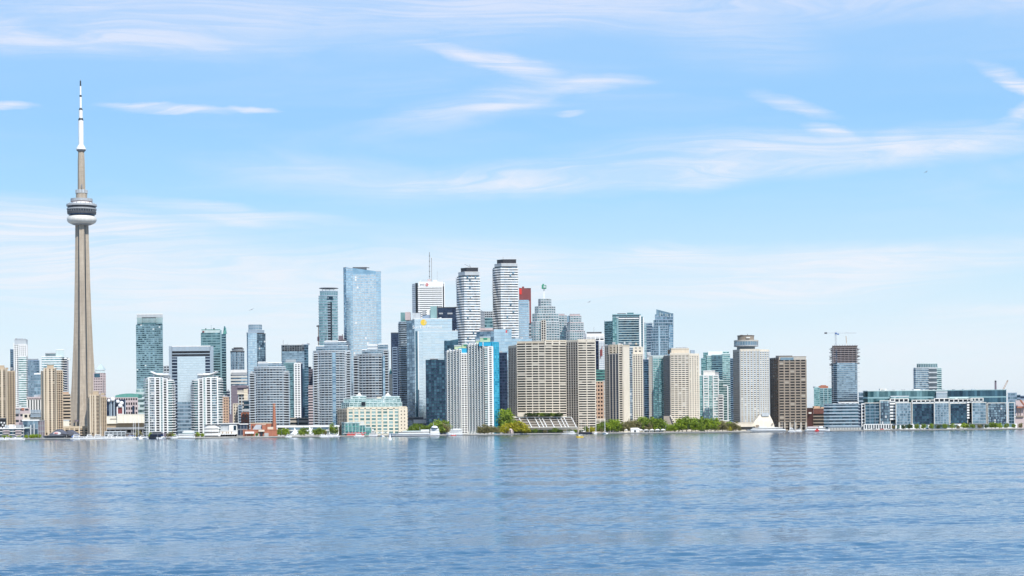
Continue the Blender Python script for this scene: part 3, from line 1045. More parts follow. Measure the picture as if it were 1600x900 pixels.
for i in range(n_):
    f0, f1 = i / n_, (i + 1) / n_
    g = lambda f: a.z + (zr - a.z) * math.sin(math.pi * min(1, .12 + f * .62)) ** .7
    x0_, x1_ = a.x + (c.x - a.x) * f0, a.x + (c.x - a.x) * f1
    mb.hexa([(x0_, 2426, a.z - 1), (x1_, 2426, a.z - 1), (x1_, 2450, a.z - 1), (x0_, 2450, a.z - 1), (x0_, 2426, g(f0)), (x1_, 2426, g(f1)), (x1_, 2450, g(f1)), (x0_, 2450, g(f0))])
mb.build('curved_roof', 'greenroof', b.root)

# ---- elevated road and low things behind the marina
b = Bld('elevated_road', 'dark elevated road deck on columns behind the marina below the cream hall', 195, 1990, cat='road bridge')
b.sec([(160, 0), (262, 0)], 668.2, 670.8, n=0, core='grey', depth=22, cap=(.5, .3, 'palegrey'), name='deck')
for i in range(12):
    b.mast(163 + i * 8.6, 670, 684, 1.5, 'midgrey', 2, 'column')
b.sec([(160, 8), (262, 8)], 671, n=2, core='g_shade', slab=(.3, .1, 'brown'), pier=(9, 1.0, .2, 'midgrey'), depth=8, name='undercroft')
b = Bld('marina_office', 'low white marina building with flat roof below the cream hall', 176, 1800)
b.sec([(164, 0), (196, 0)], 674.5, n=2, core='g_shade', slab=(.3, .8, 'palegrey'), pier=(4, .6, .8, 'palegrey'), depth=12)
b = Bld('harbour_shed', 'dark low shed with open front left of the white twin condos', 208, 1790)
b.sec([(196, 0), (224, 0)], 677, n=1, core='brown', slab=(.25, .5, 'midgrey'), pier=(5, .5, .5, 'grey'), depth=10)

# ---- teal tower, twin white condos, silver portal tower
b = Bld('office_tower', 'tall flat topped teal glass tower with scattered dark windows behind the white twin condos', 234, 2500)
b.sec([(213, 0), (254.5, 0)], 608, n=9, core='g_green', slab=(.45, .4, 'paleteal'), pane=(2.4, 'g_mint'), depth=30, name='lower_block', slabname='balcony')
b.sec([(213, 0), (254.5, 0)], 507, 608, n=32, core='g_teal', slab=(.34, .12, 'tealframe'), pier=(37, .4, .2, 'tealframe'), pane=(2.9, 'g_mix', False, .8), depth=30, name='upper_block', cap=None)
b.sec([(214, .5), (221.5, .5)], 496.5, 506, n=0, core='tealframe', depth=28, name='screen_wall', cap=(.8, .3, 'paleteal'))
b.sec([(221.5, 3), (244, 3)], 496.5, 507, n=4, core='g_teal', slab=(.3, .1, 'tealframe'), depth=24, name='recess', cap=(.8, .3, 'paleteal'))
b.sec([(244, .5), (254, .5)], 496.5, 506, n=0, core='tealframe', depth=28, name='screen_wall', cap=(.8, .3, 'paleteal'))
b.sec([(213.8, 1), (254.3, 1)], 490.8, 495.6, n=0, core='palegrey', depth=28, name='crown', cap=(1.2, .3, 'white'))
mb = MB()
for i in range(22):
    x = 214.5 + i * 1.8
    mb.bar(at(x, 497, 2499.6), at(x, 504, 2499.6), .5)
mb.build('screen_ribs', 'paleteal', b.root, kind='stuff')
b = Bld('apartment_block', 'small grey slab block between the teal tower and the silver framed tower', 260, 2700)
b.sec([(252, 0), (265, 0)], 572, n=22, core='g_shade', slab=(.4, .5, 'palegrey'), pier=(5, 1, .5, 'palegrey'), depth=16)


def white_condo(x0, x1, flip, label, Y):
    w = x1 - x0
    b = Bld('condo_tower', label, (x0 + x1) / 2, Y, 'white twin condos with swooping roofs')
    X = (lambda f: x0 + w * f) if not flip else (lambda f: x1 - w * f)
    def S(fs, *a, **k):
        fp = [(X(f), d) for f, d in fs]
        if flip:
            fp = fp[::-1]
        return b.sec(fp, *a, **k)
    # column bays from the outer edge: rounded balcony ends, window strips, centre
    S([(.0, 7), (.06, 3), (.15, 0)], 592, n=23, core='g_mint', slab=(.3, 1.0, 'white'), pane=(2.4, 'g_mint'), depth=16, name='corner_bay', slabname='balcony')
    S([(.15, -.5), (.36, -1)], 590, n=24, core='g_mint', slab=(.25, .5, 'white'), pier=(9, 1.2, 1.0, 'white'), pane=(2.4, 'g_mix'), depth=18, name='glazed_bay')
    S([(.36, -1.5), (.52, -1.5)], 590, n=24, core='g_black', slab=(.30, .8, 'white'), pier=(9, 1.4, 1.4, 'white'), depth=18, name='balcony_bay', slabname='balcony')
    S([(.52, -2), (.62, -2)], 590, n=24, core='g_mint', slab=(.3, .4, 'palegrey'), pier=(9, 1.2, 1.2, 'white'), depth=18, name='glazed_bay')
    S([(.62, -1.2), (.76, -1.2)], 592, n=23, core='g_black', slab=(.30, .8, 'white'), pier=(9, 1.2, 1.3, 'white'), depth=18, name='balcony_bay', slabname='balcony')
    S([(.76, 0), (.90, 2), (.97, 5)], 594, n=23, core='g_mint', slab=(.28, 1.3, 'white'), pane=(2.4, 'g_teal'), depth=16, name='corner_bay', slabname='balcony')
    S([(.94, 5), (1.0, 9)], 600, n=21, core='g_shade', slab=(.35, 1.0, 'white'), depth=14, name='corner_bay', slabname='balcony')
    S([(.30, 3), (.78, 3)], 584, 591, n=2, core='g_mint', slab=(.3, .3, 'white'), pier=(7, 1.6, .5, 'white'), depth=12, name='penthouse', cap=(1.4, .5, 'white'))
    # swooping roof blade
    pts = [(.20, 580.5), (.30, 583), (.42, 585), (.55, 585.6), (.80, 585.2)]
    mb = MB()
    for (f0, y0), (f1, y1) in zip(pts, pts[1:]):
        a, c = at(X(f0), y0, Y - 1), at(X(f1), y1, Y - 1)
        if a.x > c.x:
            a, c = c, a
        mb.hexa([(a.x, Y - 2, a.z - .5), (c.x, Y - 2, c.z - .5), (c.x, Y + 12, c.z - .5), (a.x, Y + 12, a.z - .5), (a.x, Y - 2, a.z + .5), (c.x, Y - 2, c.z + .5), (c.x, Y + 12, c.z + .5), (a.x, Y + 12, a.z + .5)])
    mb.build('roof_blade', 'white', b.root)
    S([(.62, 2), (.80, 2)], 583.5, 590, n=0, core='white', depth=10, name='lift_overrun')
    return b


white_condo(226, 273, False, 'left one of the white twin condos with its roof blade sweeping up to the left', 1830)
white_condo(299, 347.5, True, 'right one of the white twin condos with its roof blade sweeping up to the right', 1830)

b = Bld('office_tower', 'silver framed portal tower with a pale inner glass panel between the white twin condos', 299, 2480)
b.sec([(264.5, 3), (334, 3)], 541, n=0, core='darkgrey', depth=34, cap=None, name='core')
b.sec([(264.3, 0), (269, 0)], 541, n=0, core='silver', depth=30, cap=None, name='frame_post')
b.sec([(328.5, 0), (334, 0)], 541, n=0, core='silver', depth=30, cap=None, name='frame_post')
b.sec([(269, .0), (328.5, .0)], 541, 548.5, n=0, core='silver', depth=30, cap=(1.2, .3, 'white'), name='frame_beam')
b.sec([(269, 1.5), (328.5, 1.5)], 548.5, 558, n=2, core='g_black', slab=(.25, .3, 'silver'), depth=10, cap=None, name='upper_windows')
b.sec([(269, 1.5), (277.2, 1.5)], 557, n=25, core='g_navy', slab=(.3, .3, 'silver'), pane=(4.5, 'g_navy'), depth=10, cap=None, name='window_strip')
b.sec([(321, 1.5), (328.5, 1.5)], 557, n=25, core='g_navy', slab=(.3, .3, 'silver'), pane=(4.5, 'g_navy'), depth=10, cap=None, name='window_strip')
b.sec([(277.2, -1), (321, -1)], 557, 628, n=19, core='g_pale', slab=(.10, .1, 'silver'), pane=(4.2, 'g_pale', True, .97), depth=12, cap=(.8, .3, 'silver'), name='inner_panel')
b.sec([(277.2, -1), (321, -1)], 628, n=9, core='g_navy', slab=(.35, .2, 'bluegrey'), pane=(4, 'g_steel'), depth=12, cap=None, name='lower_panel')

b = Bld('office_tower', 'teal banded office tower with a pointed glass wedge on its right corner', 335, 2620)
b.sec([(314.5, 0), (344.5, 0)], 520, n=40, core='g_teal', slab=(.34, .2, 'tealframe'), pane=(3.6, 'g_teal'), depth=30, cap=None)
b.sec([(315, 1), (344, 1)], 515, 521, n=0, core='paleteal', depth=26, name='crown', cap=(.8, .3, 'greenroof'))
b.sec([(344.5, -.8), (347, -.8)], 516, n=0, core='tealframe', depth=20, name='rib', cap=None)
b.sec([(347, 0), (353.8, 0)], 522, n=40, core='g_teal', slab=(.3, .2, 'tealframe'), pane=(3, 'g_deep'), depth=26, cap=None, name='corner_bay')
b.sec([(347.5, .2), (353.4, .2)], 512, 522, n=0, core='greenroof', depth=12, name='wedge', cap=None, slope=(522, 511.5))
MB().prism([(at(348.5, 520, 2621).x, 2621), (at(353.3, 520, 2621).x, 2621), (at(353.3, 520, 2621).x, 2630), (at(348.5, 520, 2621).x, 2630)], at(350, 521, 2621).z, at(350, 509.5, 2621).z,
           [(at(350.2, 520, 2621).x, 2621), (at(351, 520, 2621).x, 2621), (at(351, 520, 2621).x, 2628), (at(350.2, 520, 2621).x, 2628)]).build('glass_wedge', 'g_green', b.root)
b.block(316, 319, 517.2, 519.4, 'redpanel', .5, -.4, 'sign_emblem')
b.mast(330, 508, 515, .5); b.block(320.5, 322, 513, 515.2, 'darkgrey', 3, 3); b.block(333, 335, 512.5, 515.2, 'darkgrey', 3, 3)

b = Bld('apartment_block', 'peach apartment block tucked behind the right twin condo', 351, 1990)
b.sec([(345, 0), (356.8, 0)], 621, n=14, core='g_black', slab=(.48, .3, 'peach'), pier=(3.2, 1.5, .35, 'peach'), depth=20)
b.roofbits(348, 355, 620, 2, 'peach')

b = Bld('condo_tower', 'round cornered blue glass tower with dark ringed cap above a banded office', 371.5, 2700)
b.sec(arc(361, 382, 5, 9), 549, n=32, core='g_steel', slab=(.2, .15, 'bluegrey'), pier=(3.6, .5, .3, 'silver'), pane=(1.8, 'g_steel'), depth=18, cap=(2.2, .6, 'darkgrey'))
b.sec(arc(362.5, 380.5, 4, 7), 545, 547.5, n=0, core='palegrey', depth=14, name='crown_ring', dy=1.5, cap=(1.4, .5, 'darkgrey'))
b.block(365, 378, 542.8, 545, 'black', 8, 5, 'plant_screen')
b = Bld('office_building', 'pale banded office slab below the round cornered blue tower', 373.5, 2600)
b.sec([(361, 0), (386.5, 0)], 580, n=20, core='g_steel', slab=(.45, .25, 'offwhite'), pane=(3, 'g_steel'), depth=24, cap=(4.5, .5, 'white'))
b.sec([(361.8, -1), (385.8, -1)], 582, 586.5, n=0, core='grey', depth=10, cap=None, name='louvre_band')
b = Bld('office_building', 'dark purple brown office in front of the pale banded slab', 373, 2450)
b.sec([(361.5, 0), (371, 0)], 603, n=16, core='mauve', slab=(.4, .3, 'mauve'), depth=20, name='side_wing')
b.sec([(371, 1), (389, 1)], 604, n=15, core='g_shade', slab=(.5, .3, 'mauve'), pier=(5, 1, .4, 'mauve'), depth=20)
b.block(371, 385, 602, 606, 'mauve', 4, -1)
b = Bld('office_building', 'grey concrete office with stepped top left of the tall blue glass tower', 379, 2340)
b.sec([(373, 0), (388, 0)], 616, n=12, core='g_shade', slab=(.5, .4, 'greige'), pier=(4, 1, .4, 'palegrey'), depth=18)
b.sec([(371, -3), (381, -3)], 611, 616, n=1, core='greige', slab=(.5, .3, 'sandpale'), depth=14, name='upper_storey')
b = Bld('narrow_tower', 'narrow cream tower left of the tall blue glass tower', 384.5, 2300)
b.sec([(381.5, 0), (387.3, 0)], 608.5, n=15, core='creamwarm', slab=(.3, .2, 'tanlight'), depth=14)
b = Bld('apartment_block', 'slim cream block with square windows beside the peach apartment block', 368.5, 2020)
b.sec([(364.8, 0), (372.2, 0)], 631, n=11, core='g_warm', slab=(.45, .3, 'sandpale'), pier=(3, 1.4, .35, 'sandpale'), depth=16)
b = Bld('apartment_block', 'slim pale blue block right of the slim cream block', 375.5, 2010)
b.sec([(372.3, 0), (378.5, 0)], 634, n=11, core='g_steel', slab=(.4, .3, 'bluegrey'), pier=(3, .8, .35, 'palegrey'), depth=16)
b = Bld('brick_building', 'small red brick block with square windows above the white theatre', 386, 1900)
b.sec([(378, 0), (393, 0)], 645, n=5, core='g_shade', slab=(.5, .3, 'brick'), pier=(3.4, 1.7, .35, 'brick'), depth=16)
b.block(380, 390, 638.8, 643, 'palegrey', 8, 2, 'roof_canopy')
b = Bld('office_building', 'dark glass office above the red brick block', 388, 1960)
b.sec([(381, 0), (397, 0)], 626, n=7, core='g_deep', slab=(.3, .2, 'midgrey'), pane=(3, 'g_deep'), depth=14)
b = Bld('office_building', 'narrow dark grey building far behind the gap right of the teal banded tower', 357, 2900)
b.sec([(353, 0), (359.5, 0)], 611, n=14, core='g_navy', slab=(.3, .2, 'grey'), depth=20)
b = Bld('office_building', 'low mauve building filling the gap below the dark purple office', 361, 2080)
b.sec([(355, 0), (366.5, 0)], 648, n=5, core='mauve', slab=(.3, .2, 'mauve'), depth=14)
# ================================================================ BUILDINGS, middle
b = Bld('condo_tower', 'tall blue glass tower with round roof crown and a dark right half', 400.5, 2480)
b.sec([(386.2, 2), (388, 0), (402, 0)], 520, n=44, core='g_sky', slab=(.18, .12, 'bluegrey'), pane=(3.2, 'g_sky'), depth=28, cap=(1.6, .3, 'silver'), name='light_facade')
b.sec([(402, .6), (415.5, .6)], 521.5, n=44, core='g_deep', slab=(.16, .12, 'navy'), pane=(2.2, 'g_mix', False, .8), depth=26, cap=(.8, .2, 'darkgrey'), name='dark_facade')
b.sec([(387.5, 4), (413, 4)], 516, 520, n=0, core='bluegrey', depth=20, name='setback', cap=(.6, .2, 'silver'))
b.sec(arc(388.5, 409, 4, 9), 507.5, 516, n=2, core='g_steel', slab=(.4, .3, 'silver'), pier=(4, .6, .4, 'silver'), depth=14, dy=5, name='crown')


def curved_condo(x0, x1, top, label, Y, steps, strip=None, nfl=28, bulge=7, wing=None, pent=None, bot=None):
    b = Bld('condo_tower', label, (x0 + x1) / 2, Y, 'curved grey balcony condos')
    b.sec(arc(x0, x1, bulge, 11), top, bot, n=nfl, core='g_shade', slab=(.36, 1.1, 'palegrey'), pier=(9.5, .45, .7, 'bluegrey'), pane=(2.5, 'g_stripe'), depth=24, slabname='balcony', name='curved_front')
    for (a0, a1, t, dy, nn) in steps:
        b.sec([(a0, dy), (a1, dy)], t, bot, n=nn, core='g_shade', slab=(.34, 1.0, 'palegrey'), pier=(6, .7, .9, 'bluegrey'), pane=(2.5, 'g_black'), depth=20, slabname='balcony', name='side_wing')
    if strip:
        b.sec([(strip[0], -1.3), (strip[1], -1.3)], top + 3, bot, n=nfl, core='g_steel', slab=(.2, .15, 'bluegrey'), pane=(2.5, 'g_blue'), depth=6, cap=None, name='bay_window_strip')
    if pent:
        for (a0, a1, t, bt, mt) in pent:
            b.sec([(a0, 4), (a1, 4)], t, bt, n=2, core='g_shade' if mt is None else mt, slab=(.35, .5, 'silver'), pane=None if mt else (3, 'g_steel'), depth=16, name='penthouse', cap=(1, .3, 'white'))
    return b


curved_condo(398, 446, 573, 'curved balcony condo behind the red brick chimney', 1830, [(390.5, 399, 583, 4, 26), (443, 452, 581, 4, 26)], None, 28, 5, pent=[(403, 440, 566.5, 573.5, None), (404, 418, 565.5, 572, 'offwhite')])
curved_condo(490.5, 547.5, 548, 'taller curved balcony condo left of the cream waterfront terminal', 1850, [(490.3, 498, 552, 3, 33), (540, 547.8, 549, 3, 34)], (519.5, 525), 35, 6, pent=[(494, 543, 540, 549, None), (507, 541, 533.5, 541, None), (509, 527, 532.5, 540, 'offwhite')])
curved_condo(557, 606.5, 553, 'third curved balcony condo behind the cream waterfront terminal', 2000, [(553, 560, 556, 2, 30), (600, 607, 547, 2, 32)], (598.5, 602), 31, 6, pent=[(566, 607, 546, 553.5, None), (574, 590, 538, 546, 'white'), (590, 606, 537.5, 546, None)])

b = Bld('condo_tower', 'teal and white condo tower right of the first curved condo', 459, 2050)
b.sec([(444, 2), (460.5, 2)], 567, n=32, core='g_deep', slab=(.22, .3, 'tealframe'), pane=(2.4, 'g_teal'), depth=24, name='glass_side')
b.sec([(460.5, 0), (469.5, 0)], 568, n=32, core='g_shade', slab=(.42, .35, 'white'), pier=(2.7, 1.3, .4, 'white'), depth=24, name='white_front')
b.sec([(469.5, 2), (473, 5)], 569, n=32, core='g_navy', slab=(.25, .15, 'navy'), depth=20, name='dark_side')
b.sec([(447, 5), (462, 5)], 562.5, 567, n=1, core='grey', slab=(.3, .8, 'palegrey'), depth=14, name='penthouse')
b = Bld('office_tower', 'flat topped dark blue office tower with pale glass top behind the teal and white condo', 461, 2500)
b.sec([(440.3, 0), (476, 0)], 539, n=34, core='g_navy', slab=(.14, .1, 'navy'), pane=(3, 'g_deep'), depth=30, cap=(.8, .2, 'grey'))
b.sec([(440.8, -.8), (475.5, -.8)], 549, 576, n=9, core='g_steel', slab=(.2, .15, 'bluegrey'), pane=(3.4, 'g_steel', True, .95), depth=10, cap=None, name='pale_band')
b.sec([(441, -.8), (475.5, -.8)], 540, 549, n=3, core='grey', slab=(.1, .1, 'midgrey'), pane=(3.4, 'g_shade', True, .9), depth=10, cap=None, name='plant_louvres')
b.sec([(476, -1), (482.3, -1)], 538.5, n=34, core='g_steel', slab=(.14, .1, 'steelblue'), pane=(3, 'g_deep'), depth=24, name='corner_bay')
b.mast(442.5, 531, 539, .5)
b = Bld('office_building', 'narrow mauve striped office between the dark blue tower and the second curved condo', 488, 2300)
b.sec([(482.3, 0), (492, 0)], 603, n=18, core='g_shade', slab=(.5, .3, 'pinkstone'), depth=16)
b = Bld('office_building', 'dark brown striped office above the narrow mauve office', 487, 2600)
b.sec([(481, 0), (493, 0)], 577, n=26, core='g_shade', slab=(.45, .3, 'mauve'), depth=16)
b.block(482, 486, 573, 578, 'g_navy', 8, 2)

b = Bld('condo_tower', 'rounded blue glass tower with a floating disc roof', 513.5, 2350)
b.sec(arc(499, 528.3, 7, 11), 462, n=52, core='g_teal', slab=(.30, .5, 'silver'), pane=(2.6, 'g_tealpale'), depth=22, slabname='balcony')
b.sec(arc(500, 527.6, 6, 9), 454.5, 461.5, n=2, core='g_tealpale', slab=(.2, .1, 'silver'), pier=(3.4, .3, .2, 'silver'), depth=18, dy=1, name='crown')
b.block(511, 520, 463, 468.5, 'g_deep', .5, -.4, 'dark_window')
b.block(512, 519, 472, 536, 'g_shade', .5, -.1, 'dark_window_strip')
p = at(513.7, 450.6, 2350 + 12)
hr = 12.8
mb = MB().lathe([(hr * .9, -.6), (hr, -.2), (hr, .3), (hr * .85, .9)], 28)
mb.v = [(q[0] + p.x, q[1] + p.y, q[2] + p.z) for q in mb.v]
mb.build('disc_roof', 'grey', b.root)
for x in (504, 509, 515, 521, 525):
    b.mast(x, 451.4, 455, .6, 'white', 5, 'roof_strut')
b = Bld('construction_site', 'half built dark concrete frame between the disc roofed tower and the tallest blue tower', 533, 2420, cat='building site')
b.sec([(527, 0), (540, 0)], 531, n=26, core='g_shade', slab=(.35, .8, 'mauve'), pier=(4, .5, .6, 'brown'), depth=14)
b.block(529, 536, 524.5, 530, 'mauve', 4, 2, 'formwork'); b.mast(535, 522, 531, .8, 'brown', 3)
b = Bld('construction_hoist', 'red brown hoist mast with a hook block left of the disc roofed tower', 497, 2340, cat='hoist')
b.mast(497.5, 508, 545, 1.0, 'brown', 0, 'hoist_mast')
b.block(495.5, 499, 526, 533, 'mauve', 2, -.5, 'hoist_cage'); b.block(494.5, 498.6, 508.3, 510.8, 'darkgrey', 2, -1, 'hook_block')

# tallest pale blue tower with a sloping top
b = Bld('hotel_tower', 'tallest pale blue glass tower with sloping roof line behind the second curved condo', 568, 2450)
b.sec([(538.6, 6), (542.5, 1)], None, n=66, zt=b.z(417.5), core='g_steel', slab=(.3, .3, 'bluegrey'), pane=(3, 'g_blue'), depth=26, name='west_face')
b.sec([(542.5, 0), (553, 0)], None, n=66, zt=b.z(419), core='g_sky', slab=(.18, .12, 'silver'), pane=(3.1, 'g_sky'), depth=30, name='west_bay', slope=(417.3, 419.2))
b.sec([(553, -1), (589, -1)], None, n=63, zt=b.z(428), core='g_sky', slab=(.3, .12, 'palegrey'), pier=(5.2, .35, .2, 'palegrey'), pane=(2.6, 'g_ice', False, .84), depth=30, name='main_front', cap=None)
b.sec([(553, -.5), (589, -.5)], None, 428, n=0, zt=b.z(421), core='g_blue', depth=26, name='crown', cap=None, slope=(418.8, 423.6))
b.sec([(589, 0), (596.8, .5)], None, n=64, zt=b.z(424.5), core='g_sky', slab=(.2, .12, 'silver'), pane=(3.1, 'g_sky'), depth=28, name='east_bay', slope=(423.8, 425.5))
b.sec([(551, 5), (573, 5)], 416.8, 420.5, n=0, core='darkgrey', depth=10, name='plant_screen', cap=None)
b.mast(572, 418.5, 418.2, 1.0, 'darkgrey', 6, 'davit_arm', px2=577)

# ---- cream waterfront terminal with glass upper storeys
Yt = 1790
b = Bld('terminal_building', 'long cream warehouse terminal with pale green glass upper storeys on the waterfront', 582, Yt)
b.sec([(528.5, 30), (543.5, 0)], 638.5, n=8, core='g_warm', slab=(.3, .2, 'tan'), pier=(5.2, 1.7, .5, 'tanlight'), depth=30, name='side_wall', cap=(2, .4, 'sand'))
b.sec([(543.5, 0), (624.5, 0)], 637.5, n=8, core='g_mint', slab=(.32, .3, 'cream'), pier=(5.75, 1.7, .5, 'creamwarm'), pane=(5.75, 'g_mint', True, .66), depth=34, name='front_block', cap=(2.2, .5, 'creamwarm'))
b.sec([(624.5, -1), (634.8, -1)], 636, n=8, core='g_warm', slab=(.62, .3, 'creamwarm'), pier=(3.4, 2.3, .35, 'creamwarm'), depth=34, name='end_tower', cap=(1.6, .4, 'creamwarm'))
b.sec([(634.8, 0), (637, 6)], 640, n=8, core='g_black', slab=(.4, .3, 'tan'), depth=24, name='end_wall')
b.sec([(533.5, 16), (546, 5), (628, 5)], 629, 638, n=3, core='g_green', slab=(.25, .25, 'paleteal'), pier=(4, .4, .3, 'paleteal'), pane=(2.0, 'g_mint'), depth=28, name='glass_storey', cap=(.7, .3, 'paleteal'))
b.sec([(537, 12), (548, 8), (626, 8)], 623, 629, n=2, core='g_green', slab=(.25, .25, 'paleteal'), pier=(4, .4, .3, 'paleteal'), pane=(2.0, 'g_mint'), depth=22, name='glass_storey', cap=(.7, .3, 'paleteal'))
b.sec([(548, 11), (572, 11)], 619, 623, n=1, core='g_green', slab=(.25, .2, 'paleteal'), pane=(2.0, 'g_mint'), depth=14, name='glass_storey')
b.sec([(597, 11), (624, 11)], 619.5, 623, n=1, core='g_green', slab=(.25, .2, 'paleteal'), pane=(2.0, 'g_mint'), depth=14, name='glass_storey')
for x in (561.5, 606):
    b.sec([(x - 4.5, 12), (x + 4.5, 12)], 617.5, 621, n=0, core='tanlight', depth=8, name='cupola_base', cap=(.5, .2, 'white'))
    p = at(x, 615.8, Yt + 15)
    mb = MB().prism([(p.x - 2.4, p.y - 2), (p.x + 2.4, p.y - 2), (p.x + 2.4, p.y + 2), (p.x - 2.4, p.y + 2)], p.z - 2, p.z + 1.4, [(p.x - .5, p.y - .5), (p.x + .5, p.y - .5), (p.x + .5, p.y + .5), (p.x - .5, p.y + .5)])
    mb.build('cupola', 'offwhite', b.root)
b.block(565, 571, 628, 634, 'g_shade', 3, 3, 'dark_balcony'); b.block(589, 596, 620, 625, 'sandpale', 6, 9)

b = Bld('pavilion_building', 'stepped turquoise glass pavilion in front of the cream terminal', 556, 1748)
b.sec([(534.5, 7), (539, 0), (561.5, 0)], 660.5, n=3, core='g_green', slab=(.2, .3, 'greenroof'), pier=(3.6, .3, .35, 'paleteal'), pane=(1.8, 'g_green'), depth=16, name='upper_glass', cap=(.9, .8, 'paleteal'))
b.sec([(561.5, 1), (571, 1)], 664, n=3, core='g_green', slab=(.2, .3, 'greenroof'), pier=(3.6, .3, .35, 'paleteal'), pane=(1.8, 'g_green'), depth=14, name='middle_glass', cap=(.7, .6, 'paleteal'))
b.sec([(571, 2), (580, 5)], 667.5, n=2, core='g_green', slab=(.2, .3, 'greenroof'), pane=(1.8, 'g_green'), depth=12, name='lower_glass', cap=(.7, .6, 'paleteal'))
b.sec([(536, -4), (570, -4)], 676.5, 678, n=0, core='grey', depth=6, name='terrace_roof', cap=None)
b.sec([(542, -5), (569, -5)], 678.6, 680.2, n=0, core='redbright', depth=2, name='red_awning', cap=None)

# ---- power plant theatre with chimney
Yp = 1745
b = Bld('brick_power_house', 'red brick power house with a tall round chimney on the waterfront', 410, Yp, cat='brick building')
b.sec([(379.5, 0), (434, 0)], 671.5, n=1, core='brick', slab=None, depth=14, name='lower_hall', cap=(.6, .3, 'brick'))
b.sec([(391.5, 9), (432, 9)], 661, n=0, core='brick', depth=16, name='main_hall', cap=(.7, .3, 'creamwarm'))
b.sec([(409.5, 2), (415, 2)], 663.5, 673, n=0, core='brick', depth=8, name='gabled_dormer', cap=(.5, .3, 'sandpale'))
a, c = at(394, 672, Yp + 3), at(409, 672, Yp + 3)
zr_ = at(401, 663.5, Yp + 3).z
MB().hexa([(a.x, Yp + 3, a.z), (c.x, Yp + 3, a.z), (c.x, Yp + 12, a.z), (a.x, Yp + 12, a.z), (a.x + 3, Yp + 8, zr_), (c.x - 1, Yp + 8, zr_), (c.x - 1, Yp + 12, zr_), (a.x + 3, Yp + 12, zr_)]).build('slate_roof', 'grey', b.root)
b.sec([(383, -2), (397, -2)], 674.5, 677.5, n=0, core='white', depth=6, name='awning', cap=None)
b.block(406.5, 410.5, 674, 682.5, 'g_black', 1, -.7, 'entrance_door'); b.block(398.5, 405, 677.5, 682.5, 'g_shade', 1, -.5, 'window_opening'); b.block(413, 419.5, 676.5, 682, 'g_shade', 1, -.5, 'window_opening')
b.block(404, 413, 671.5, 674.5, 'sandpale', 2, -2, 'stone_pediment'); b.block(418, 427, 667, 671, 'sandpale', 3, 4, 'stone_panel')
for x in (394, 399, 424, 430):
    b.block(x, x + 1.8, 665, 668.5, 'g_shade', .5, 8.4, 'window_opening')
p = at(428.6, 672, Yp + 6)
zt_ = at(428.2, 630.3, Yp + 6).z
mb = MB().lathe([(1.9, p.z - 6), (1.75, p.z + 4), (1.2, zt_ - 1.2), (1.5, zt_ - 1.0), (1.5, zt_ - .1), (1.1, zt_)], 16, p.x, p.y)
chim = mb.build('chimney', 'brick', b.root)
MB().lathe([(1.56, zt_ - 2.6), (1.6, zt_ - 2.4), (1.5, zt_ - 2.2)], 16, p.x, p.y).build('chimney_band', 'creamwarm', chim)

b = Bld('theatre_building', 'white theatre block with a grey fly tower left of the red brick power house', 358, 1770)
b.sec([(344.5, 2), (371, 2)], 661.5, n=0, core='palegrey', depth=18, name='fly_tower', cap=(.8, 2.0, 'white'))
b.sec([(358, 0), (370, 0)], 664, 674, n=0, core='white', depth=10, name='white_hall', cap=None)
b.sec([(343.5, -3), (371, -3)], 673, 678.5, n=0, core='white', depth=14, name='gallery', cap=(.5, .3, 'white'))
b.block(365, 369, 665, 672, 'g_deep', .6, -.6, 'dark_window')
for x in (347, 353, 356.2, 361):
    b.block(x, x + 1.6, 674.5, 677, 'tan', .5, -3.4, 'window_opening')
b.sec([(344.5, 2), (370, 2)], 678.5, n=1, core='g_shade', slab=None, pier=(2.4, .6, .3, 'pinkstone'), depth=8, name='colonnade', cap=None)
b = Bld('restaurant_building', 'dark fronted restaurant with thin white roof between theatre and power house', 378, 1775)
b.sec([(371.5, 0), (386, 0)], 662.5, n=2, core='g_navy', slab=(.2, .3, 'midgrey'), pier=(3, .3, .3, 'grey'), depth=14, cap=(1, 1.4, 'white'))
b = Bld('ferry_terminal', 'white ship like pavilion with layered curved decks left of the theatre', 331, 1745)
for i, (xa_, xb_, yt, yb_) in enumerate([(318, 345, 676.5, 680.5), (319, 342, 670.8, 674.5), (319, 343, 665, 669.5)]):
    b.sec(arc(xa_, xb_, 2, 7), yt, yb_, n=0, core='white', depth=12, dy=i * 1.5, name='deck', cap=(.3, .3, 'offwhite'))
b.sec(arc(320, 341, 2, 5), 669, n=4, core='g_shade', slab=(.15, .1, 'grey'), pane=(2, 'g_shade'), depth=9, dy=4, name='glazed_core', cap=None)
b.sec([(320, 3), (344, 3)], 663.3, 664.6, n=0, core='darkgrey', depth=12, name='roof_edge', cap=None)

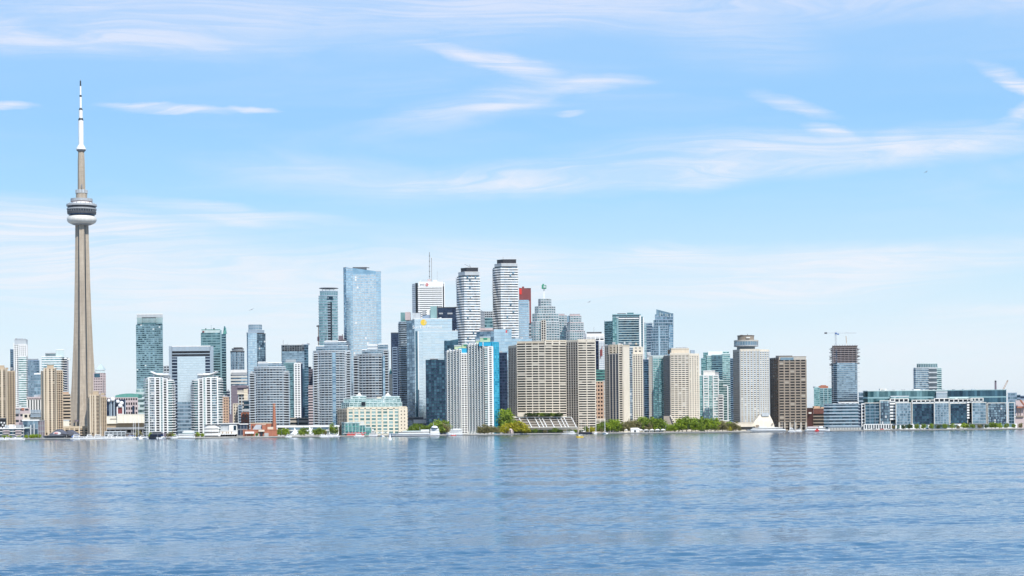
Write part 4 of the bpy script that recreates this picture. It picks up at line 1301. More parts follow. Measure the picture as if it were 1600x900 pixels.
b = Bld('arts_centre', 'long low white pavilion with glass bays behind the waterfront trees', 480, 1800)
b.sec([(433, 0), (528.5, 0)], 666, n=2, core='g_steel', slab=(.22, .4, 'offwhite'), pier=(8.6, 1.2, .6, 'white'), pane=(4.3, 'g_steel', True, .9), depth=20, cap=(1.8, 1.2, 'white'))
b = Bld('parking_block', 'grey low slab block with strip openings behind the arts pavilion', 466, 1900)
b.sec([(450, 0), (482, 0)], 653.5, n=4, core='g_shade', slab=(.5, .3, 'greige'), pier=(12, .8, .4, 'palegrey'), depth=18)
for x, s in ((461, 1.0), (484, 1.25)):
    p = at(x, 683, 1728)
    tt = thing('marquee_tent', 'smaller white peaked tent beside the waterfront trees' if s == 1.0 else 'larger white peaked tent between the waterfront trees', 'tent', (p.x, p.y, GROUND - .25), 'white peaked tents')
    h = 7.2 * s
    prof = [(5.2 * s, 2.0), (3.6 * s, 2.9), (2.0 * s, 4.4 * s), (.9 * s, h * .8), (.15, h)]
    mb = MB().lathe(prof, 8)
    mb.v = [(q[0] + p.x, q[1] + p.y, q[2] + GROUND - .25) for q in mb.v]
    mb.build('canopy', 'white', tt)
    for a in range(8):
        an = a * math.pi / 4
        MB().bar((p.x + 4.9 * s * math.cos(an), p.y + 4.9 * s * math.sin(an), GROUND - .25), (p.x + 4.9 * s * math.cos(an), p.y + 4.9 * s * math.sin(an), GROUND + 2), .15).build('pole', 'white', tt)

# church like spire between towers
b = Bld('spired_tower', 'slender cream stone tower with a pointed spire right of the third curved condo', 610, 2200, cat='tower')
b.sec([(606.5, 0), (613.2, 0)], 592, n=12, core='sand', slab=(.25, .3, 'sandpale'), depth=8)
b.sec([(607.8, 1), (612.2, 1)], 585, 592, n=2, core='sand', slab=(.3, .2, 'sandpale'), depth=6, name='belfry')
p = at(610, 585, 2204)
mb = MB().lathe([(1.9, 0), (.15, at(610, 575.5, 2204).z - p.z)], 6)
mb.v = [(q[0] + p.x, q[1] + p.y, q[2] + p.z) for q in mb.v]
mb.build('spire', 'greenroof', b.root)

b = Bld('office_tower', 'plain dark navy tower left of the tall teal crowned condo', 617, 2400)
b.sec([(611.5, 0), (626, 0)], 520, n=44, core='g_navy', slab=(.25, .15, 'navy'), pane=(2.6, 'g_navy'), depth=26, cap=(1, .2, 'darkgrey'))
b.sec([(614, -3), (621, -3)], 543, n=34, core='g_navy', slab=(.3, .3, 'steelblue'), pier=(4, .6, .4, 'steelblue'), depth=6, name='lift_bay')
b = Bld('condo_tower', 'slender balcony condo with a pale teal glass crown left of the big mirrored tower', 630, 2130)
b.sec([(624, 4), (627.5, 0), (637.5, 0)], 503, n=52, core='g_shade', slab=(.32, 1.1, 'silver'), pane=(2.5, 'g_shade'), depth=22, slabname='balcony')
b.sec([(625.5, 2), (636, 2)], 488, 503, n=0, core='g_mint', depth=8, name='glass_crown', cap=(.4, .2, 'paleteal'))
b.mast(625.7, 486.5, 503, .5, 'paleteal', 1)

# ---- white marble bank tower with masts
b = Bld('bank_tower', 'white flat topped bank tower with dark corner notches and rooftop masts', 670, 2950)
b.sec([(645, 10), (650, 1)], 443, n=72, core='palegrey', slab=(.6, .2, 'white'), depth=30, name='side_face', cap=None)
b.sec([(650, 1.5), (654, 1.5)], 442, n=0, core='g_black', depth=30, name='corner_notch', cap=None)
b.sec([(654, 0), (692.8, 0)], 446.5, n=72, core='g_shade', slab=(.62, .2, 'white'), depth=34, name='front', cap=None)
b.sec([(654, -.1), (692.8, -.1)], 440, 447.5, n=0, core='white', depth=34, name='crown', cap=(.6, .2, 'white'))
b.sec([(655.2, -.2), (655.9, -.2)], 447, n=0, core='white', depth=5, name='corner_strip', cap=None, dy=-.3)
b.sec([(691.4, -.2), (692.4, -.2)], 447, n=0, core='white', depth=5, name='corner_strip', cap=None, dy=-.3)
b.sec([(693, 1.5), (694.8, 1.5)], 443, n=0, core='g_black', depth=30, name='corner_notch', cap=None)
b.sec([(694.8, 1), (696, 2)], 441, n=0, core='white', depth=30, name='corner_strip', cap=None)
b.mast(671, 394, 440, .9, 'midgrey', 10); b.mast(674.2, 403, 441, 1.1, 'grey', 12); b.mast(683.2, 424, 440, .4, 'grey', 12)
for y in (400, 408, 416, 424, 432):
    b.mast(670.2, y, y, .9, 'darkgrey', 10, 'mast_collar', px2=672)
b.mast(657.5, 437, 440, .5, 'white', 8, 'antenna'); b.mast(659, 437.5, 437.5, .4, 'grey', 8, 'antenna', px2=668)
b.block(668, 673, 436, 440.5, 'pinkstone', 5, 8, 'roof_block'); b.block(677, 683, 437.5, 440.5, 'offwhite', 5, 8, 'roof_block')


def lettering(b, text, px, py, hgt, mat, dy=-.6, name='sign_lettering', width=None):
    cu = bpy.data.curves.new(name, 'FONT')
    cu.body = text
    cu.size = hgt
    cu.extrude = .12
    cu.align_x, cu.align_y = 'CENTER', 'CENTER'
    cu.materials.append(M(mat))
    tmp = bpy.data.objects.new('tmp', cu)
    COL.objects.link(tmp)
    dg = bpy.context.evaluated_depsgraph_get()
    me = bpy.data.meshes.new_from_object(tmp.evaluated_get(dg))
    bpy.data.objects.remove(tmp)
    if not me.materials:
        me.materials.append(M(mat))
    o = bpy.data.objects.new(name, me)
    link(o, b.root)
    p = at(px, py, b.Y + dy)
    o.location = p - b.off
    o.rotation_euler = (R(90), 0, 0)
    return o


def ring(b, px, py, r, mat, dy=-.6, inner=.55, name='sign_ring'):
    p = at(px, py, b.Y + dy)
    mb = MB()
    n = 20
    for i in range(n):
        a0, a1 = 2 * math.pi * i / n, 2 * math.pi * (i + 1) / n
        q = []
        for yy in (0, .3):
            for rr, aa in ((r * inner, a0), (r, a0), (r, a1), (r * inner, a1)):
                q.append((p.x + rr * math.cos(aa), p.y + yy, p.z + rr * math.sin(aa)))
        mb.hexa(q)
    return mb.build(name, mat, b.root)


lettering(b, 'BMO', 659.8, 444.6, 3.6, 'grey', -.9)
ring(b, 667.2, 444.8, 2.3, 'redbright', -.9)

b = Bld('office_tower', 'black blue slab tower with a flat top behind the big mirrored tower', 700, 2750)
b.sec([(683.5, 0), (717, 0)], 480.5, n=46, core='g_navy', slab=(.2, .1, 'navy'), pane=(3.4, 'g_navy'), depth=30, cap=(1.4, .3, 'black'))
b.block(686, 692, 488.6, 491, 'grey', .3, -.6, 'sign_panel')
b.block(699, 707, 488.6, 491, 'grey', .3, -.6, 'sign_panel')

# ---- mirrored life insurance tower
Ym = 2060
b = Bld('office_tower', 'big mirrored pale blue glass tower with a yellow globe sign and lettering', 672, Ym)
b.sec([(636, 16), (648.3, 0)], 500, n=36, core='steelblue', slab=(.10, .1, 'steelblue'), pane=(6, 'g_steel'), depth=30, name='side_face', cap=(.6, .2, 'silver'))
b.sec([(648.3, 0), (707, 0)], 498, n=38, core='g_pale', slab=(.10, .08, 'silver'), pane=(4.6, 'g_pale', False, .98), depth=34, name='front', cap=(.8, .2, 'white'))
b.sec([(707, .5), (716, .5)], 517, n=34, core='g_pale', slab=(.10, .08, 'silver'), pane=(4.6, 'g_pale', False, .98), depth=30, name='lower_shoulder', cap=(.6, .2, 'white'))
b.sec([(661, -1.2), (706.8, -1.2)], 517.5, 654, n=35, core='g_pale', slab=(.08, .06, 'palegrey'), pane=(4.6, 'g_pale', False, .98), depth=4, name='front_bay', cap=(.5, .1, 'white'))
b.sec([(649.5, -.6), (653.2, -.6)], 517.5, 652, n=33, core='g_deep', slab=(.1, .05, 'navy'), depth=3, name='dark_slot', cap=None)
b.sec([(653.2, -.9), (654.6, -.9)], 517.5, 652, n=0, core='white', depth=3, name='white_mullion', cap=None)
b.sec([(638, -.9), (716, -.9)], 651.5, 655.5, n=0, core='darkgrey', depth=8, name='canopy', cap=(.5, .4, 'palegrey'))
b.sec([(645, -1), (680, -1)], 655.5, n=1, core='g_shade', slab=(.5, .4, 'offwhite'), depth=10, name='lobby', cap=None)
b.sec([(646, -3), (682, -3)], 655.5, 661.5, n=0, core='white', depth=6, name='entrance_fascia', cap=None)
for (x0_, x1_, y0_, y1_, m_) in [(629, 640, 487.5, 500, 'pinkstone'), (640, 656, 489, 499, 'palegrey'), (656, 664, 485, 493, 'grey'), (663, 672, 484.5, 492, 'offwhite'), (656, 672, 492, 498, 'steelblue')]:
    b.block(x0_ + 4, x1_ + 1, y0_, y1_, m_, 10, 8, 'plant_room')
b.block(672.5, 683, 478.5, 497.5, 'g_mint', 9, 6, 'glass_lantern'); b.block(682.6, 683.6, 479, 497.5, 'darkgrey', 9, 5.8, 'lantern_edge')
lettering(b, 'Sun Life Financial', 667.5, 511.2, 5.0, 'white', -.9).scale = (.98, 1, 1)
p = at(661.8, 503.8, Ym - .9)
mb = MB().lathe([(.3, -.15), (3.5, -.12), (3.5, .12), (.3, .15)], 24)
o = bpy.data.objects.new('globe_emblem', mb.mesh('globe_emblem', 'yellow')); link(o, b.root); o.location = p - b.off; o.rotation_euler = (R(90), 0, 0)
for k in range(4):
    MB().box((p.x + 1.4 + .3 * k, Ym - 1.1, p.z - 1.2 + 1.1 * k), (1.9, .1, .35), 0).build('emblem_ray', 'offwhite', b.root)

b = Bld('condo_tower', 'dark blue glass volume added to show a reflection on the mirrored tower', 682, 2010)  # added volume that stands for a dark reflection on the mirrored facade
b.sec([(665.8, 0), (699, 0)], 562, n=25, core='g_deep', slab=(.2, .15, 'navy'), pier=(6, .5, .3, 'navy'), pane=(3.1, 'g_deep', True, .9), depth=22, cap=None)
b.sec([(672, 1), (684, 1)], 560.3, 562, n=0, core='darkgrey', depth=10, name='plant_screen')  # top box of the added reflection volume, not real plant
b = Bld('office_building', 'dark teal glass block with slanted top behind the left ribbed white condo', 705, 2035)
b.sec([(694.5, 0), (717, 0)], 532, n=36, core='g_deep', slab=(.14, .1, 'navy'), pane=(3.2, 'g_deep'), depth=16, slope=(534, 529.5), cap=None)

# ---- rippled white twin towers
def ripple(x0, x1, xm, top, ytop, label, Y, nfl, bot):
    b = Bld('condo_tower', label, (x0 + x1) / 2, Y, 'rippled white twin towers')
    fp = [(x0, 14), (x0 + (xm - x0), 0), (x1, 3)]
    P, z0, z1 = b.sec(fp, ytop, n=0, core='g_shade', depth=30, cap=None, name='core')
    fh = (z1 - z0) / nfl
    n_panes = 0
    mb = MB()
    for k in range(nfl):
        # each balcony ring has its own wavy outline
        ph = k * .5
        pts = []
        fr = [Vector(P[0]), Vector(P[1]), Vector(P[2])]
        for (A, B_) in ((fr[0], fr[1]), (fr[1], fr[2])):
            d = (B_ - A)
            nn = Vector((d.y, -d.x)).normalized()
            for i in range(6):
                f = i / 6
                q = A + d * f
                wv_ = 1.0 + 1.3 * (.5 + .5 * math.sin(ph + 6.5 * f + (q.x * .13)))
                pts.append((q.x + nn.x * wv_, q.y + nn.y * wv_))
        q = fr[2]
        pts += [(q.x + 1.2, q.y - .8), (P[3][0] + 1, P[3][1]), (P[4][0] - 1, P[4][1]), (fr[0].x - 1.0, fr[0].y + .5)]
        zb_ = z0 + k * fh
        MB().prism(pts, zb_, zb_ + fh * .50).build('balcony', 'white', b.root)
        # glass screens between some balconies
        A, B_ = fr[1], fr[2]
        d = (B_ - A)
        for i in range(9):
            c0 = (i + .1) / 9
            c1 = (i + .9) / 9
            if random.random() < .55:
                o_ = .25
                a_, e_ = A + d * c0, A + d * c1
                n2 = Vector((d.y, -d.x)).normalized() * o_
                mb.quad((a_.x + n2.x, a_.y + n2.y, zb_ + fh * .52), (e_.x + n2.x, e_.y + n2.y, zb_ + fh * .52), (e_.x + n2.x, e_.y + n2.y, zb_ + fh * .98), (a_.x + n2.x, a_.y + n2.y, zb_ + fh * .98))
        for c in (random.choice((.22, .38)), random.choice((.58, .74))):
            if random.random() < .22:
                a_, e_ = A + d * (c - .05), A + d * (c + .05)
                n2 = Vector((d.y, -d.x)).normalized() * 1.95
                mb.quad((a_.x + n2.x, a_.y + n2.y, zb_ + .1), (e_.x + n2.x, e_.y + n2.y, zb_ + .1), (e_.x + n2.x, e_.y + n2.y, zb_ + fh * 1.0), (a_.x + n2.x, a_.y + n2.y, zb_ + fh * 1.0))
    mb.build('window_panes', 'g_steel', b.root, kind='stuff')
    b.sec([(x0 + 1, 12), (xm + .3, .5), (x1 - 1, 3)], top + 6.6, ytop - 1, n=0, core='palegrey', depth=24, name='crown_wall', cap=(.5, .2, 'white'))
    b.sec([(x0 + 5, 12), (xm + 3, 4), (x1 - 3, 5)], top, top + 7, n=0, core='black', depth=18, name='dark_crown', cap=(.5, .2, 'darkgrey'), slope=None)
    return b


b = ripple(715, 750, 726, 418, 431, 'shorter of the rippled white twin towers, left of the pair', 2480, 62, None)
b.mast(733.5, 419, 413.5, .8, 'grey', 8, 'davit_arm', px2=736); b.mast(726, 417.5, 413, .7, 'grey', 8, 'davit_arm', px2=735)
b = ripple(771.5, 809.5, 783, 405, 417, 'taller of the rippled white twin towers, right of the pair', 2500, 68, None)
b.mast(786, 401, 405.5, .9, 'palegrey', 8, 'antenna')

b = Bld('office_tower', 'teal office with grey stone side between the rippled twin towers', 761, 2750)
b.sec([(748, 6), (758, 0)], 487, n=36, core='palegrey', slab=(.4, .2, 'grey'), depth=20, name='stone_side', slope=(481, 488))
b.sec([(757.5, .6), (773, .6)], 497, n=34, core='g_deep', slab=(.35, .2, 'tealframe'), pane=(3, 'g_teal'), depth=20)
b.sec([(757.5, 1), (773, 1)], 486.5, 497, n=3, core='g_shade', slab=(.35, .2, 'palegrey'), pier=(3, .7, .3, 'palegrey'), depth=16, name='upper_storeys')

b = Bld('office_tower', 'pale blue mirrored block with a small red emblem below the right rippled tower', 780, 2200)
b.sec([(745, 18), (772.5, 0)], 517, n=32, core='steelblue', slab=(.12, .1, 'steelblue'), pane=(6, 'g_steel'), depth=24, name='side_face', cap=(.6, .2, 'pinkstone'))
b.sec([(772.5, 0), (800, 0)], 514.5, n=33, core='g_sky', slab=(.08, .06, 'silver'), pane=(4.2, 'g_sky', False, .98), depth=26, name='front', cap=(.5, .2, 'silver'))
b.sec([(800, 1), (832, 1)], 529, n=30, core='g_sky', slab=(.10, .06, 'silver'), pane=(4.2, 'g_sky', False, .98), depth=24, name='east_wing', cap=(.5, .2, 'silver'))
b.block(749, 770, 512.5, 516, 'pinkstone', 10, 12, 'plant_room')
b.block(790.2, 792, 515.8, 520, 'redbright', .4, -.5, 'emblem'); b.block(792.6, 794.4, 516, 517.6, 'brown', .4, -.5, 'emblem'); b.block(792.8, 794.2, 518.4, 520, 'pinkstone', .4, -.5, 'emblem')
b = Bld('condo_tower', 'dark blue glass block low in front of the mirrored block, right of the turquoise condo', 788, 2090)
b.sec([(777, 0), (792.5, 0)], 551.5, n=27, core='g_deep', slab=(.22, .2, 'navy'), pier=(5, .4, .3, 'navy'), pane=(3, 'g_navy'), depth=16)

# ---- red topped bank tower
b = Bld('bank_tower', 'red topped office tower with a pale glass front right of the rippled twins', 820, 2850)
b.sec([(811, 0), (827, 0)], 468, n=60, core='g_sky', slab=(.4, .2, 'silver'), pane=(3.2, 'g_sky'), depth=24, name='glass_front', cap=None)
b.sec([(811, -.6), (829.6, -.6)], 450.5, 468.5, n=0, core='redpanel', depth=26, name='red_crown', cap=(.5, .1, 'redpanel'), slope=(449.5, 452))
b.sec([(827, -.6), (829.8, 0)], 452, 505, n=0, core='redpanel', depth=24, name='red_fin', cap=None)
b.sec([(827, 0), (830.5, 1)], 505, n=30, core='g_shade', slab=(.4, .3, 'grey'), depth=20, name='east_side', cap=None)
b.block(811.3, 815.2, 451, 460, 'redbright', .5, -1.4, 'sign_panel'); b.block(815.5, 819, 447.8, 451, 'redpanel', 4, 6, 'roof_block')
b.block(812.5, 825.5, 474.8, 476, 'g_steel', .5, -.5, 'dark_window'); b.block(815, 825.5, 478, 479.2, 'g_steel', .5, -.5, 'dark_window')

# ---- ribbed white condos with turquoise side
def ribbed(x0, x1, top, label, Y, turq, nfl):
    b = Bld('condo_tower', label, (x0 + x1) / 2, Y, 'ribbed white condos with turquoise corners')
    w = x1 - x0
    xs = [x0 + w * f for f in ((0, .13, .26, .39, .52, .66) if not turq else (0, .10, .19, .28, .37, .46, .55))]
    for i, (a, c) in enumerate(zip(xs, xs[1:])):
        tpe = top + 2.2 - i * .6
        b.sec([(a, 3 + (len(xs) - i) * 1.7), (a + (c - a) * .45, 1 + (len(xs) - i) * 1.7 - 2.6), (c, (len(xs) - i) * 1.7 - .6)], tpe, n=nfl, core='g_shade', slab=(.42, .35, 'palegrey'), pier=(2.5, .5, .42, 'offwhite'), pane=(2.5, 'g_teal'), depth=20, name='ribbed_bay', cap=(1.0, .4, 'white'))
    return b


b = ribbed(697, 733.5, 546, 'left ribbed white condo with a turquoise strip under its roof', 1850, False, 38)
b.sec([(721, 1.5), (734, 3)], 552, n=36, core='g_deep', slab=(.4, .4, 'white'), pier=(3.2, 1.0, .5, 'offwhite'), pane=(3.2, 'g_black'), depth=18, name='window_bay')
b.sec([(717, 3), (734, 4)], 543.5, 551.5, n=0, core='turquoise', depth=12, name='turquoise_band', cap=(.4, .3, 'limeroof'))
b.sec([(710, 8), (722, 8)], 539.5, 545, n=0, core='limeroof', depth=8, name='roof_house'); b.sec([(722, 7), (731, 7)], 537, 544, n=0, core='limeroof', depth=8, name='roof_house')
b.block(724.5, 729.5, 538.3, 540.3, 'green', .5, 6.5, 'roof_vent')
b = ribbed(730.5, 780, 536, 'right ribbed white condo with a full height turquoise glass side', 1840, True, 40)
b.sec([(757.5, 0), (764.5, 0)], 542.5, n=40, core='g_deep', slab=(.36, .4, 'offwhite'), pane=(2.4, 'g_teal'), depth=18, name='window_bay')
b.sec([(763.5, -1), (770, -1)], 541.5, n=40, core='g_shade', slab=(.5, .3, 'offwhite'), pier=(3.0, 1.7, .35, 'white'), depth=18, name='white_end', cap=(.9, .3, 'white'))
b.sec([(769.5, -.4), (779.8, 6)], 534.5, n=40, core='g_turq', slab=(.14, .2, 'turquoise'), pier=(3.0, .35, .3, 'turquoise'), pane=(2.0, 'g_turq'), depth=18, name='turquoise_side', cap=(.8, .2, 'turquoise'))
b.sec([(748.5, 2), (771, 1)], 534.5, 540.5, n=0, core='turquoise', depth=14, name='turquoise_band', cap=(.5, .2, 'turquoise'))
b.sec([(744, 8), (752, 8)], 531, 536, n=0, core='limeroof', depth=8, name='roof_house'); b.sec([(750, 7), (766, 7)], 526.3, 535, n=0, core='limeroof', depth=9, name='roof_house')
b.block(755.5, 761.5, 528, 530.2, 'green', .5, 6.5, 'roof_vent')
for x in (732, 736.5, 741, 745.5, 750, 755):
    b.mast(x, 674, 680.5, .8, 'offwhite', -1.5, 'column')

# ---- stepped stone towers
Yc = 2900
b = Bld('bank_tower', 'stepped grey stone tower with a green box sign on its mast', 851, Yc)
def tier(b, x0, x1, t, bt, n, dy, pm='palegrey'):
    m = (x0 + x1) / 2
    b.sec([(x0, dy + 6), (x0 + (x1 - x0) * .18, dy), (x1 - (x1 - x0) * .18, dy), (x1, dy + 6)], t, bt, n=n, core='g_tealpale', slab=(.45, .35, 'palegrey'), pier=(4.2, .9, .45, 'palegrey'), pane=(4.2, 'g_teal'), depth=22, name='tier', cap=(1.2, .3, pm))
tier(b, 830, 874.5, 503, None, 46, 0)
tier(b, 832, 872.5, 490, 503, 3, 2)
tier(b, 836, 867.5, 478.5, 490, 3, 6)
tier(b, 841.5, 861, 466.5, 478.5, 3, 9)
for x0_, x1_ in ((846.5, 853.5),):
    b.sec([(x0_, -3), (x1_, -3)], 501, n=46, core='g_shade', slab=(.35, .2, 'greige'), pier=(3.6, .9, .4, 'offwhite'), pane=(3.6, 'g_warm'), depth=8, name='centre_bay')
b.mast(850, 450, 467, 1.6, 'white', 16)
b.block(846.5, 853.6, 445.3, 451, 'green', 7, 12, 'sign_box'); b.block(849.3, 852.6, 446.2, 449.6, 'paleteal', .3, 11.6, 'sign_face')
b.block(847.5, 850, 443.6, 445.5, 'green', 2, 14, 'sign_cap')
b = Bld('office_tower', 'pale stone tower with chamfered top right of the green sign tower', 878, 3000)
tier(b, 866, 886, 492.5, None, 48, 4, 'pinkstone'); b.sec([(869, 8), (882, 8)], 490, 493, n=0, core='pinkstone', depth=12, name='crown')
b = Bld('office_tower', 'second pale stone tower with shoulder steps, right of the first', 899, 2960)
tier(b, 886, 914.5, 517, None, 40, 0, 'pinkstone'); tier(b, 886.5, 911.5, 504, 517, 4, 3, 'pinkstone'); tier(b, 887.5, 908, 493, 504, 3, 6, 'pinkstone'); b.sec([(890, 9), (906, 9)], 490, 493, n=0, core='pinkstone', depth=12, name='crown')
b.block(886, 889, 494, 503, 'g_steel', 3, 2, 'corner_glass')

b = Bld('office_tower', 'white building with dark rooftop plant and a red hoist behind the wide tan slab', 929, 2500)
b.sec([(913, 4), (917, 0), (944.5, 0)], 524, n=30, core='g_shade', slab=(.5, .3, 'white'), pier=(7, 1.2, .35, 'white'), depth=24, cap=(5.5, .3, 'white'))
b.sec([(917, 4), (940, 4)], 518.5, 523, n=0, core='darkgrey', depth=12, name='plant_screen', cap=(.5, .6, 'grey'))
b.mast(928, 511, 519, .5, 'grey', 8)
b.sec([(936, -2), (944.5, -2)], 533, 580, n=14, core='silver', slab=(.3, .3, 'white'), pier=(2.4, .4, .35, 'white'), depth=4, name='scaffold')
b.block(937.5, 941.5, 546, 556, 'redpanel', 2, -3, 'hoist_cage'); b.mast(938, 541, 560, .9, 'redpanel', -3, 'hoist_mast', px2=941)
b.sec([(929, -1), (937, -1)], 533, n=24, core='g_navy', slab=(.2, .1, 'navy'), depth=6, name='dark_bay')
# ================================================================ BUILDINGS, right
Yh = 1900
b = Bld('condo_complex', 'wide tan slab condo with dark window rows and a terraced podium', 865, Yh)
b.sec([(795.5, 14), (808, 0)], 541, n=37, core='g_black', slab=(.42, .35, 'taupe'), pier=(3.0, 1.0, .4, 'greige'), depth=24, name='west_face', cap=(2.4, .4, 'sand'))
b.sec([(808, 0), (822, -2.5), (852, -4), (885, 1)], 536.5, n=36, core='g_black', slab=(.40, .3, 'sandpale'), pier=(6.6, .75, .35, 'sandpale'), pane=(6.6, 'g_warm', False, .8), depth=24, name='main_front', cap=None)
b.sec([(808, .5), (852, -3.5)], 533.5, 540, n=0, core='sand', depth=22, name='upper_parapet', cap=(.5, .3, 'sandpale'))
b.sec([(852, -4.1), (885, .9)], 532.5, 540, n=2, core='g_black', slab=(.45, .35, 'sandpale'), pier=(7, 1.6, .45, 'sandpale'), depth=20, name='upper_storeys', cap=(1.5, .4, 'sand'))
b.sec([(885, 1), (903.5, -9)], 533, n=39, core='g_black', slab=(.42, .35, 'taupe'), pier=(3.1, .9, .4, 'greige'), depth=26, name='return_face', cap=(2, .4, 'sand'))
b.sec([(903.5, -9), (930.5, -7)], 532, n=38, core='g_black', slab=(.44, .35, 'sandpale'), pier=(8.5, .9, .4, 'sandpale'), pane=(4.2, 'g_warm', False, .8), depth=26, name='east_front', cap=(2.4, .4, 'sandpale'))
b.sec([(930.5, 0), (945, 3)], 655, n=6, core='g_black', slab=(.42, .35, 'sandpale'), pier=(6, .8, .4, 'sandpale'), depth=18, name='east_podium')
# roof garden and terraced podium with slanted white ribs
Yq = Yh - 22
b.sec([(797, -14), (885, -18)], 651, n=4, core='g_shade', slab=(.3, .4, 'concretedark'), depth=14, name='podium', cap=(1.2, .5, 'sandpale'))
def lean(b, xt, yt, xb_, yb_, dyt, dyb, w, mat, name):
    MB().bar(at(xt, yt, b.Y + dyt), at(xb_, yb_, b.Y + dyb), w).build(name, mat, b.root)
for k in range(5):
    f = k / 4
    y = 652.5 + 15.5 * f
    MB().bar(at(786 + 12 * f, y, b.Y - 18 - 10 * f), at(893 + 10 * f, y - .8, b.Y - 18 - 10 * f), .65, 2.4).build('terrace_slab', 'offwhite' if k in (0, 4) else 'greige', b.root)
for x in (789, 811, 823, 835.5, 842, 847, 858.5, 870, 876, 881, 893):
    lean(b, x, 652.5, x + 8, 668, -18.3, -29, .9, 'white', 'terrace_rib')
MB().hexa([at(787, 668.5, b.Y - 28), at(901, 667, b.Y - 28), at(901, 667, b.Y - 10), at(787, 668.5, b.Y - 10), at(786, 653, b.Y - 17), at(893, 652.5, b.Y - 17), at(893, 652.5, b.Y - 10), at(786, 653, b.Y - 10)]).build('terrace_core', 'concretedark', b.root)
b.sec([(784, -26), (903, -28)], 668.4, 671.3, n=0, core='sandpale', depth=16, name='ground_canopy', cap=None)
b.sec([(788, -20), (903, -22)], 671, n=1, core='g_shade', slab=None, pier=(6, .6, .3, 'greige'), depth=8, name='ground_floor', cap=None)
b.sec([(780, -24), (783.5, -24)], 654, n=4, core='g_black', slab=(.5, .3, 'offwhite'), depth=8, name='stair_block')
b.block(809, 821, 645, 651, 'sandpale', 8, -20, 'roof_house')
b = Bld('office_building', 'peach stone block with square windows under a green glass roof', 938, 2150)
b.sec([(929, 2), (942.5, 2)], 596, n=13, core='g_black', slab=(.5, .3, 'peach'), pier=(3.2, 1.4, .35, 'peach'), depth=18, cap=(1, .3, 'sand'))
b.sec([(942.5, 2.5), (946.5, 4)], 595, n=13, core='greige', slab=(.3, .2, 'palegrey'), depth=16, name='side_wall')
b.sec([(930, 4), (945.5, 4)], 578, 596, n=4, core='g_green', slab=(.3, .15, 'greenroof'), pane=(3, 'g_green'), depth=12, name='green_glass_top', cap=(.8, .3, 'greenroof'))
b.sec([(929, -12), (943, -12)], 655, n=5, core='g_shade', slab=(.4, .3, 'concretedark'), depth=8, name='low_wing')

b = Bld('condo_tower', 'tall dark teal glass condo with a white frame strip behind the tan condo', 975, 2150)
b.sec([(945.3, 10), (958, 1)], 502, n=48, core='g_deep', slab=(.25, .4, 'tealframe'), pane=(2.6, 'g_teal'), depth=26, name='west_face')
b.sec([(958, 0), (964, 0)], 496.5, n=50, core='g_teal', slab=(.2, .3, 'tealframe'), pane=(2.4, 'g_green'), depth=26, name='corner_bay')
b.sec([(964, 1), (999, 1)], 497.5, n=48, core='g_deep', slab=(.24, .5, 'paleteal'), pane=(3.0, 'g_deep'), depth=28, name='front', cap=(1.4, .4, 'white'))
b.sec([(963.5, -.5), (966.5, -.5)], 496, 541, n=0, core='tealframe', depth=6, name='frame_strip')
b.sec([(957, 6), (1001, 6)], 491, 498, n=2, core='g_deep', slab=(.25, .2, 'tealframe'), pier=(4, .4, .3, 'darkgrey'), depth=16, name='penthouse')
b.block(980, 990, 488.5, 492, 'g_teal', 8, 10, 'roof_house'); b.block(965, 978, 489.6, 492, 'darkgrey', 8, 10, 'roof_house')
b.sec([(1000, -1), (1002.4, -1)], 493, n=0, core='white', depth=8, name='frame_strip', cap=None)
b.sec([(1002.4, 0), (1005.2, 0)], 495, n=50, core='g_deep', slab=(.25, .2, 'tealframe'), depth=20, name='east_slot')
b.sec([(1005.2, -1), (1007, -1)], 496, n=0, core='white', depth=8, name='frame_strip', cap=None)
b.sec([(1007, 1), (1010.5, 3)], 505, n=48, core='g_teal', slab=(.3, .3, 'silver'), pane=(2.4, 'g_tealpale'), depth=20, name='east_side')
b = Bld('condo_tower', 'pale blue glass tower mostly hidden left of the wedge topped tower', 1013, 2700)
b.sec([(1006, 0), (1020, 0)], 505, n=40, core='g_blue', slab=(.25, .2, 'silver'), pane=(2.6, 'g_blue'), depth=20)
b.sec([(1012, -10), (1018.5, -10)], 552, n=24, core='palegrey', slab=(.4, .3, 'white'), depth=14, name='white_bay')

b = Bld('condo_tower', 'cream condo with chamfered top and tall narrow window slots among the waterfront trees', 975, 1925)
b.sec([(946, 12), (953, 6)], 540, n=38, core='g_shade', slab=(.35, .3, 'greige'), pier=(3, .8, .4, 'greige'), depth=24, name='west_face')
b.sec([(953, 6), (967, 0)], 553, n=36, core='g_navy', slab=(.2, .2, 'midgrey'), pier=(4.2, .9, .6, 'greige'), depth=24, name='dark_bay')
b.sec([(952, 6.4), (968, .4)], 539, 553, n=4, core='g_shade', slab=(.5, .3, 'sand'), pier=(4, 1.8, .4, 'sand'), depth=22, name='upper_west')
b.sec([(967, 0), (973.2, 0)], 539, n=39, core='g_black', slab=(.36, .4, 'sandpale'), pier=(9, 1.0, .5, 'sandpale'), depth=24, name='window_column')
b.sec([(973.2, -.5), (984, -.5)], 540, n=0, core='sandpale', depth=24, name='blank_wall', cap=(1, .3, 'sand'))
b.sec([(984, .4), (989.3, .4)], 543, n=37, core='g_shade', slab=(.3, .3, 'palegrey'), pane=(2, 'g_mix'), depth=22, name='glass_column')
b.sec([(989.3, 0), (1004, 3)], 553, n=36, core='g_black', slab=(.38, .3, 'sandpale'), pier=(2.4, 1.0, .4, 'sandpale'), depth=24, name='east_bay')
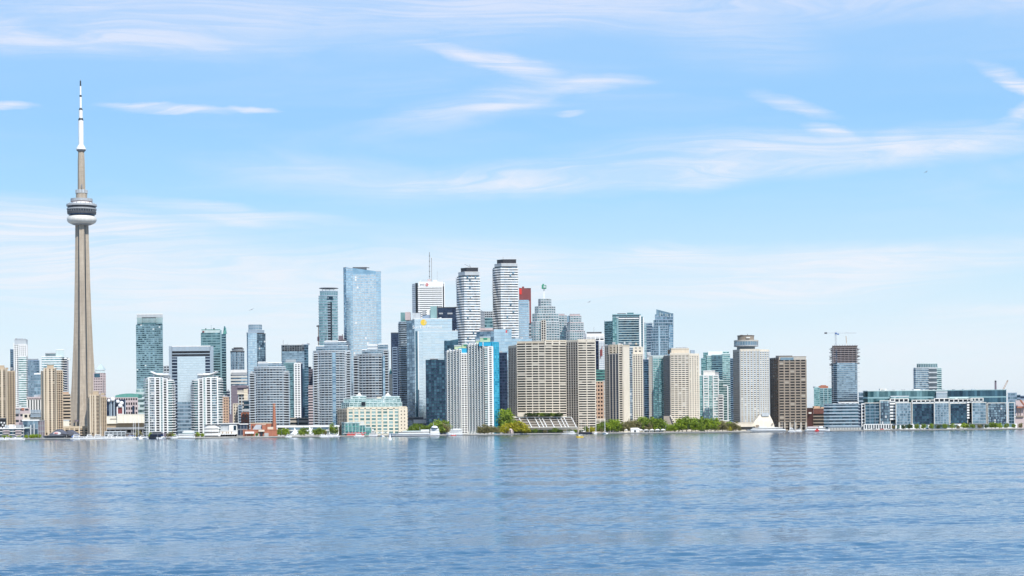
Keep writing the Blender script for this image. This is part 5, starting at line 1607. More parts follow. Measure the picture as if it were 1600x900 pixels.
b.sec([(984, 3), (1003, 5)], 542, 553, n=2, core='g_shade', slab=(.6, .3, 'sandpale'), pier=(4.6, 2.2, .4, 'sandpale'), depth=20, name='chamfered_top')
b.roofbits(955, 998, 538, 5, 'sand')

# wedge tower
b = Bld('condo_tower', 'blue glass tower with a curved left edge and slanting pointed top', 1036, 2600)
segs = [(1024, 1.0), (1022, .86), (1020.5, .72), (1019, .58), (1017.8, .44), (1017, .30), (1016.4, .0)]
prev = 600
ylev = [484, 491, 500, 510, 521, 534, 566]
for i in range(len(ylev) - 1):
    x = [1025.4, 1023.3, 1021.2, 1019.4, 1017.9, 1016.8][i]
    t_, bt = ylev[i], ylev[i + 1]
    nn_ = max(2, int((bt - t_) / 3.4))
    if i == 0:
        b.sec([(x, 0), (1052, 2)], t_, bt, n=0, core='g_steel', depth=24, cap=None, name='wedge_top', slope=(483.2, 490))
        b.sec([(x, -.3), (1052, 1.7)], 489.5, bt, n=2, core='g_steel', slab=(.25, .2, 'steelblue'), pane=(3, 'g_steel'), depth=10, cap=None, name='upper_band')
    elif i < 2:
        b.sec([(x, 0), (1052, 2)], t_, bt, n=nn_, core='g_steel', slab=(.35, .2, 'steelblue'), pane=(3, 'g_steel'), depth=24, cap=None, name='upper_band')
    else:
        b.sec([(x, 2), (1028, 0), (1052, 2)], t_, bt, n=nn_, core='g_deep', slab=(.28, .3, 'bluegrey'), pane=(2.6, 'g_steel', False, .6), depth=24, cap=None, name='body')
b.sec([(1016.5, 0), (1052, 2)], 566, n=28, core='g_deep', slab=(.28, .3, 'bluegrey'), pane=(2.6, 'g_steel', False, .6), depth=24, cap=None, name='body')
b.sec([(1029.5, -.8), (1031.5, -.8)], 510, n=40, core='g_sky', slab=None, depth=3, cap=None, name='glass_rib'); b.sec([(1045.5, .6), (1052.4, 1.2)], 508, n=42, core='g_blue', slab=(.25, .3, 'bluegrey'), pane=(2.4, 'g_blue'), depth=5, cap=None, name='east_bay')
for x, y0_, y1_ in ((1031, 488, 494), (1034, 489.5, 492), (1040, 490, 494), (1043, 490.5, 495), (1047, 491, 495)):
    b.block(x, x + .9, y0_, y1_, 'paleteal', .4, -1, 'crown_mullion')

b = Bld('condo_tower', 'lower teal glass condo with grey panel strip left of the grey stone hotel', 1023, 2020)
b.sec([(1006, 8), (1014, 3)], 562, n=32, core='g_deep', slab=(.28, .3, 'steelblue'), pane=(2.4, 'g_deep'), depth=20, name='west_face')
b.sec([(1014, 1), (1020.5, 1)], 556, n=34, core='greige', slab=(.2, .2, 'palegrey'), depth=20, name='grey_strip')
b.sec([(1020.5, 0), (1037.5, 0)], 557, n=34, core='g_teal', slab=(.2, .4, 'paleteal'), pier=(5.6, .5, .5, 'paleteal'), pane=(2.2, 'g_green'), depth=20, name='teal_front', cap=(2.5, .3, 'paleteal'))

# ---- hotel pair on one long podium
Yw = 1985
b = Bld('hotel_tower', 'left grey stone hotel tower with a tan penthouse box', 1065, Yw, 'grey stone hotel towers')
b.sec([(1037.5, 20), (1048, 0)], 556, n=37, core='g_shade', slab=(.45, .35, 'taupe'), pier=(3.3, 1.0, .3, 'greige'), depth=28, name='west_face')
b.sec([(1048, 0), (1077, 0)], 552.5, n=38, core='g_black', slab=(.54, .35, 'sandpale'), pier=(4.2, 1.3, .3, 'greige'), pane=(4.2, 'g_shade', False, .72), depth=28, name='front', cap=(2.2, .5, 'sandpale'))
b.sec([(1077, 0), (1092, 8)], 553.5, n=38, core='g_black', slab=(.56, .35, 'sandpale'), pier=(3.4, 1.5, .38, 'sandpale'), pane=(3.4, 'g_shade', False, .5), depth=26, name='east_face', cap=(2.2, .5, 'sandpale'))
b.sec([(1046.5, 6), (1049, 3), (1076.5, 3)], 544.5, 553, n=0, core='sand', depth=18, name='penthouse', cap=(.8, .4, 'sandpale'))
b.block(1079, 1085.5, 547, 552.5, 'bluegrey', 6, 6, 'plant_tank'); b.block(1043.5, 1047.5, 546.5, 553, 'brown', 4, 8, 'plant_screen')
b.roofbits(1052, 1076, 544, 6, 'grey', hmax=1.6)
b2 = Bld('hotel_tower', 'right grey stone hotel tower with a round revolving restaurant on its roof', 1175, Yw + 5, 'grey stone hotel towers')
b2.sec([(1146.3, 18), (1157, 0)], 547, n=40, core='g_shade', slab=(.5, .35, 'greige'), pier=(3.3, 1.0, .3, 'greige'), depth=28, name='west_face', cap=(2, .4, 'greige'))
b2.sec([(1157, 0), (1187, 0)], 546.5, n=40, core='g_shade', slab=(.58, .35, 'sandpale'), pier=(3.5, 1.5, .38, 'palegrey'), pane=(3.5, 'g_mix', False, .55), depth=28, name='front', cap=(2, .4, 'sandpale'))
b2.sec([(1187, 0), (1201.7, 7)], 547, n=40, core='g_shade', slab=(.58, .35, 'sandpale'), pier=(3.2, 1.5, .38, 'palegrey'), pane=(3.2, 'g_mix', False, .5), depth=26, name='east_face', cap=(2, .4, 'sandpale'))
def drum(b, px, y0_, y1_, r, mat, name, ct, smooth=True, yy=16, n=32):
    p = at(px, y0_, b.Y + yy)
    z0_, z1_ = at(px, y1_, b.Y + yy).z, p.z
    return MB().lathe([(r, z0_), (r, z1_)], n, p.x, b.Y + yy).build(name, mat, b.root)
drum(b2, 1165.5, 541, 547.5, 10.2, 'g_shade', 'neck', 0)
drum(b2, 1165.8, 531.8, 534, 13.6, 'greige', 'roof_ring', 0)
drum(b2, 1165.8, 534, 539.8, 13.3, 'g_steel', 'restaurant_glazing', 0)
drum(b2, 1165.8, 539.8, 541.6, 13.6, 'grey', 'floor_ring', 0)
for k in range(28):
    a = k * 2 * math.pi / 28
    p = at(1165.8, 534, b2.Y + 16)
    b2.mast(0, 0, 0, .4) if False else MB().box((p.x + 13.35 * math.cos(a), p.y + 13.35 * math.sin(a), at(1165.8, 537, b2.Y + 16).z), (.35, .35, 4.2), a).build('mullion', 'grey', b2.root)
drum(b2, 1165.2, 525, 532, 9.2, 'taupe', 'plant_drum', 0)
drum(b2, 1165.2, 524.2, 525.2, 9.6, 'brown', 'drum_rim', 0)
b2.block(1166, 1172, 526.5, 528.5, 'offwhite', 1, 5.6, 'sign_panel')
b2.roofbits(1157, 1174, 524.5, 4, 'brown', dy=16, hmax=1.4); b2.mast(1168, 521.8, 525, .5, 'darkgrey', 14, 'antenna')
b3 = Bld('hotel_podium', 'long cream concrete podium joining the two grey stone hotel towers above the trees', 1125, Yw - 25, cat='building')
b3.sec([(1052, 8), (1100, 8)], 662.5, n=0, core='sandpale', depth=20, name='west_podium', cap=(.6, .3, 'sand'))
b3.sec([(1100, 0), (1139, 0)], 657.6, n=0, core='sandpale', depth=24, name='centre_podium', cap=(.8, .6, 'offwhite'))
b3.sec([(1104, -.6), (1138, -.6)], 660.5, 662.3, n=0, core='taupe', depth=2, name='window_strip', cap=None)
b3.sec([(1139, 2), (1176, 2)], 660.2, 667, n=0, core='sandpale', depth=20, name='east_podium', cap=(.5, .4, 'sandpale'))
b3.sec([(1139, 5), (1180, 5)], 666.5, n=2, core='g_shade', slab=(.4, .4, 'concretedark'), depth=16, name='undercroft', cap=None)
b3.sec([(1147, -8), (1166, -8)], 671.5, 673.2, n=0, core='sandpale', depth=10, name='entrance_canopy', cap=None)
# flared cream buttress below the right tower
zz0, zz1 = GROUND, at(1190, 648.5, Yw - 10).z
zm = at(1190, 658, Yw - 10).z
X = lambda px: at(px, 660, Yw - 12).x
def slanted(x0t, x1t, x0m, x1m, x0b, x1b):
    mb = MB()
    Y0, Y1 = Yw - 14, Yw + 4
    mb.prism([(X(x0m), Y0), (X(x1m), Y0), (X(x1m), Y1), (X(x0m), Y1)], zm, zz1, [(X(x0t), Y0 + 3), (X(x1t), Y0 + 3), (X(x1t), Y1), (X(x0t), Y1)])
    mb.prism([(X(x0b), Y0 - 3), (X(x1b), Y0 - 3), (X(x1b), Y1), (X(x0b), Y1)], zz0, zm, [(X(x0m), Y0), (X(x1m), Y0), (X(x1m), Y1), (X(x0m), Y1)])
    return mb
slanted(1187, 1203, 1179, 1207, 1166.5, 1211).build('flared_buttress', 'sandpale', b3.root)
b3.block(1190.5, 1201.5, 645, 650.5, 'palegrey', 2, 12, 'balcony_block'); b3.block(1181, 1186, 664, 669.5, 'taupe', 1, 6, 'stair_opening'); b3.block(1206, 1208, 661.5, 663.5, 'taupe', 1, 8, 'vent')
MB().hexa([at(1037, 677, Yw - 26), at(1057, 677, Yw - 26), at(1057, 677, Yw), at(1037, 677, Yw), at(1037, 650, Yw - 6), at(1047.5, 650, Yw - 6), at(1047.5, 650, Yw), at(1037, 650, Yw)]).build('sloped_base', 'concretedark', b3.root)
MB().bar(at(1047.5, 649, Yw - 8), at(1058, 664, Yw - 27), 1.0).build('sloped_rail', 'sandpale', b3.root)

b = Bld('condo_tower', 'large stepped teal glass condo with white roof screen between the hotel towers', 1120, 2350)
b.sec([(1096, 2), (1105, 2)], 560, n=34, core='g_teal', slab=(.25, .4, 'tealframe'), pane=(2.4, 'g_green'), depth=22, name='west_step')
b.sec([(1099, 3), (1108, 3)], 551, 562, n=3, core='g_teal', slab=(.25, .4, 'tealframe'), pane=(2.4, 'g_green'), depth=20, name='west_upper')
b.sec([(1105, 0), (1113, 0)], 556, n=36, core='g_green', slab=(.22, .3, 'paleteal'), pane=(2.4, 'g_green'), depth=22, name='bay')
b.sec([(1113, -1), (1129, -1)], 555, n=36, core='g_deep', slab=(.25, .5, 'tealframe'), pane=(2.6, 'g_deep'), depth=22, name='dark_bay', slabname='balcony')
b.sec([(1129, 0), (1141, 0)], 553, n=37, core='g_teal', slab=(.25, .4, 'paleteal'), pane=(2.4, 'g_green'), depth=22, name='bay')
b.sec([(1141, 3), (1149, 5)], 560, n=34, core='g_deep', slab=(.25, .4, 'steelblue'), pane=(2.4, 'g_deep'), depth=22, name='east_step')
b.sec([(1106, 4), (1139, 4)], 549, 556, n=2, core='g_teal', slab=(.25, .3, 'paleteal'), pane=(2.4, 'g_green'), depth=16, name='penthouse')
b.sec([(1106.5, 2), (1129, 2)], 549.2, 555, n=0, core='white', depth=3, name='roof_screen', cap=None)
b = Bld('condo_tower', 'white framed mint glass condo with stepped right side standing before the teal condo', 1114, 2090)
b.sec([(1092, 2), (1099.5, 2)], 587, n=22, core='g_green', slab=(.2, .3, 'paleteal'), pane=(2.2, 'g_green'), depth=20, name='west_glass')
b.sec([(1099.5, 0), (1107, 0)], 586.5, n=22, core='g_shade', slab=(.36, .4, 'white'), pier=(4.8, 1.0, .5, 'white'), pane=(2.6, 'g_mint'), depth=20, name='white_bay')
b.sec([(1107, .6), (1114.5, .6)], 587, n=22, core='g_green', slab=(.2, .3, 'paleteal'), pier=(5, .6, .7, 'white'), pane=(2.2, 'g_mint'), depth=20, name='centre_glass')
b.sec([(1114.5, 0), (1122.5, 0)], 586.5, n=22, core='g_shade', slab=(.36, .4, 'white'), pier=(4.8, 1.0, .5, 'white'), pane=(2.6, 'g_mint'), depth=20, name='white_bay')
b.sec([(1122.5, 1), (1130, 1)], 594.5, n=20, core='g_green', slab=(.2, .3, 'paleteal'), pane=(2.2, 'g_green'), depth=18, name='east_glass')
b.sec([(1122.5, 0), (1130, 0)], 617, n=14, core='g_shade', slab=(.36, .4, 'white'), pier=(5, .9, .5, 'white'), depth=10, name='white_step')
b.sec([(1130, 1.5), (1136.5, 1.5)], 602.5, n=18, core='g_green', slab=(.25, .3, 'paleteal'), pane=(2.2, 'g_green'), depth=16, name='east_step', cap=(1, .3, 'white'))
b.sec([(1136.5, 2), (1138.2, 4)], 603, n=0, core='white', depth=14, name='end_wall', cap=None)
b.sec([(1099, 3), (1117, 3)], 579.5, 587, n=0, core='offwhite', depth=12, name='roof_screen', cap=(1, .3, 'white'))
b.sec([(1115, 5), (1123, 5)], 581.5, 588, n=0, core='grey', depth=10, name='roof_house', cap=None)

# ---- brown office tower
b = Bld('office_tower', 'brown precast office tower with wide dark windows right of the hotels', 1232, 2010)
b.sec([(1201.8, 26), (1217, 0)], 559, n=25, core='g_black', slab=(.46, .3, 'brown'), pier=(5.2, 1.6, .4, 'brown'), pane=(5.2, 'g_shade', False, .6), depth=26, name='west_face', cap=(1.2, .4, 'grey'))
b.sec([(1217, 0), (1259.6, 4)], 562, n=26, core='g_black', slab=(.42, .35, 'taupe'), pier=(6.15, 1.3, .5, 'taupe'), pane=(6.15, 'g_warm', True, .74), depth=28, name='front', cap=None)
b.sec([(1217, 0), (1259.6, 4)], 557, 563.2, n=0, core='greige', depth=28, name='parapet_wall', cap=(.5, .2, 'taupe'))
b.sec([(1219.5, -.3), (1240, 1.6)], 558.5, 562.5, n=0, core='g_steel', depth=1, name='shade_band', cap=None)  # parapet shade put in as a bluish strip of glass material
b.sec([(1212, 8), (1238, 10)], 555.2, 557.5, n=0, core='darkgrey', depth=12, name='plant_screen', cap=None)
for x in (1217.6, 1226, 1234.5, 1243, 1251.4, 1259.4):
    b.mast(x, 660, 674, 1.7, 'greige', -.8, 'ground_column')

# ---- low red brown block, teal block, banded block
b = Bld('brick_building', 'dark red brick block with orange roof between brown tower and banded glass block', 1274, 2060)
b.sec([(1259, 8), (1271, 0)], 637.5, n=0, core='brickdark', depth=20, name='west_wall', cap=(.5, .3, 'peach'))
b.sec([(1271, 0), (1292, 0)], 638, 647, n=0, core='brickdark', depth=22, name='upper_wall', cap=(.8, .4, 'peach'))
b.sec([(1271, 0), (1292, 0)], 646.5, n=5, core='g_warm', slab=(.42, .4, 'taupe'), depth=22, name='storeys', cap=None)
b.block(1272, 1281, 634.6, 638.5, 'peach', 10, 4); b.block(1283, 1292, 636, 638.5, 'peach', 8, 2)
b.block(1263.5, 1268.5, 644, 646.5, 'offwhite', .5, 2, 'sign_panel')
b = Bld('condo_tower', 'distant teal glass mid rise with a brick red roof box', 1287, 2700)
b.sec([(1272, 0), (1281, 0)], 606, n=19, core='g_teal', slab=(.3, .4, 'tealframe'), pane=(2.8, 'g_green'), depth=20, name='west_bay')
b.sec([(1281, 1), (1300, 1)], 607, n=19, core='g_teal', slab=(.3, .4, 'tealframe'), pier=(7, .6, .4, 'paleteal'), pane=(2.8, 'g_teal'), depth=20, name='front')
b.sec([(1279, 3), (1294, 3)], 603, 607, n=0, core='brick', depth=10, name='roof_box', cap=None)
b.block(1273, 1278, 604, 606.5, 'paleteal', 6, 4); b.block(1283, 1291, 601.8, 603.3, 'brick', 6, 5)

b = Bld('office_building', 'horizontally banded blue grey glass office on the quay below the unfinished tower', 1318, 1990)
b.sec([(1287.5, 3), (1296, 0), (1341, 0)], 631.5, n=8, core='g_deep', slab=(.44, .4, 'silver'), pane=(3.4, 'g_deep'), depth=26, name='front', cap=(.8, .3, 'silver'))
b.sec([(1341, 2), (1346.5, 2)], 632, n=8, core='g_navy', slab=(.3, .3, 'bluegrey'), depth=22, name='dark_link')
b.sec([(1346.5, 0), (1352, 0)], 631, n=8, core='g_shade', slab=(.36, .4, 'white'), pier=(9, .8, .5, 'white'), depth=24, name='white_stack')
b.sec([(1294, -3), (1346, -3)], 667.5, n=1, core='g_shade', slab=None, pier=(3.2, .35, .2, 'darkgrey'), depth=6, name='ground_glazing', cap=(.5, .4, 'bluegrey'))
b.roofbits(1300, 1340, 631, 5, 'silver', hmax=1.5)

# ---- tower under construction
b = Bld('unfinished_tower', 'concrete tower under construction with glazing only on its lower floors', 1319, 2180, cat='building')
b.sec([(1299.5, 5), (1308, 0)], 567, 634, n=22, core='g_steel', slab=(.28, .5, 'bluegrey'), pane=(2.6, 'g_deep'), depth=20, name='west_glazing', cap=None)
b.sec([(1308, 0), (1339.5, 0)], 567, 634, n=22, core='g_steel', slab=(.28, .6, 'silver'), pane=(2.8, 'g_steel'), depth=22, name='glazed_floors', cap=None, slabname='floor_slab')
b.sec([(1300, 8), (1339, 6)], 541, 567, n=9, core='g_black', slab=(.2, 1.7, 'grey'), depth=12, name='open_frame', cap=None)
b.sec([(1301.5, 2), (1338.5, 1)], 541, 567, n=9, core='g_black', slab=(.2, .9, 'pinkstone'), pier=(5.2, .4, .3, 'midgrey'), depth=4, name='column_line', cap=None)
b.sec([(1300.5, 4), (1307.5, .8)], 545, 567, n=9, core='g_navy', slab=(.2, .6, 'steelblue'), depth=6, name='stair_shaft', cap=None)
b.sec([(1301, 1), (1339.5, 0)], 540.2, 542.4, n=0, core='brown', depth=18, name='formwork_deck', cap=(.5, .6, 'mauve'))
b.sec([(1311, -1), (1340.5, -1)], 626, 634, n=2, core='g_shade', slab=(.45, 1.0, 'white'), depth=16, name='white_floors', cap=None)
b.sec([(1303, -1), (1341.5, -1)], 634, n=2, core='g_shade', slab=(.4, .6, 'silver'), depth=16, name='lower_floors', cap=None)
for i, y in enumerate((545.5, 551, 556.5, 562, 568, 575, 582, 589, 596, 603)):
    wd = .35 if y > 565 else .7
    for (xa, xb_) in ((1296, 1301), (1338.5, 1343.5)):
        MB().box(((at(xa, y, 2184).x + at(xb_, y, 2184).x) / 2, 2184, at(xa, y, 2184).z), (4.2, 3, wd)).build('outrigger_platform', 'midgrey' if wd > .5 else 'palegrey', b.root)
for (x, y) in ((1298.5, 559), (1298.5, 570), (1341.5, 556.5), (1341.5, 567.5), (1300, 547.5), (1340, 546.5)):
    b.block(x - 1.6, x + 1.6, y - 1, y + 1.2, 'darkgrey', 3, 3, 'safety_screen')
b.mast(1302, 542, 626, .35, 'midgrey', -1, 'hoist_mast'); b.mast(1337.5, 542, 600, .35, 'midgrey', -1, 'hoist_mast')
for i in range(9):
    b.mast(1304 + i * 4, 538.6, 541, .35, 'brown', 2 + (i % 3) * 4, 'formwork_post')


def lattice_mast(b, p0, p1, w, mat, name, nseg):
    mb = MB()
    p0, p1 = Vector(p0), Vector(p1)
    d = (p1 - p0).normalized()
    x = d.cross(Vector((0, 1, 0))).normalized() * w / 2
    y = Vector((0, 1, 0)) * w / 2
    for s, t_ in ((-1, -1), (1, -1), (1, 1), (-1, 1)):
        mb.bar(p0 + x * s + y * t_, p1 + x * s + y * t_, w * .16)
    for i in range(nseg):
        a = p0 + (p1 - p0) * (i / nseg)
        c = p0 + (p1 - p0) * ((i + 1) / nseg)
        s = 1 if i % 2 else -1
        mb.bar(a + x * s - y, c - x * s - y, w * .11)
        mb.bar(a - x * s + y, c + x * s + y, w * .11)
    return mb.build(name, mat, b.root)


c = Bld('tower_crane', 'white tower crane with a long thin jib on top of the unfinished tower', 1306, 2186, cat='crane', base=at(1306, 541, 2186).z)
lattice_mast(c, at(1306.3, 541, 2186), at(1305.6, 518.5, 2186), 1.5, 'palegrey', 'crane_mast', 14)
lattice_mast(c, at(1289.5, 520.3, 2186), at(1338, 520.4, 2186), .8, 'palegrey', 'jib', 34)
c.mast(1305.7, 517.5, 521, .5, 'white', 0, 'apex_post'); 
c.block(1288.5, 1292.5, 519.2, 521.6, 'darkgrey', 1.6, -.8, 'counterweight')
c.block(1305, 1307.8, 519.8, 521.8, 'blue', 1.6, -1.5, 'operator_cab'); c.block(1308.2, 1311, 521.2, 523, 'blue', 1.5, -1.2, 'winch_housing')
MB().bar(at(1305.7, 517.2, 2186), at(1330, 520.2, 2186), .12).build('tie_rod', 'palegrey', c.root)
c = Bld('placing_boom', 'short concrete placing boom standing on the unfinished tower deck', 1323, 2188, cat='crane', base=at(1322, 541, 2188).z)
c.mast(1322.3, 536, 541, .9, 'offwhite', 0, 'boom_base'); c.mast(1322.8, 525, 537, .7, 'tan', 0, 'boom_arm', px2=1321.8)

# ---- waterfront campus at the right
Yg = 1985
b = Bld('condo_tower', 'rounded mid rise glass condo rising behind the long campus building', 1449, 2500)
b.sec([(1428, 4), (1431, 0), (1463, 0)], 575, n=30, core='g_deep', slab=(.26, 1.0, 'palegrey'), pane=(3, 'g_steel'), depth=22, name='front', slabname='balcony')
b.sec([(1452, -1.4), (1464, -1.4)], 575.5, n=12, core='g_shade', slab=(.28, .8, 'palegrey'), depth=8, name='white_bay', slabname='balcony')
b.sec([(1464, 1), (1471.5, 3)], 575, n=30, core='g_deep', slab=(.3, .6, 'paleteal'), pane=(3, 'g_teal'), depth=20, name='east_bay', slabname='balcony')
b.sec(arc(1432.5, 1464.5, 3, 7), 568, 575, n=1, core='g_teal', slab=(.15, .3, 'palegrey'), pier=(3, .5, .3, 'palegrey'), depth=14, dy=3, name='crown', cap=(1.1, .3, 'paleteal'))

b = Bld('campus_building', 'long low glass campus building with white framed bays along the right quay', 1466, Yg)
upper = [(1349, 6), (1353, 2), (1572, 2)]
b.sec([(1349, 24), (1356, 18), (1481.5, 18)], 610, n=5, core='g_teal', slab=(.2, .2, 'tealframe'), pane=(3.2, 'g_teal'), depth=30, name='upper_glass_west', cap=(.8, .4, 'paleteal'))
b.sec([(1481.5, 17), (1572.5, 17)], 609, n=5, core='g_deep', slab=(.16, .2, 'tealframe'), pane=(3.2, 'g_deep'), depth=30, name='upper_glass_east', cap=(.8, .4, 'tealframe'))
b.sec([(1392, 14), (1420, 14)], 619, 625, n=1, core='g_teal', slab=(.2, .2, 'palegrey'), pane=(3, 'g_tealpale'), depth=12, name='glass_link')
b.sec([(1463, 14), (1480, 14)], 612, 624, n=6, core='g_steel', slab=(.4, .2, 'palegrey'), depth=12, name='louvred_stair')
b.sec([(1484, 13), (1513, 13)], 621, 625, n=1, core='g_green', slab=(.2, .2, 'paleteal'), pane=(3, 'g_mint'), depth=10, name='glass_link')
def bay(x0_, x1_, t_, gl, pg, nn_, pw_, kind, dy=0.0, bt=664.5, slabm='bluegrey', fr='offwhite'):
    b.sec([(x0_, dy), (x1_, dy)], t_, bt, n=nn_, core=gl, slab=(.14, .15, slabm), pier=(pw_ * 2, .35, .2, slabm), pane=(pw_, pg, kind, .9), depth=24, name='glass_bay', cap=(.7, .3, fr))
    b.sec([(x0_ - .4, dy - .5), (x0_ + .4, dy - .5)], t_, bt, n=0, core=fr, depth=4, cap=None, name='bay_frame')
    b.sec([(x1_ - .4, dy - .5), (x1_ + .4, dy - .5)], t_, bt, n=0, core=fr, depth=4, cap=None, name='bay_frame')
bay(1351.5, 1375, 629.5, 'g_deep', 'g_deep', 7, 2.4, False, 2, 663)
bay(1375, 1391, 626, 'g_deep', 'g_mix', 8, 2.0, False, 1, 663, 'navy')
b.sec([(1391, 0), (1398.5, 0)], 627, 656, n=6, core='g_shade', slab=(.5, .4, 'white'), depth=14, name='white_stack', cap=(1, .3, 'white'))
bay(1400, 1423.5, 629.5, 'g_steel', 'g_steel', 8, 2.0, False, -4, 663, 'silver')
bay(1425.5, 1459, 630, 'g_navy', 'g_deep', 8, 2.6, False, 1, 663, 'navy')
bay(1460, 1483, 629.5, 'g_steel', 'g_steel', 9, 1.8, False, -4, 662.5, 'silver')
bay(1484.5, 1512, 630, 'g_navy', 'g_deep', 8, 2.6, False, 1, 661, 'navy')
b.sec([(1511.5, -.5), (1514, -.5)], 626, 654, n=7, core='g_shade', slab=(.6, .4, 'white'), depth=8, name='white_stack', cap=None)
bay(1519, 1541, 629, 'g_steel', 'g_steel', 7, 3.2, False, -4, 662, 'silver')
bay(1543.5, 1573, 629.5, 'g_navy', 'g_mix', 9, 1.8, False, 0, 662.5, 'navy')
bay(1576, 1585, 629, 'g_steel', 'g_deep', 7, 3, False, 0, 662, 'steelblue')
for x0_, x1_, t_, bt in ((1391, 1419, 623, 629.5), (1425, 1460, 625, 629.5), (1460, 1483, 622.5, 629.5), (1483, 1519, 623.5, 629.5), (1517, 1536, 622, 628)):
    b.sec([(x0_, 5), (x1_, 5)], t_, bt, n=1, core='g_shade', slab=(.3, .3, 'palegrey'), pier=(5, 1.0, .3, 'offwhite'), depth=14, name='white_storey', cap=(.7, .3, 'offwhite'))
b.sec([(1350, 1), (1400, 1)], 663, n=1, core='g_shade', slab=(.14, .3, 'white'), pier=(2.8, .9, .4, 'white'), depth=14, name='colonnade', cap=(.7, .5, 'white'))
b.sec([(1400, -3), (1427, -3)], 663.2, n=1, core='g_mint', slab=(.2, .3, 'white'), pier=(5, 1.4, .4, 'white'), depth=14, name='ground_floor', cap=(.7, .5, 'white'))
b.sec([(1427, 2), (1587, 2)], 662.6, n=1, core='g_shade', slab=(.2, .3, 'white'), pier=(9, 2.2, .5, 'white'), pane=(3, 'g_tealpale'), depth=14, name='ground_floor', cap=(.7, .5, 'white'))
p = at(1500, 667, Yg - 4)
MB().lathe([(3.7, GROUND - .2), (3.5, GROUND + 2.2), (2.6, GROUND + 4.2), (1.2, GROUND + 5.2), (.1, GROUND + 5.5)], 18, p.x, p.y).build('domed_entrance', 'white', b.root, smooth=True)
b.roofbits(1372, 1560, 609.5, 12, 'palegrey', dy=26, hmax=1.6)
b.block(1428, 1438, 608, 610.5, 'white', 8, 26); b.block(1375, 1385, 607.2, 610.5, 'offwhite', 6, 24)
b = Bld('office_building', 'small blue grey block behind the left end of the campus building', 1348, 2150)
b.sec([(1342, 0), (1351, 0)], 613.5, n=8, core='g_steel', slab=(.3, .2, 'bluegrey'), pane=(3, 'g_steel'), depth=14)
b = Bld('sugar_silo_building', 'pale pinkish industrial block with red conveyor at the right edge of the photo', 1598, 2060, cat='factory')
b.sec([(1587, 4), (1612, 4)], 625, n=0, core='pinkstone', depth=24, name='upper_block', cap=(.6, .3, 'palegrey'))
b.sec([(1586, 0), (1612, 0)], 651, n=0, core='pinkstone', depth=20, name='lower_block', cap=(1, .5, 'offwhite'))
b.block(1589, 1603, 635, 637.5, 'brick', 4, -1, 'conveyor_gallery'); b.block(1589, 1600, 649.5, 651.5, 'taupe', 4, -2, 'loading_bay')
for x in (1591, 1595, 1599):
    b.mast(x, 637, 650, .5, 'brown', -1, 'support')
MB().bar(at(1594, 625, 2058), at(1601, 634, 2058), 1.6).build('inclined_conveyor', 'brick', b.root)
b = Bld('office_building', 'distant low blue glass office beyond the right end of the campus building', 1586, 2900)
b.sec([(1575, 0), (1589, 0)], 614, n=9, core='g_deep', slab=(.3, .2, 'steelblue'), pane=(3, 'g_steel'), depth=20)
b.sec([(1589, 3), (1594.5, 3)], 617, n=8, core='g_deep', slab=(.3, .2, 'steelblue'), depth=20, name='east_wing')
b = Bld('office_building', 'farther dark block touching the right edge of the photo', 1600, 3000)
b.sec([(1594.5, 0), (1610, 0)], 618.5, n=8, core='g_navy', slab=(.3, .2, 'steelblue'), depth=20)
b = Bld('smokestack', 'dark smokestack standing behind the campus building', 1555.5, 2350, cat='chimney')
p = at(1555.7, 612, 2350)
zt_ = at(1555.5, 594.5, 2350).z
MB().lathe([(1.7, GROUND), (1.35, p.z), (1.25, zt_ - 2.2)], 14, p.x, p.y).build('shaft', 'mauve', b.root)
MB().lathe([(1.25, zt_ - 2.2), (1.2, zt_ - .5), (.5, zt_)], 14, p.x, p.y).build('black_top', 'black', b.root)
c = Bld('crane', 'orange crane arm leaning right beside the smokestack', 1570, 2500, cat='crane')
lattice_mast(c, at(1566, 612, 2500), at(1574.5, 594.6, 2500), 1.4, 'peach', 'boom', 10)
c.mast(1566, 612, 668, 1.2, 'grey', 0, 'crane_base'); c.block(1573.6, 1575.4, 594.2, 596, 'taupe', 1, 0, 'boom_head')
# ================================================================ TREES
def crown_mesh(seed, n_clump, per, shape=(1, 1, 1), leaf=.55, mat='leaf_green', droop=0.0):
    r = np.random.default_rng(seed)
    vs, fs = [], []
    for c in range(n_clump):
        d = r.normal(size=3)
        d /= np.linalg.norm(d)
        rad = r.uniform(.25, 1.0) ** .6
        cc = d * rad * np.array([1, 1, .85])
        if cc[2] < -.55:
            cc[2] = -.55 + r.uniform(0, .2)
        cr_ = r.uniform(.15, .34)
        P = cc + r.normal(size=(per, 3)) * cr_ * .55
        P[:, 2] -= droop * (P[:, 0] ** 2 + P[:, 1] ** 2) * .5
        for p in P:
            p = p * np.array(shape)
            a = r.normal(size=3); a /= np.linalg.norm(a)
            b_ = np.cross(a, r.normal(size=3)); b_ /= np.linalg.norm(b_)
            L = leaf * r.uniform(.6, 1.2)
            k = len(vs)
            vs += [tuple(p - a * L), tuple(p + b_ * L * .6), tuple(p + a * L), tuple(p - b_ * L * .6)]
            fs.append((k, k + 1, k + 2, k + 3))
    me = bpy.data.meshes.new('crown')
    me.from_pydata(vs, [], fs)
    me.materials.append(M(mat))
    return me


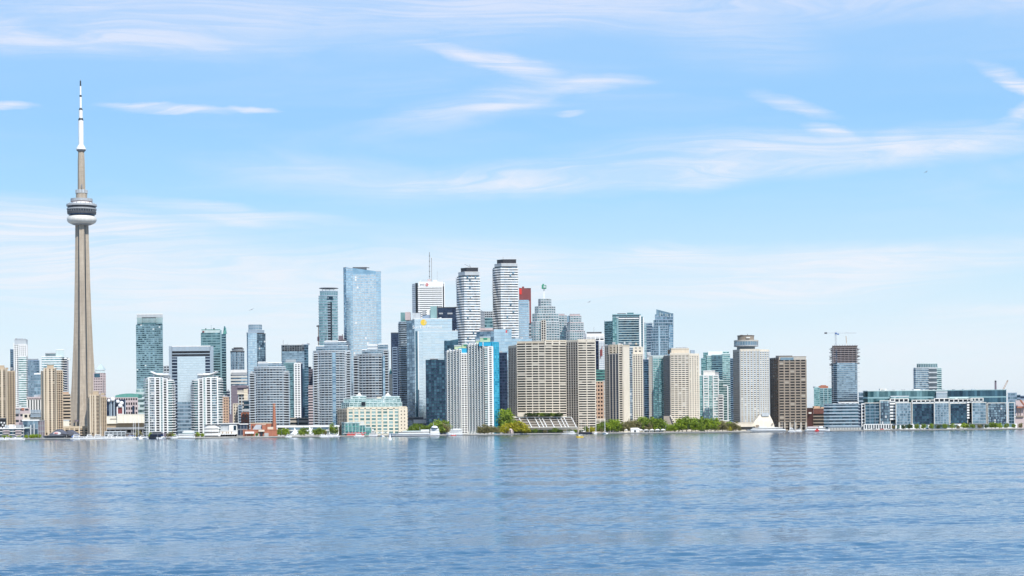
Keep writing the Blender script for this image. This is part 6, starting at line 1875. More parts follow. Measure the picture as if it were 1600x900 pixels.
def leaf_mat(name, c0, c1):
    m, t = new_mat(name)
    geo = t.n('ShaderNodeNewGeometry')
    oi = t.n('ShaderNodeObjectInfo')
    co = t.n('ShaderNodeTexCoord').outputs['Object']
    b_ = t.noise(co, .6, 2.0).outputs[0]
    f = t.math('ADD', t.math('MULTIPLY', geo.outputs['Random Per Island'], .6), t.maprange(b_, .35, .65, 0, .4))
    f = t.math('ADD', f, t.math('MULTIPLY', t.math('SUBTRACT', oi.outputs['Random'], .5), .5), clamp=True)
    c = t.mix(f, c0, c1)
    d = t.n('ShaderNodeBsdfDiffuse', {0: c})
    tr = t.n('ShaderNodeBsdfTranslucent', {0: c})
    mx = t.n('ShaderNodeMixShader', {0: .35, 1: d.outputs[0], 2: tr.outputs[0]})
    t.n('ShaderNodeOutputMaterial', {0: mx.outputs[0]})


leaf_mat('leaf_green', (.11, .17, .025), (.34, .44, .07))
leaf_mat('leaf_bright', (.16, .25, .02), (.44, .54, .06))
leaf_mat('leaf_yellow', (.26, .26, .02), (.62, .54, .06))
leaf_mat('leaf_bud', (.16, .15, .06), (.36, .32, .15))
leaf_mat('leaf_dark', (.035, .065, .02), (.12, .17, .05))
CROWNS = {}
for kind, mt in (('green', 'leaf_green'), ('bright', 'leaf_bright'), ('bud', 'leaf_bud'), ('dark', 'leaf_dark')):
    CROWNS[kind] = [crown_mesh(40 + i + len(kind) * 7, 46, 34, (4.7, 4.7, 5.0), .5, mt) for i in range(4)]
CROWNS['willow'] = [crown_mesh(91 + i, 60, 30, (5, 5, 4.2), .5, 'leaf_yellow', .5) for i in range(2)]
CROWNS['column'] = [crown_mesh(71 + i, 34, 24, (2.2, 2.2, 6.0), .45, 'leaf_green') for i in range(2)]


def trunk_mesh(seed):
    r = random.Random(seed)
    mb = MB()
    mb.tube([(0, 0, 0), (.1, 0, 1.5), (0, .1, 3.2), (.1, 0, 6.4)], [.32, .24, .2, .06], 7)
    for k in range(7):
        a = k * 2.4 + r.random()
        h = 2.0 + .45 * k
        L = r.uniform(2.0, 3.2)
        mb.tube([(0, 0, h), (math.cos(a) * L * .5, math.sin(a) * L * .5, h + 1.0), (math.cos(a) * L, math.sin(a) * L, h + 2.4)], [.13, .08, .03], 5)
    return mb.mesh('trunk', 'bark')


TRUNKS = [trunk_mesh(i) for i in range(3)]
NT_ = [0]


def tree(px, Y, h, kind, label, group, wide=1.0, name='tree', base=GROUND - .3, cat='tree'):
    i = NT_[0]
    NT_[0] += 1
    p = at(px, 672, Y)
    t_ = thing(name, label, cat, (p.x, Y, base), group)
    ch = 2 * {'willow': 4.2, 'column': 6.0}.get(kind, 4.6)
    k = h / 9.6 if kind != 'column' else h / 12.4
    tr = bpy.data.objects.new('trunk', TRUNKS[i % 3])
    link(tr, t_)
    tr.scale = (k, k, k)
    cr = bpy.data.objects.new('crown', CROWNS[kind][i % len(CROWNS[kind])])
    link(cr, t_)
    kk = h / (ch + .3)
    cr.location = (0, 0, h - ch * .47 * kk)
    cr.scale = (kk * wide * 1.1, kk * wide * 1.1, kk)
    cr.rotation_euler = (0, 0, i * 1.3)
    t_.rotation_euler = (0, 0, i * .77)
    return t_


TCOL = {'green': 'mid green', 'bright': 'bright green', 'bud': 'brownish budding', 'willow': 'yellow weeping', 'column': 'narrow columnar', 'dark': 'dark green'}
SEEN = {}


def where(px):
    marks = [(20, 'the white banded terminal'), (52, 'the blue pavilion'), (100, 'the gabled restaurant'), (208, 'the marina shed'), (249, 'the left white twin condo'), (323, 'the right white twin condo'),
             (358, 'the white theatre'), (410, 'the brick power house'), (432, 'the arts pavilion left end'), (480, 'the arts pavilion'), (520, 'the arts pavilion right end'), (556, 'the turquoise pavilion'), (582, 'the cream terminal'), (650, 'the mirrored tower'), (683, 'the dark reflection volume'),
             (715, 'the left ribbed condo'), (755, 'the right ribbed condo'), (788, 'the terraced podium left end'), (835, 'the terraced podium'), (880, 'the terraced podium right end'), (916, 'the tan slab east front'), (938, 'the peach block'), (975, 'the cream condo'), (1008, 'the white framed teal condo'),
             (1030, 'the lower teal condo'), (1065, 'the left hotel tower'), (1115, 'the hotel podium centre'), (1165, 'the hotel podium east end'), (1190, 'the flared buttress'), (1232, 'the brown tower'), (1275, 'the dark red brick block'), (1318, 'the banded office'),
             (1362, 'the campus first dark bay'), (1411, 'the campus pale left bay'), (1442, 'the campus wide dark bay'), (1471, 'the campus middle pale bay'), (1498, 'the white domed entrance'), (1530, 'the campus banded bay'), (1558, 'the campus dotted bay'), (1580, 'the campus end bay'), (1598, 'the pink factory')]
    return min(marks, key=lambda m_: abs(m_[0] - px))[1]


TREES = []


def trees(lst, group, front='in front of'):
    """list of (px, row of top, kind, set back metres, wide); labels say the kind, place and order along the quay"""
    TREES.append((lst, group))


def plant_all(front='in front of'):
    allx = [(q, where(q[0])) for lst, group in TREES for q in lst]
    for q, w_, group in [(q, where(q[0]), group) for lst, group in TREES for q in lst]:
        px, top, kind, back, wide = q
        Y = shoreY(px) + back
        h = (at(px, top, Y).z - (GROUND - .3))
        same = sorted([z_[0][0] for z_ in allx if z_[1] == w_ and z_[0][2] == kind])
        if len(same) == 1:
            lab = '%s tree %s %s' % (TCOL[kind], front, w_)
        else:
            ordn = ['leftmost', 'second from left', 'third from left', 'fourth from left', 'fifth from left', 'sixth from left'][same.index(px)]
            lab = '%s %s tree %s %s' % (ordn, TCOL[kind], front, w_)
        tree(px, Y, max(h, 2.5) * (.93 + .14 * ((px * 7.3) % 1.0)), kind, lab, group, wide)


G1 = 'trees along the left waterfront'
trees([(6, 680, 'bright', 12, 1.3), (11, 679.5, 'bright', 14, 1.1), (29, 680.5, 'green', 12, 1.2), (17, 681, 'green', 12, 1.0), (41, 679, 'bright', 10, 1), (48.5, 679, 'bright', 10, 1.2), (53, 678, 'bright', 9, 1.2), (59.5, 678.5, 'bright', 10, 1.3),
       (262, 677, 'bud', 10, 1.1), (268, 674.5, 'bud', 12, .9), (272, 678, 'bright', 9, 1), (309, 676, 'bright', 10, .9), (316, 677, 'bright', 10, .9), (305, 678, 'bud', 9, 1.0), (401, 676, 'green', 4, .7), (393, 677.5, 'bud', 4, .7), (235, 676, 'green', 14, .9), (216, 673, 'bud', 16, 1)], G1)
G2 = 'trees in front of the arts pavilion'
trees([(438, 670, 'green', 14, .9), (444, 669, 'bright', 10, 1.1), (447, 671, 'green', 14, .9), (470, 670, 'green', 12, 1.0), (476, 668.5, 'green', 14, 1.1), (492, 671, 'green', 12, 1), (498, 669, 'green', 10, 1), (503, 669.5, 'green', 12, 1), (508, 673, 'bud', 10, 1.1),
       (519, 660.5, 'column', 12, 1.3), (526, 667, 'column', 14, 1.2)], G2)
G3 = 'park trees below the mirrored tower'
trees([(647, 661, 'green', 26, .95), (655, 662, 'green', 26, 1.0), (667, 664, 'green', 24, 1.0), (672, 665, 'dark', 22, .9), (681, 657.5, 'green', 30, 1.0), (690, 654, 'green', 36, 1.1), (695, 660, 'bud', 22, 1.0), (686, 662, 'green', 20, 1.1)], G3)
G4 = 'trees round the small point in front of the condos'
trees([(756, 664, 'bud', 10, 1.1), (762, 666, 'bud', 8, 1.1), (768, 665.5, 'bud', 10, 1.1), (775, 667, 'bud', 8, 1.1), (750, 668, 'bud', 12, 1), (787, 665, 'willow', 12, 1.2), (797, 659, 'willow', 12, 1.25), (806, 658, 'willow', 10, 1.3), (815, 662, 'willow', 10, 1.25), (821, 668, 'willow', 8, 1.0),
       (789, 642, 'bright', 60, .8), (792, 647, 'green', 50, .8)], G4)
G5 = 'dark trees under the terraced podium'
trees([(829, 671, 'dark', 10, 1.1), (836, 670, 'green', 8, 1), (844, 671, 'dark', 10, 1.1), (852, 671, 'bud', 8, 1.0), (860, 670.5, 'dark', 10, 1.1), (867, 668, 'green', 8, 1), (874, 670, 'dark', 10, 1.1), (882, 671, 'bud', 8, 1.0), (890, 670, 'dark', 10, 1.1), (899, 671, 'green', 10, 1), (908, 671, 'dark', 12, 1)], G5)
G6 = 'trees between the tan slab and the hotel'
trees([(916, 667, 'green', 10, .8), (925, 666, 'willow', 8, .9), (921, 669, 'willow', 7, .8), (936, 664, 'green', 10, .9), (942, 660, 'green', 12, .9), (939, 668, 'bud', 8, .8), (952, 658, 'bright', 12, 1.2), (959, 656.5, 'bright', 12, 1.2), (963, 661, 'green', 10, 1.1), (970, 660, 'bud', 12, 1.1), (976, 660, 'bud', 10, 1),
       (985, 658, 'bud', 12, 1.1), (991, 655, 'bud', 14, 1.1), (998, 655.5, 'bud', 14, 1.1), (1003, 655, 'green', 14, 1), (1009, 652.5, 'green', 16, 1.2), (1017, 652.5, 'bright', 14, 1.1), (1023, 653, 'green', 16, 1.2), (1031, 655.5, 'green', 14, 1.1), (1013, 661, 'bud', 8, 1), (1040, 661, 'green', 12, 1.2), (1047, 664, 'bright', 10, 1.2)], G6)
G7 = 'trees in front of the hotel podium'
trees([(1054, 662, 'bright', 12, 1.2), (1060, 659, 'bright', 12, 1.2), (1066, 655, 'bright', 14, 1.2), (1073, 652, 'green', 16, 1.2), (1081, 652, 'green', 16, 1.2), (1087, 659, 'bright', 10, 1.1), (1095, 662, 'green', 10, 1.1), (1101, 650.5, 'green', 16, 1.1), (1105, 657, 'bright', 12, 1.1), (1111, 657, 'green', 12, 1.1), (1117, 652, 'bright', 14, 1.1),
       (1122, 658, 'bud', 12, 1.1), (1129, 657.5, 'bud', 12, 1.2), (1137, 658, 'green', 12, 1.1), (1143, 660, 'bud', 10, 1.1), (1149, 660, 'bud', 10, 1.0), (1140, 665, 'willow', 7, .8), (1155, 667, 'bud', 8, .8)], G7)
G8 = 'young trees along the right promenade'
trees([(1412, 664, 'dark', 12, .9), (1421.5, 663, 'dark', 12, .9), (1432, 662.5, 'green', 12, .9), (1443, 662.5, 'green', 12, .9), (1455, 662, 'green', 12, .9), (1466, 664, 'dark', 12, .9), (1477, 661.5, 'green', 12, .9), (1488, 661.5, 'green', 12, 1), (1497, 664, 'bud', 12, .8), (1506, 661.5, 'bright', 12, 1.1), (1512, 662, 'green', 12, 1),
       (1520, 662, 'green', 12, .8), (1531, 662.5, 'bud', 12, .9), (1541, 663, 'dark', 12, .8), (1549, 660, 'green', 12, 1), (1555, 660.5, 'green', 12, 1), (1562, 661, 'bright', 12, 1), (1573, 661.5, 'green', 12, .9), (1584, 662, 'green', 12, .9), (1595, 661, 'bud', 12, .8), (1396, 665, 'bud', 12, .7)], G8)
plant_all()
# roof garden on the tan slab podium
for i, (px, kind) in enumerate([(826, 'dark'), (836, 'dark'), (845, 'green'), (855, 'dark'), (864, 'green'), (873, 'dark')]):
    tree(px, 1880, 4.4, kind, '%s roof garden shrub, %s along the terraced podium top' % (TCOL[kind], ['first', 'second', 'third', 'fourth', 'fifth', 'sixth'][i]), 'roof garden shrubs on the terraced podium', 1.9, name='shrub', base=at(px, 651.3, 1880).z, cat='shrub')

# ================================================================ BOATS AND FLOATING THINGS
def hull(mb, L, B_, H, z0=-.3, bow=.32, n=9):
    """hull along x, bow at +x"""
    secs = []
    for i in range(n):
        f = i / (n - 1)
        x = -L / 2 + L * f
        wd = B_ / 2 * (1 if f < 1 - bow else max(0.0, math.cos((f - (1 - bow)) / bow * math.pi / 2)) ** .7)
        wd = max(wd, .04)
        sh = H * (1 + .22 * max(0, f - .5) ** 2 * 4)
        secs.append([(x - (0 if f < .98 else L * .02), -wd * .75, z0), (x, -wd, sh), (x, wd, sh), (x - (0 if f < .98 else L * .02), wd * .75, z0)])
    k = len(mb.v)
    for s_ in secs:
        mb.v += s_
    for i in range(n - 1):
        for j in range(4):
            j2 = (j + 1) % 4
            mb.f.append((k + i * 4 + j, k + (i + 1) * 4 + j, k + (i + 1) * 4 + j2, k + i * 4 + j2))
    mb.f.append((k, k + 1, k + 2, k + 3))
    e = k + (n - 1) * 4
    mb.f.append((e + 3, e + 2, e + 1, e))
    return mb


def lboat(name, label, px, Y, cat, group=None, rz=0.0):
    p = at(px, 670, Y)
    t_ = thing(name, label, cat, (p.x, Y, 0), group)
    t_.rotation_euler = (0, 0, rz)
    return t_


def part(mb, name, mat, parent, smooth=False):
    o = bpy.data.objects.new(name, mb.mesh(name, mat, (0, 0, 0), smooth))
    link(o, parent)
    return o


PROTO = {}


def cruiser_parts(L, H, decks, hm='white'):
    """list of (name, mesh)"""
    key = (L, H, decks, hm)
    if key in PROTO:
        return PROTO[key]
    B_ = L * .28
    r = [('hull', hull(MB(), L, B_, H).mesh('hull', hm)), ('boot_stripe', hull(MB(), L * 1.004, B_ * 1.01, H * .16, -.32).mesh('boot_stripe', 'navy'))]
    z = H
    x0, x1 = -L * .34, L * .26
    for d in range(decks):
        hh = 1.7
        r.append(('cabin', MB().hexa([(x0, -B_ * .38, z), (x1, -B_ * .34, z), (x1, B_ * .34, z), (x0, B_ * .38, z), (x0 + .3, -B_ * .34, z + hh), (x1 - 1.2, -B_ * .28, z + hh), (x1 - 1.2, B_ * .28, z + hh), (x0 + .3, B_ * .34, z + hh)]).mesh('cabin', 'white')))
        r.append(('window_band', MB().hexa([(x0 + .8, -B_ * .385, z + .7), (x1 - .6, -B_ * .345, z + .7), (x1 - .5, B_ * .345, z + .7), (x0 + .8, B_ * .385, z + .7), (x0 + .9, -B_ * .37, z + 1.25), (x1 - .85, -B_ * .325, z + 1.25), (x1 - .85, B_ * .325, z + 1.25), (x0 + .9, B_ * .37, z + 1.25)]).mesh('window_band', 'g_black')))
        z += hh
        x0 += L * .04
        x1 -= L * .12
    r.append(('radar_mast', MB().bar((x0 + 1, 0, z - .1), (x0 + .6, 0, z + 1.6), .18).mesh('radar_mast', 'palegrey')))
    r.append(('rail', MB().bar((L * .22, -B_ * .3, H + .7), (L * .47, 0, H + .95), .08).bar((L * .22, B_ * .3, H + .7), (L * .47, 0, H + .95), .08).mesh('rail', 'palegrey')))
    PROTO[key] = r
    return r


def cruiser(px, Y, L, label, rz=0.0, decks=1, H=1.3, group='motor boats moored at the marina', name='motor_boat', hm='white'):
    t_ = lboat(name, label, px, Y, 'boat', group, rz)
    cab = hl = None
    for nm, me in cruiser_parts(L, H, decks, hm):
        o = bpy.data.objects.new(nm, me)
        link(o, cab if nm == 'window_band' else hl if nm == 'boot_stripe' else t_)
        cab = o if nm == 'cabin' else cab
        hl = o if nm == 'hull' else hl
    return t_


def sail_parts(hm='white'):
    key = 'sail' + hm
    if key in PROTO:
        return PROTO[key]
    r = [('hull', hull(MB(), 10, 2.9, 1.1, -.3, .45).mesh('hull', hm)),
         ('cabin', MB().hexa([(-2.2, -.9, 1.1), (1.8, -.7, 1.1), (1.8, .7, 1.1), (-2.2, .9, 1.1), (-2, -.75, 1.7), (1.2, -.55, 1.6), (1.2, .55, 1.6), (-2, .75, 1.7)]).mesh('cabin', 'offwhite')),
         ('mast', MB().tube([(.6, 0, 1.1), (.6, 0, 15.5)], [.16, .12], 6).mesh('mast', 'white')),
         ('boom', MB().bar((.6, 0, 2.6), (-3.8, 0, 2.7), .3).mesh('boom', 'blue')),
         ('forestay', MB().bar((.6, 0, 15), (4.8, 0, 1.3), .05).mesh('forestay', 'grey'))]
    PROTO[key] = r
    return r


def sailboat(px, Y, label, k=1.0, rz=0.0, hm='white', group='masted sailing boats moored at the quay'):
    t_ = lboat('sailing_boat', label, px, Y, 'sailboat', group, rz)
    t_.scale = (k, k, k)
    for nm, me in sail_parts(hm):
        link(bpy.data.objects.new(nm, me), t_)
    return t_


q = lambda px, d=8: shoreY(px) - d
GM = 'motor boats moored at the marina'
marks = [(121, 'large bow-out white cruiser right of the gabled restaurant', 13, 2), (128, 'white motor boat with one cabin beside the blue tarpaulin', 10, 1), (135, 'white cabin boat below the tan podium openings', 11, 1), (141.5, 'small white cruiser below the left edge of the short tan tower', 12, 2),
         (148, 'white motor boat below the middle of the short tan tower', 11, 1), (154.5, 'two deck white cruiser below the right pilaster of the short tan tower', 13, 2), (161, 'white motor boat below the right edge of the short tan tower', 10, 1), (168, 'white motor boat below the marina office left end', 12, 1),
         (174, 'two deck cruiser in front of the marina office', 12, 2), (181, 'white motor boat in front of the marina office right end', 10, 1), (187.5, 'white cabin boat left of the brown harbour shed', 11, 1), (194, 'white motor boat touching the brown harbour shed', 10, 1), (201, 'white motor boat left of the first masts', 9, 1)]
for i, (px, lab, L, dk) in enumerate(marks):
    cruiser(px, q(px, 5 + (i * 7) % 9), L, lab, [.15, -.2, math.pi + .1, .3, math.pi - .25][i % 5], dk)
marks = [(13, 'small white motor boat below the banded terminal', 9, 1), (2, 'white motor boat cut by the left photo edge', 10, 1), (20, 'white motor boat right of the far left ones', 8, 1), (30, 'long low white motor boat left of the blue pavilion', 11, 1), (224, 'white motor boat right of the tall masts', 9, 1),
         (273, 'small white motor boat left of the white tour boat', 8, 1), (506, 'small white boat left of the turquoise pavilion', 8, 1), (514, 'second small white boat left of the turquoise pavilion', 8, 1), (522, 'white cabin boat touching the turquoise pavilion left end', 11, 1),
         (561, 'white motor boat below the red awning', 10, 1), (451, 'tiny white boat below the arts pavilion', 6, 1), (893, 'low white boat left of the black hulled sailing ship', 9, 1), (1215, 'small white boat right of the long cruise boat', 8, 1), (1238, 'white cabin boat in front of the brown tower middle', 9, 2), (1247, 'grey white boat in front of the brown tower right side', 8, 1)]
for i, (px, lab, L, dk) in enumerate(marks):
    cruiser(px, q(px, 6 + (i * 5) % 8), L, lab, [.1, -.15, math.pi][i % 3], dk, group='small white boats moored along the quay')
for i, (px, k, lab) in enumerate([(207.3, 1.35, 'leftmost sailing boat of the masts before the cream hall'), (210.6, 1.3, 'second sailing boat of the masts before the cream hall'), (217, 1.4, 'third sailing boat of the masts before the cream hall'), (241.3, 1.4, 'tall masted sailing boat before the left white twin condo, left of two'),
                                  (254.7, 1.35, 'tall masted sailing boat before the left white twin condo, right of two'), (123.8, .95, 'short masted sailing boat beside the gabled restaurant'), (157, .8, 'small sailing boat among the marina motor boats'), (596.5, .9, 'sailing boat moored before the cream terminal'), (228.5, .9, 'small sailing boat between the two mast groups'),
                                  (931, 1.15, 'white hulled sailing boat right of the black hulled ship'), (1241, .8, 'small sailing boat below the brown tower'), (1222, .7, 'tiny sailing boat at the left foot of the brown tower'), (945, .95, 'white sailing boat under the bright green trees')]):
    sailboat(px, q(px, 7 + (i % 3) * 3), lab, k, [.9, 1.2, 2.0, -.9, 1.4][i % 5])


def big_boat(px0, px1, Y, label, rows, name='passenger_ferry', cat='ferry', hullm='white', right_bow=True, H=2.6, stripe='navy', extra=None):
    pm = (px0 + px1) / 2
    L = (px1 - px0) * Y / FPX
    t_ = lboat(name, label, pm, Y, cat)
    B_ = min(9, L * .25)
    o = part(hull(MB(), L, B_, H, -.4, .22, 12), 'hull', hullm, t_)
    o2 = part(hull(MB(), L * 1.003, B_ * 1.01, H * .22, -.42, .22, 12), 'boot_stripe', stripe, t_)
    o3 = part(hull(MB(), L * 1.002, B_ * 1.012, H * .72, H * .58, .22, 12), 'rubbing_band', 'grey', t_)
    for o_ in (o, o2, o3):
        if not right_bow:
            o_.scale = (-1, 1, 1)
    for (f0, f1, z0_, z1_, mt) in rows:
        x0, x1 = -L / 2 + L * f0, -L / 2 + L * f1
        part(MB().box(((x0 + x1) / 2, 0, (z0_ + z1_) / 2), (x1 - x0, B_ * .8, z1_ - z0_)), 'deckhouse' if mt != 'g_black' else 'window_band', mt, t_).scale = (1, 1.0 if mt != 'g_black' else 1.03, 1)
    return t_


tb = big_boat(607, 672, q(640, 14), 'long low white ferry with dark bands moored below the mirrored tower', [(.24, .98, 2.5, 3.6, 'white'), (.22, .99, 3.6, 4.2, 'g_black'), (.24, .98, 4.2, 4.6, 'offwhite'), (.35, .78, 4.6, 5.4, 'paleteal'), (.78, .98, 4.6, 6.4, 'white')], right_bow=False, H=2.7)
part(MB().bar((10, 0, 5), (10, 0, 9), .25), 'mast', 'grey', tb)
tb = big_boat(671, 687, q(679, 17), 'tall rounded white boat with domed upper deck at the right end of the long ferry', [(.08, .95, 2.5, 5.0, 'white'), (.06, .97, 5.0, 5.5, 'grey'), (.10, .92, 5.5, 7.2, 'white'), (.16, .84, 7.2, 7.7, 'g_black')], name='paddle_boat', cat='boat', H=2.8)
part(MB().lathe([(3.4, 7.7), (3.1, 8.8), (1.8, 9.6), (.1, 9.9)], 16, 0, 0), 'domed_roof', 'white', tb, True)
part(MB().bar((-1, 0, 9.5), (-1, 0, 12.5), .2), 'mast', 'white', tb)
tb = big_boat(697.5, 722.5, q(710, 9), 'stepped white yacht moored at the foot of the left ribbed condo', [(.10, .98, 2.3, 3.4, 'white'), (.2, .7, 3.4, 4.0, 'g_black'), (.2, .98, 4.0, 4.7, 'white'), (.28, .96, 4.7, 5.2, 'g_shade'), (.30, .96, 5.2, 6.1, 'white'), (.42, .9, 6.1, 7.1, 'white')], name='motor_yacht', cat='yacht', right_bow=False, H=2.3)
rb = cruiser(708.5, q(708, 22), 5, 'small red and white tender in front of the stepped white yacht', .2, 1, .9, None, 'tender_boat', 'redbright')
tb = big_boat(1167, 1227, q(1197, 10), 'long streamlined white cruise boat in front of the flared buttress', [(.1, .99, 2.2, 3.2, 'white'), (.16, .98, 3.2, 3.9, 'g_black'), (.14, .92, 3.9, 4.6, 'white'), (.3, .8, 4.6, 5.2, 'offwhite'), (.32, .5, 5.2, 6.2, 'white')], name='cruise_boat', cat='boat', right_bow=False, H=2.4, stripe='black')
tb = big_boat(1258, 1297, q(1277, 10), 'double deck white tour boat in front of the dark red brick block', [(.05, .8, 2.0, 3.0, 'white'), (.08, .85, 3.0, 3.7, 'g_black'), (.03, .8, 3.7, 4.3, 'white'), (.1, .5, 4.3, 5.6, 'pinkstone'), (.55, .7, 4.3, 5.8, 'white')], name='tour_boat', cat='boat', H=2.1)
tb = big_boat(1273, 1280, q(1276, 20), 'small bright red tugboat in front of the double deck tour boat', [(.3, .75, 1.6, 3.2, 'redbright'), (.36, .7, 2.2, 2.8, 'g_black')], name='tugboat', cat='boat', hullm='redbright', H=1.7)
tb = big_boat(278, 305, q(291, 9), 'white double deck tour boat with a black bow left of the right white twin condo', [(.05, .95, 2.0, 3.0, 'white'), (.1, .9, 3.0, 3.7, 'g_shade'), (.05, .95, 3.7, 4.6, 'white'), (.3, .92, 4.6, 5.4, 'g_mint'), (.28, .95, 5.4, 6.6, 'white'), (.34, .94, 6.6, 7.6, 'offwhite')], name='tour_boat', cat='boat', H=2.1, stripe='black')
tb = big_boat(232, 259, q(245, 9), 'black hulled boat with dark wheelhouse before the left white twin condo', [(.1, .9, 2.2, 4.6, 'g_navy'), (.2, .8, 4.6, 6.8, 'midgrey'), (.25, .75, 5.2, 6.2, 'g_black'), (.75, 1.0, 2.2, 5.5, 'mauve')], name='moored_ship', cat='boat', hullm='black', H=2.4)
tb = big_boat(904, 925, q(915, 9), 'black hulled three masted ship before the tan slab east front', [(.15, .85, 1.8, 2.4, 'brown'), (.3, .5, 2.4, 3.4, 'offwhite')], name='sailing_ship', cat='sailing ship', hullm='black', H=1.9, right_bow=False)
for x in (-4.2, 0, 4.0):
    part(MB().tube([(x, 0, 1.8), (x, 0, 14.5)], [.2, .1], 6), 'mast', 'offwhite', tb)
tb = big_boat(576, 590, q(583, 8), 'small white harbour ferry with wheelhouse before the cream terminal', [(.1, .9, 1.8, 3.4, 'white'), (.15, .85, 2.3, 3.0, 'g_shade'), (.3, .7, 3.4, 5.6, 'offwhite'), (.34, .66, 4.2, 5.0, 'g_black'), (.4, .55, 5.6, 7.4, 'white')], name='harbour_ferry', cat='ferry', H=1.9)
tb = big_boat(878, 898, q(888, 8), 'white flat awning boat left of the black hulled ship', [(.1, .9, 3.0, 3.4, 'white'), (.15, .85, 1.4, 1.9, 'offwhite')], name='awning_boat', cat='boat', H=1.3)
for x in (-5, -2, 2, 5):
    part(MB().bar((x, -1.2, 1.2), (x, -1.2, 3.1), .12), 'awning_post', 'grey', tb)
# yellow water taxi out on the lake, its wake; white channel marker
t_ = lboat('water_taxi', 'yellow and white water taxi out on the lake before the tan slab', 905.5, at(905, 685.5, 1500).y * 0 + 1240, 'boat', None, math.pi + .25)
part(hull(MB(), 5.0, 2.3, 1.0, -.2), 'hull', 'yellow', t_)
part(MB().box((-.3, 0, 2.3), (3.0, 2.1, .16)), 'canopy', 'white', t_)
part(MB().box((.2, 0, 1.35), (1.3, 1.5, .8)), 'console', 'offwhite', t_)
for x in (-1.6, 1.0):
    for y in (-.9, .9):
        part(MB().bar((x, y, .9), (x, y, 2.3), .08), 'canopy_post', 'white', t_)
t_ = lboat('channel_marker', 'white cone shaped channel marker floating before the cream terminal', 609.3, 1230, 'buoy')
part(MB().lathe([(1.3, -.2), (1.3, .5), (1.0, .7)], 14), 'float', 'white', t_)
part(MB().lathe([(.8, .7), (.45, 2.6), (.12, 4.2)], 12), 'cone', 'white', t_)

# blue tarpaulin tent and red flag by the marina, shore shelter
t_ = thing('tarpaulin_tent', 'small blue peaked tarpaulin beside the gabled restaurant', 'tent', (at(116.5, 680, 1712).x, 1712, GROUND - .25))
part(MB().prism([(-3, -2), (3, -2), (3, 2), (-3, 2)], 1.2, 3.6, [(-.6, -.5), (1.4, -.5), (1.4, .5), (-.6, .5)]), 'tarpaulin', 'blue', t_)
for x in (-2.6, 2.6):
    for y in (-1.6, 1.6):
        part(MB().bar((x, y, 0), (x, y, 1.3), .12), 'tent_pole', 'grey', t_)
p = at(797.5, 678, shoreY(797) + 6)
t_ = thing('stone_pavilion', 'small pale domed shelter under the yellow willows on the point', 'shelter', (p.x, p.y, GROUND - .25))
part(MB().lathe([(3.4, 0), (3.3, 2.2), (2.5, 3.9), (1.2, 5.0), (.1, 5.4)], 14), 'dome', 'pinkstone', t_, True)
part(MB().box((0, -3.3, 2.0), (.8, .8, 4.2)), 'doorway', 'black', t_)
t_ = thing('white_tent', 'long low white tent roof under the trees left of the hotel', 'tent', (at(1018, 672, shoreY(1018) + 5).x, shoreY(1018) + 5, GROUND - .25))
for i in range(5):
    part(MB().hexa([(-14 + i * 5.8, -2, 2.1), (-8.5 + i * 5.8, -2, 2.1), (-8.5 + i * 5.8, 3, 2.1), (-14 + i * 5.8, 3, 2.1), (-12 + i * 5.8, -.2, 3.3), (-10.5 + i * 5.8, -.2, 3.3), (-10.5 + i * 5.8, 1, 3.3), (-12 + i * 5.8, 1, 3.3)]), 'tent_roof', 'white', t_)
    part(MB().bar((-13.6 + i * 5.8, -1.8, 0), (-13.6 + i * 5.8, -1.8, 2.1), .15), 'tent_pole', 'palegrey', t_)
t_ = thing('garden_kiosk', 'white gabled kiosk among the brownish trees right of the cream condo', 'kiosk', (at(992, 671, shoreY(992) + 6).x, shoreY(992) + 6, GROUND - .25))
part(MB().box((0, 0, 1.6), (9, 4, 3.2)), 'wall', 'white', t_)
part(MB().hexa([(-5, -2.4, 3.2), (5, -2.4, 3.2), (5, 2.4, 3.2), (-5, 2.4, 3.2), (-4, -.1, 4.8), (4, -.1, 4.8), (4, .1, 4.8), (-4, .1, 4.8)]), 'roof', 'white', t_)
part(MB().box((0, -2.05, 1.2), (2.0, .1, 2.2)), 'window', 'g_shade', t_)
t_ = thing('garden_kiosk', 'tiny cream hut under the trees left of the white gabled kiosk', 'kiosk', (at(978, 673, shoreY(978) + 5).x, shoreY(978) + 5, GROUND - .25))
part(MB().box((0, 0, 1.2), (3.4, 3, 2.4)), 'wall', 'creamwarm', t_)
part(MB().prism([(-2.1, -1.9), (2.1, -1.9), (2.1, 1.9), (-2.1, 1.9)], 2.4, 3.8, [(-.1, -.1), (.1, -.1), (.1, .1), (-.1, .1)]), 'roof', 'offwhite', t_)

# patio parasols, parked cars, promenade lamps along the quay
spots = [(318, 'left'), (326, ''), (334, ''), (348, ''), (352, ''), (360, ''), (366, '')]
GP = 'parasols on the theatre quay'
par = MB().prism([(math.cos(a) * 1.8, math.sin(a) * 1.8) for a in [k * math.pi / 4 for k in range(8)]], 2.3, 3.0, [(math.cos(a) * .1, math.sin(a) * .1) for a in [k * math.pi / 4 for k in range(8)]])
par_w, par_r = par.mesh('canopy', 'offwhite'), par.mesh('canopy', 'redbright')
pole_m = MB().tube([(0, 0, 0), (0, 0, 2.4)], [.05, .05], 6).mesh('pole', 'grey')


def parasol(px, label, red, group, back=5):
    Y = shoreY(px) + back
    t_ = thing('parasol', label, 'parasol', (at(px, 675, Y).x, Y, GROUND - .25), group)
    link(bpy.data.objects.new('canopy', par_r if red else par_w), t_)
    link(bpy.data.objects.new('pole', pole_m), t_)


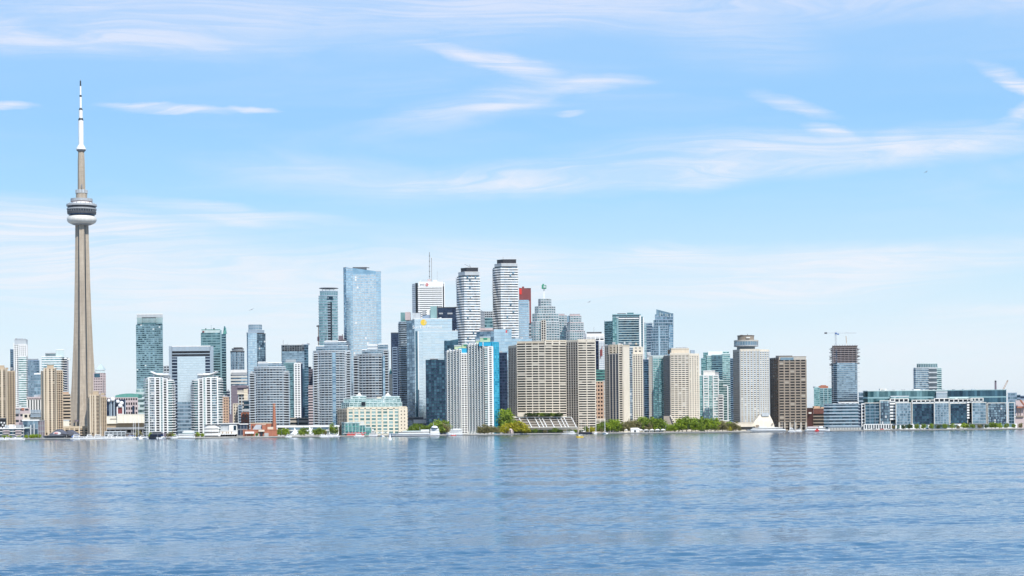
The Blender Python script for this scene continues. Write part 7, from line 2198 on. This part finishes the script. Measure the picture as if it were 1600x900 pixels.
ORD = ['first', 'second', 'third', 'fourth', 'fifth', 'sixth', 'seventh', 'eighth', 'ninth', 'tenth', 'eleventh', 'twelfth']
for i, px in enumerate([348, 352.5, 357, 361.5, 366]):
    parasol(px, '%s white parasol from the left before the theatre' % ORD[i], False, GP)
for i, px in enumerate([545, 550, 555, 560, 565, 570]):
    parasol(px, '%s red parasol from the left before the turquoise pavilion' % ORD[i], True, 'red parasols before the turquoise pavilion', 3)
for i, px in enumerate([591, 595.5, 600, 604.5]):
    parasol(px, '%s white parasol from the left before the cream terminal' % ORD[i], False, 'white parasols before the cream terminal')

body_proto = {}


def car(px, Y, label, col, group):
    t_ = thing('parked_car', label, 'car', (at(px, 675, Y).x, Y, GROUND - .25), group)
    if col not in body_proto:
        body_proto[col] = MB().box((0, 0, .62), (4.3, 1.75, .62)).mesh('body', col)
    link(bpy.data.objects.new('body', body_proto[col]), t_)
    if 'cab' not in body_proto:
        body_proto['cab'] = MB().hexa([(-1.6, -.8, .93), (1.1, -.8, .93), (1.1, .8, .93), (-1.6, .8, .93), (-1.1, -.68, 1.45), (.5, -.68, 1.45), (.5, .68, 1.45), (-1.1, .68, 1.45)]).mesh('cabin', 'g_shade')
        wm = MB()
        wm.tube([(0, -.1, 0), (0, .1, 0)], [.33, .33], 10)
        body_proto['wheel'] = wm.mesh('wheel', 'black')
    link(bpy.data.objects.new('cabin', body_proto['cab']), t_)
    for x in (-1.35, 1.35):
        for y in (-.82, .82):
            o = bpy.data.objects.new('wheel', body_proto['wheel'])
            link(o, t_)
            o.location = (x, y, .33)


for i, px in enumerate([1358, 1366, 1378, 1390, 1403, 1436, 1449]):
    c_ = ['white', 'grey', 'redbright', 'white', 'darkgrey', 'palegrey', 'blue'][i]
    car(px, shoreY(px) + 16, '%s car, %s from the left along the right quay' % ({'redbright': 'red', 'darkgrey': 'dark grey', 'palegrey': 'silver'}.get(c_, c_), ORD[i]), c_, 'cars parked along the right quay')

lamp_m = MB().tube([(0, 0, 0), (0, 0, 6.5)], [.1, .07], 6).mesh('lamp_post', 'grey')
head_m = MB().box((.5, 0, 6.5), (1.2, .3, .2)).mesh('lamp_head', 'palegrey')
lx = [60, 76, 230, 262, 330, 385, 440, 466, 488, 512, 790, 824, 855, 887, 930, 960, 1000, 1040, 1075, 1110, 1150, 1210, 1300, 1330, 1370, 1400, 1427, 1460, 1483, 1515, 1545, 1568, 1590]
for i, px in enumerate(lx):
    Y = shoreY(px) + 6
    w_ = where(px)
    twin = [x for x in lx if where(x) == w_]
    t_ = thing('lamp_post', '%sthin grey quay lamp in front of %s' % ('' if len(twin) == 1 else ['left ', 'right ', 'third '][twin.index(px)], w_), 'street lamp', (at(px, 675, Y).x, Y, GROUND - .25), 'lamps along the quay')
    link(bpy.data.objects.new('post', lamp_m), t_)
    link(bpy.data.objects.new('lamp_head', head_m), t_)

# flagpoles with flags seen near the ferry berth
for px, top, lab in ((607.3, 650, 'white flagpole at the ferry berth before the cream terminal'), (945.5, 654, 'white flagpole between the tan slab and the cream condo')):
    Y = shoreY(px) + 4
    p = at(px, top, Y)
    t_ = thing('flagpole', lab, 'flagpole', (p.x, Y, GROUND - .25))
    part(MB().tube([(0, 0, 0), (0, 0, p.z - GROUND)], [.16, .08], 6), 'pole', 'white', t_)
    part(MB().lathe([(.1, p.z - GROUND), (.22, p.z - GROUND + .2), (.1, p.z - GROUND + .4)], 8), 'finial', 'white', t_)

# gulls
for px, py, Y, lab in ((1447, 269, 420, 'dark gull flying in the blue sky at upper right'), (393.5, 484, 420, 'dark gull flying above the blue round crowned tower'), (921, 472, 500, 'faint gull flying right of the green sign tower')):
    p = at(px, py, Y)
    t_ = thing('gull', lab, 'bird', p)
    t_.rotation_euler = (R(20), R(-25), .5)
    sx_ = .55
    part(MB().tube([(0, -.32 * sx_, 0), (0, -.1, .02), (0, .2, .02), (0, .42 * sx_, 0)], [.02, .08, .07, .01], 6), 'body', 'midgrey', t_)
    for s_ in (-1, 1):
        part(MB().hexa([(0, -.08, 0), (s_ * .35, -.05, .14), (s_ * .35, .09, .14), (0, .1, 0), (0, -.08, .02), (s_ * .35, -.05, .16), (s_ * .35, .09, .16), (0, .1, .02)]).hexa([(s_ * .35, -.05, .14), (s_ * .72, .08, .06), (s_ * .72, .12, .06), (s_ * .35, .09, .14), (s_ * .35, -.05, .16), (s_ * .72, .08, .075), (s_ * .72, .12, .075), (s_ * .35, .09, .16)]), 'wing', 'midgrey', t_)

# ================================================================ AIR
hm = bpy.data.materials.new('haze')
hm.use_nodes = True
ht = NT(hm.node_tree)
hv = ht.n('ShaderNodeVolumePrincipled', {'Color': (.86, .93, 1.0, 1), 'Density': 0.000009, 'Anisotropy': 0.2})
ht.n('ShaderNodeOutputMaterial', {1: hv.outputs[0]})
MATS['haze'] = hm
hz = MB().prism([(-45000, -3500), (45000, -3500), (45000, 65000), (-45000, 65000)], -4.5, at(127, 118, YT).z + 15).build('haze', 'haze', kind='stuff')
hz['label'] = 'thin pale summer haze over the lake and the city'
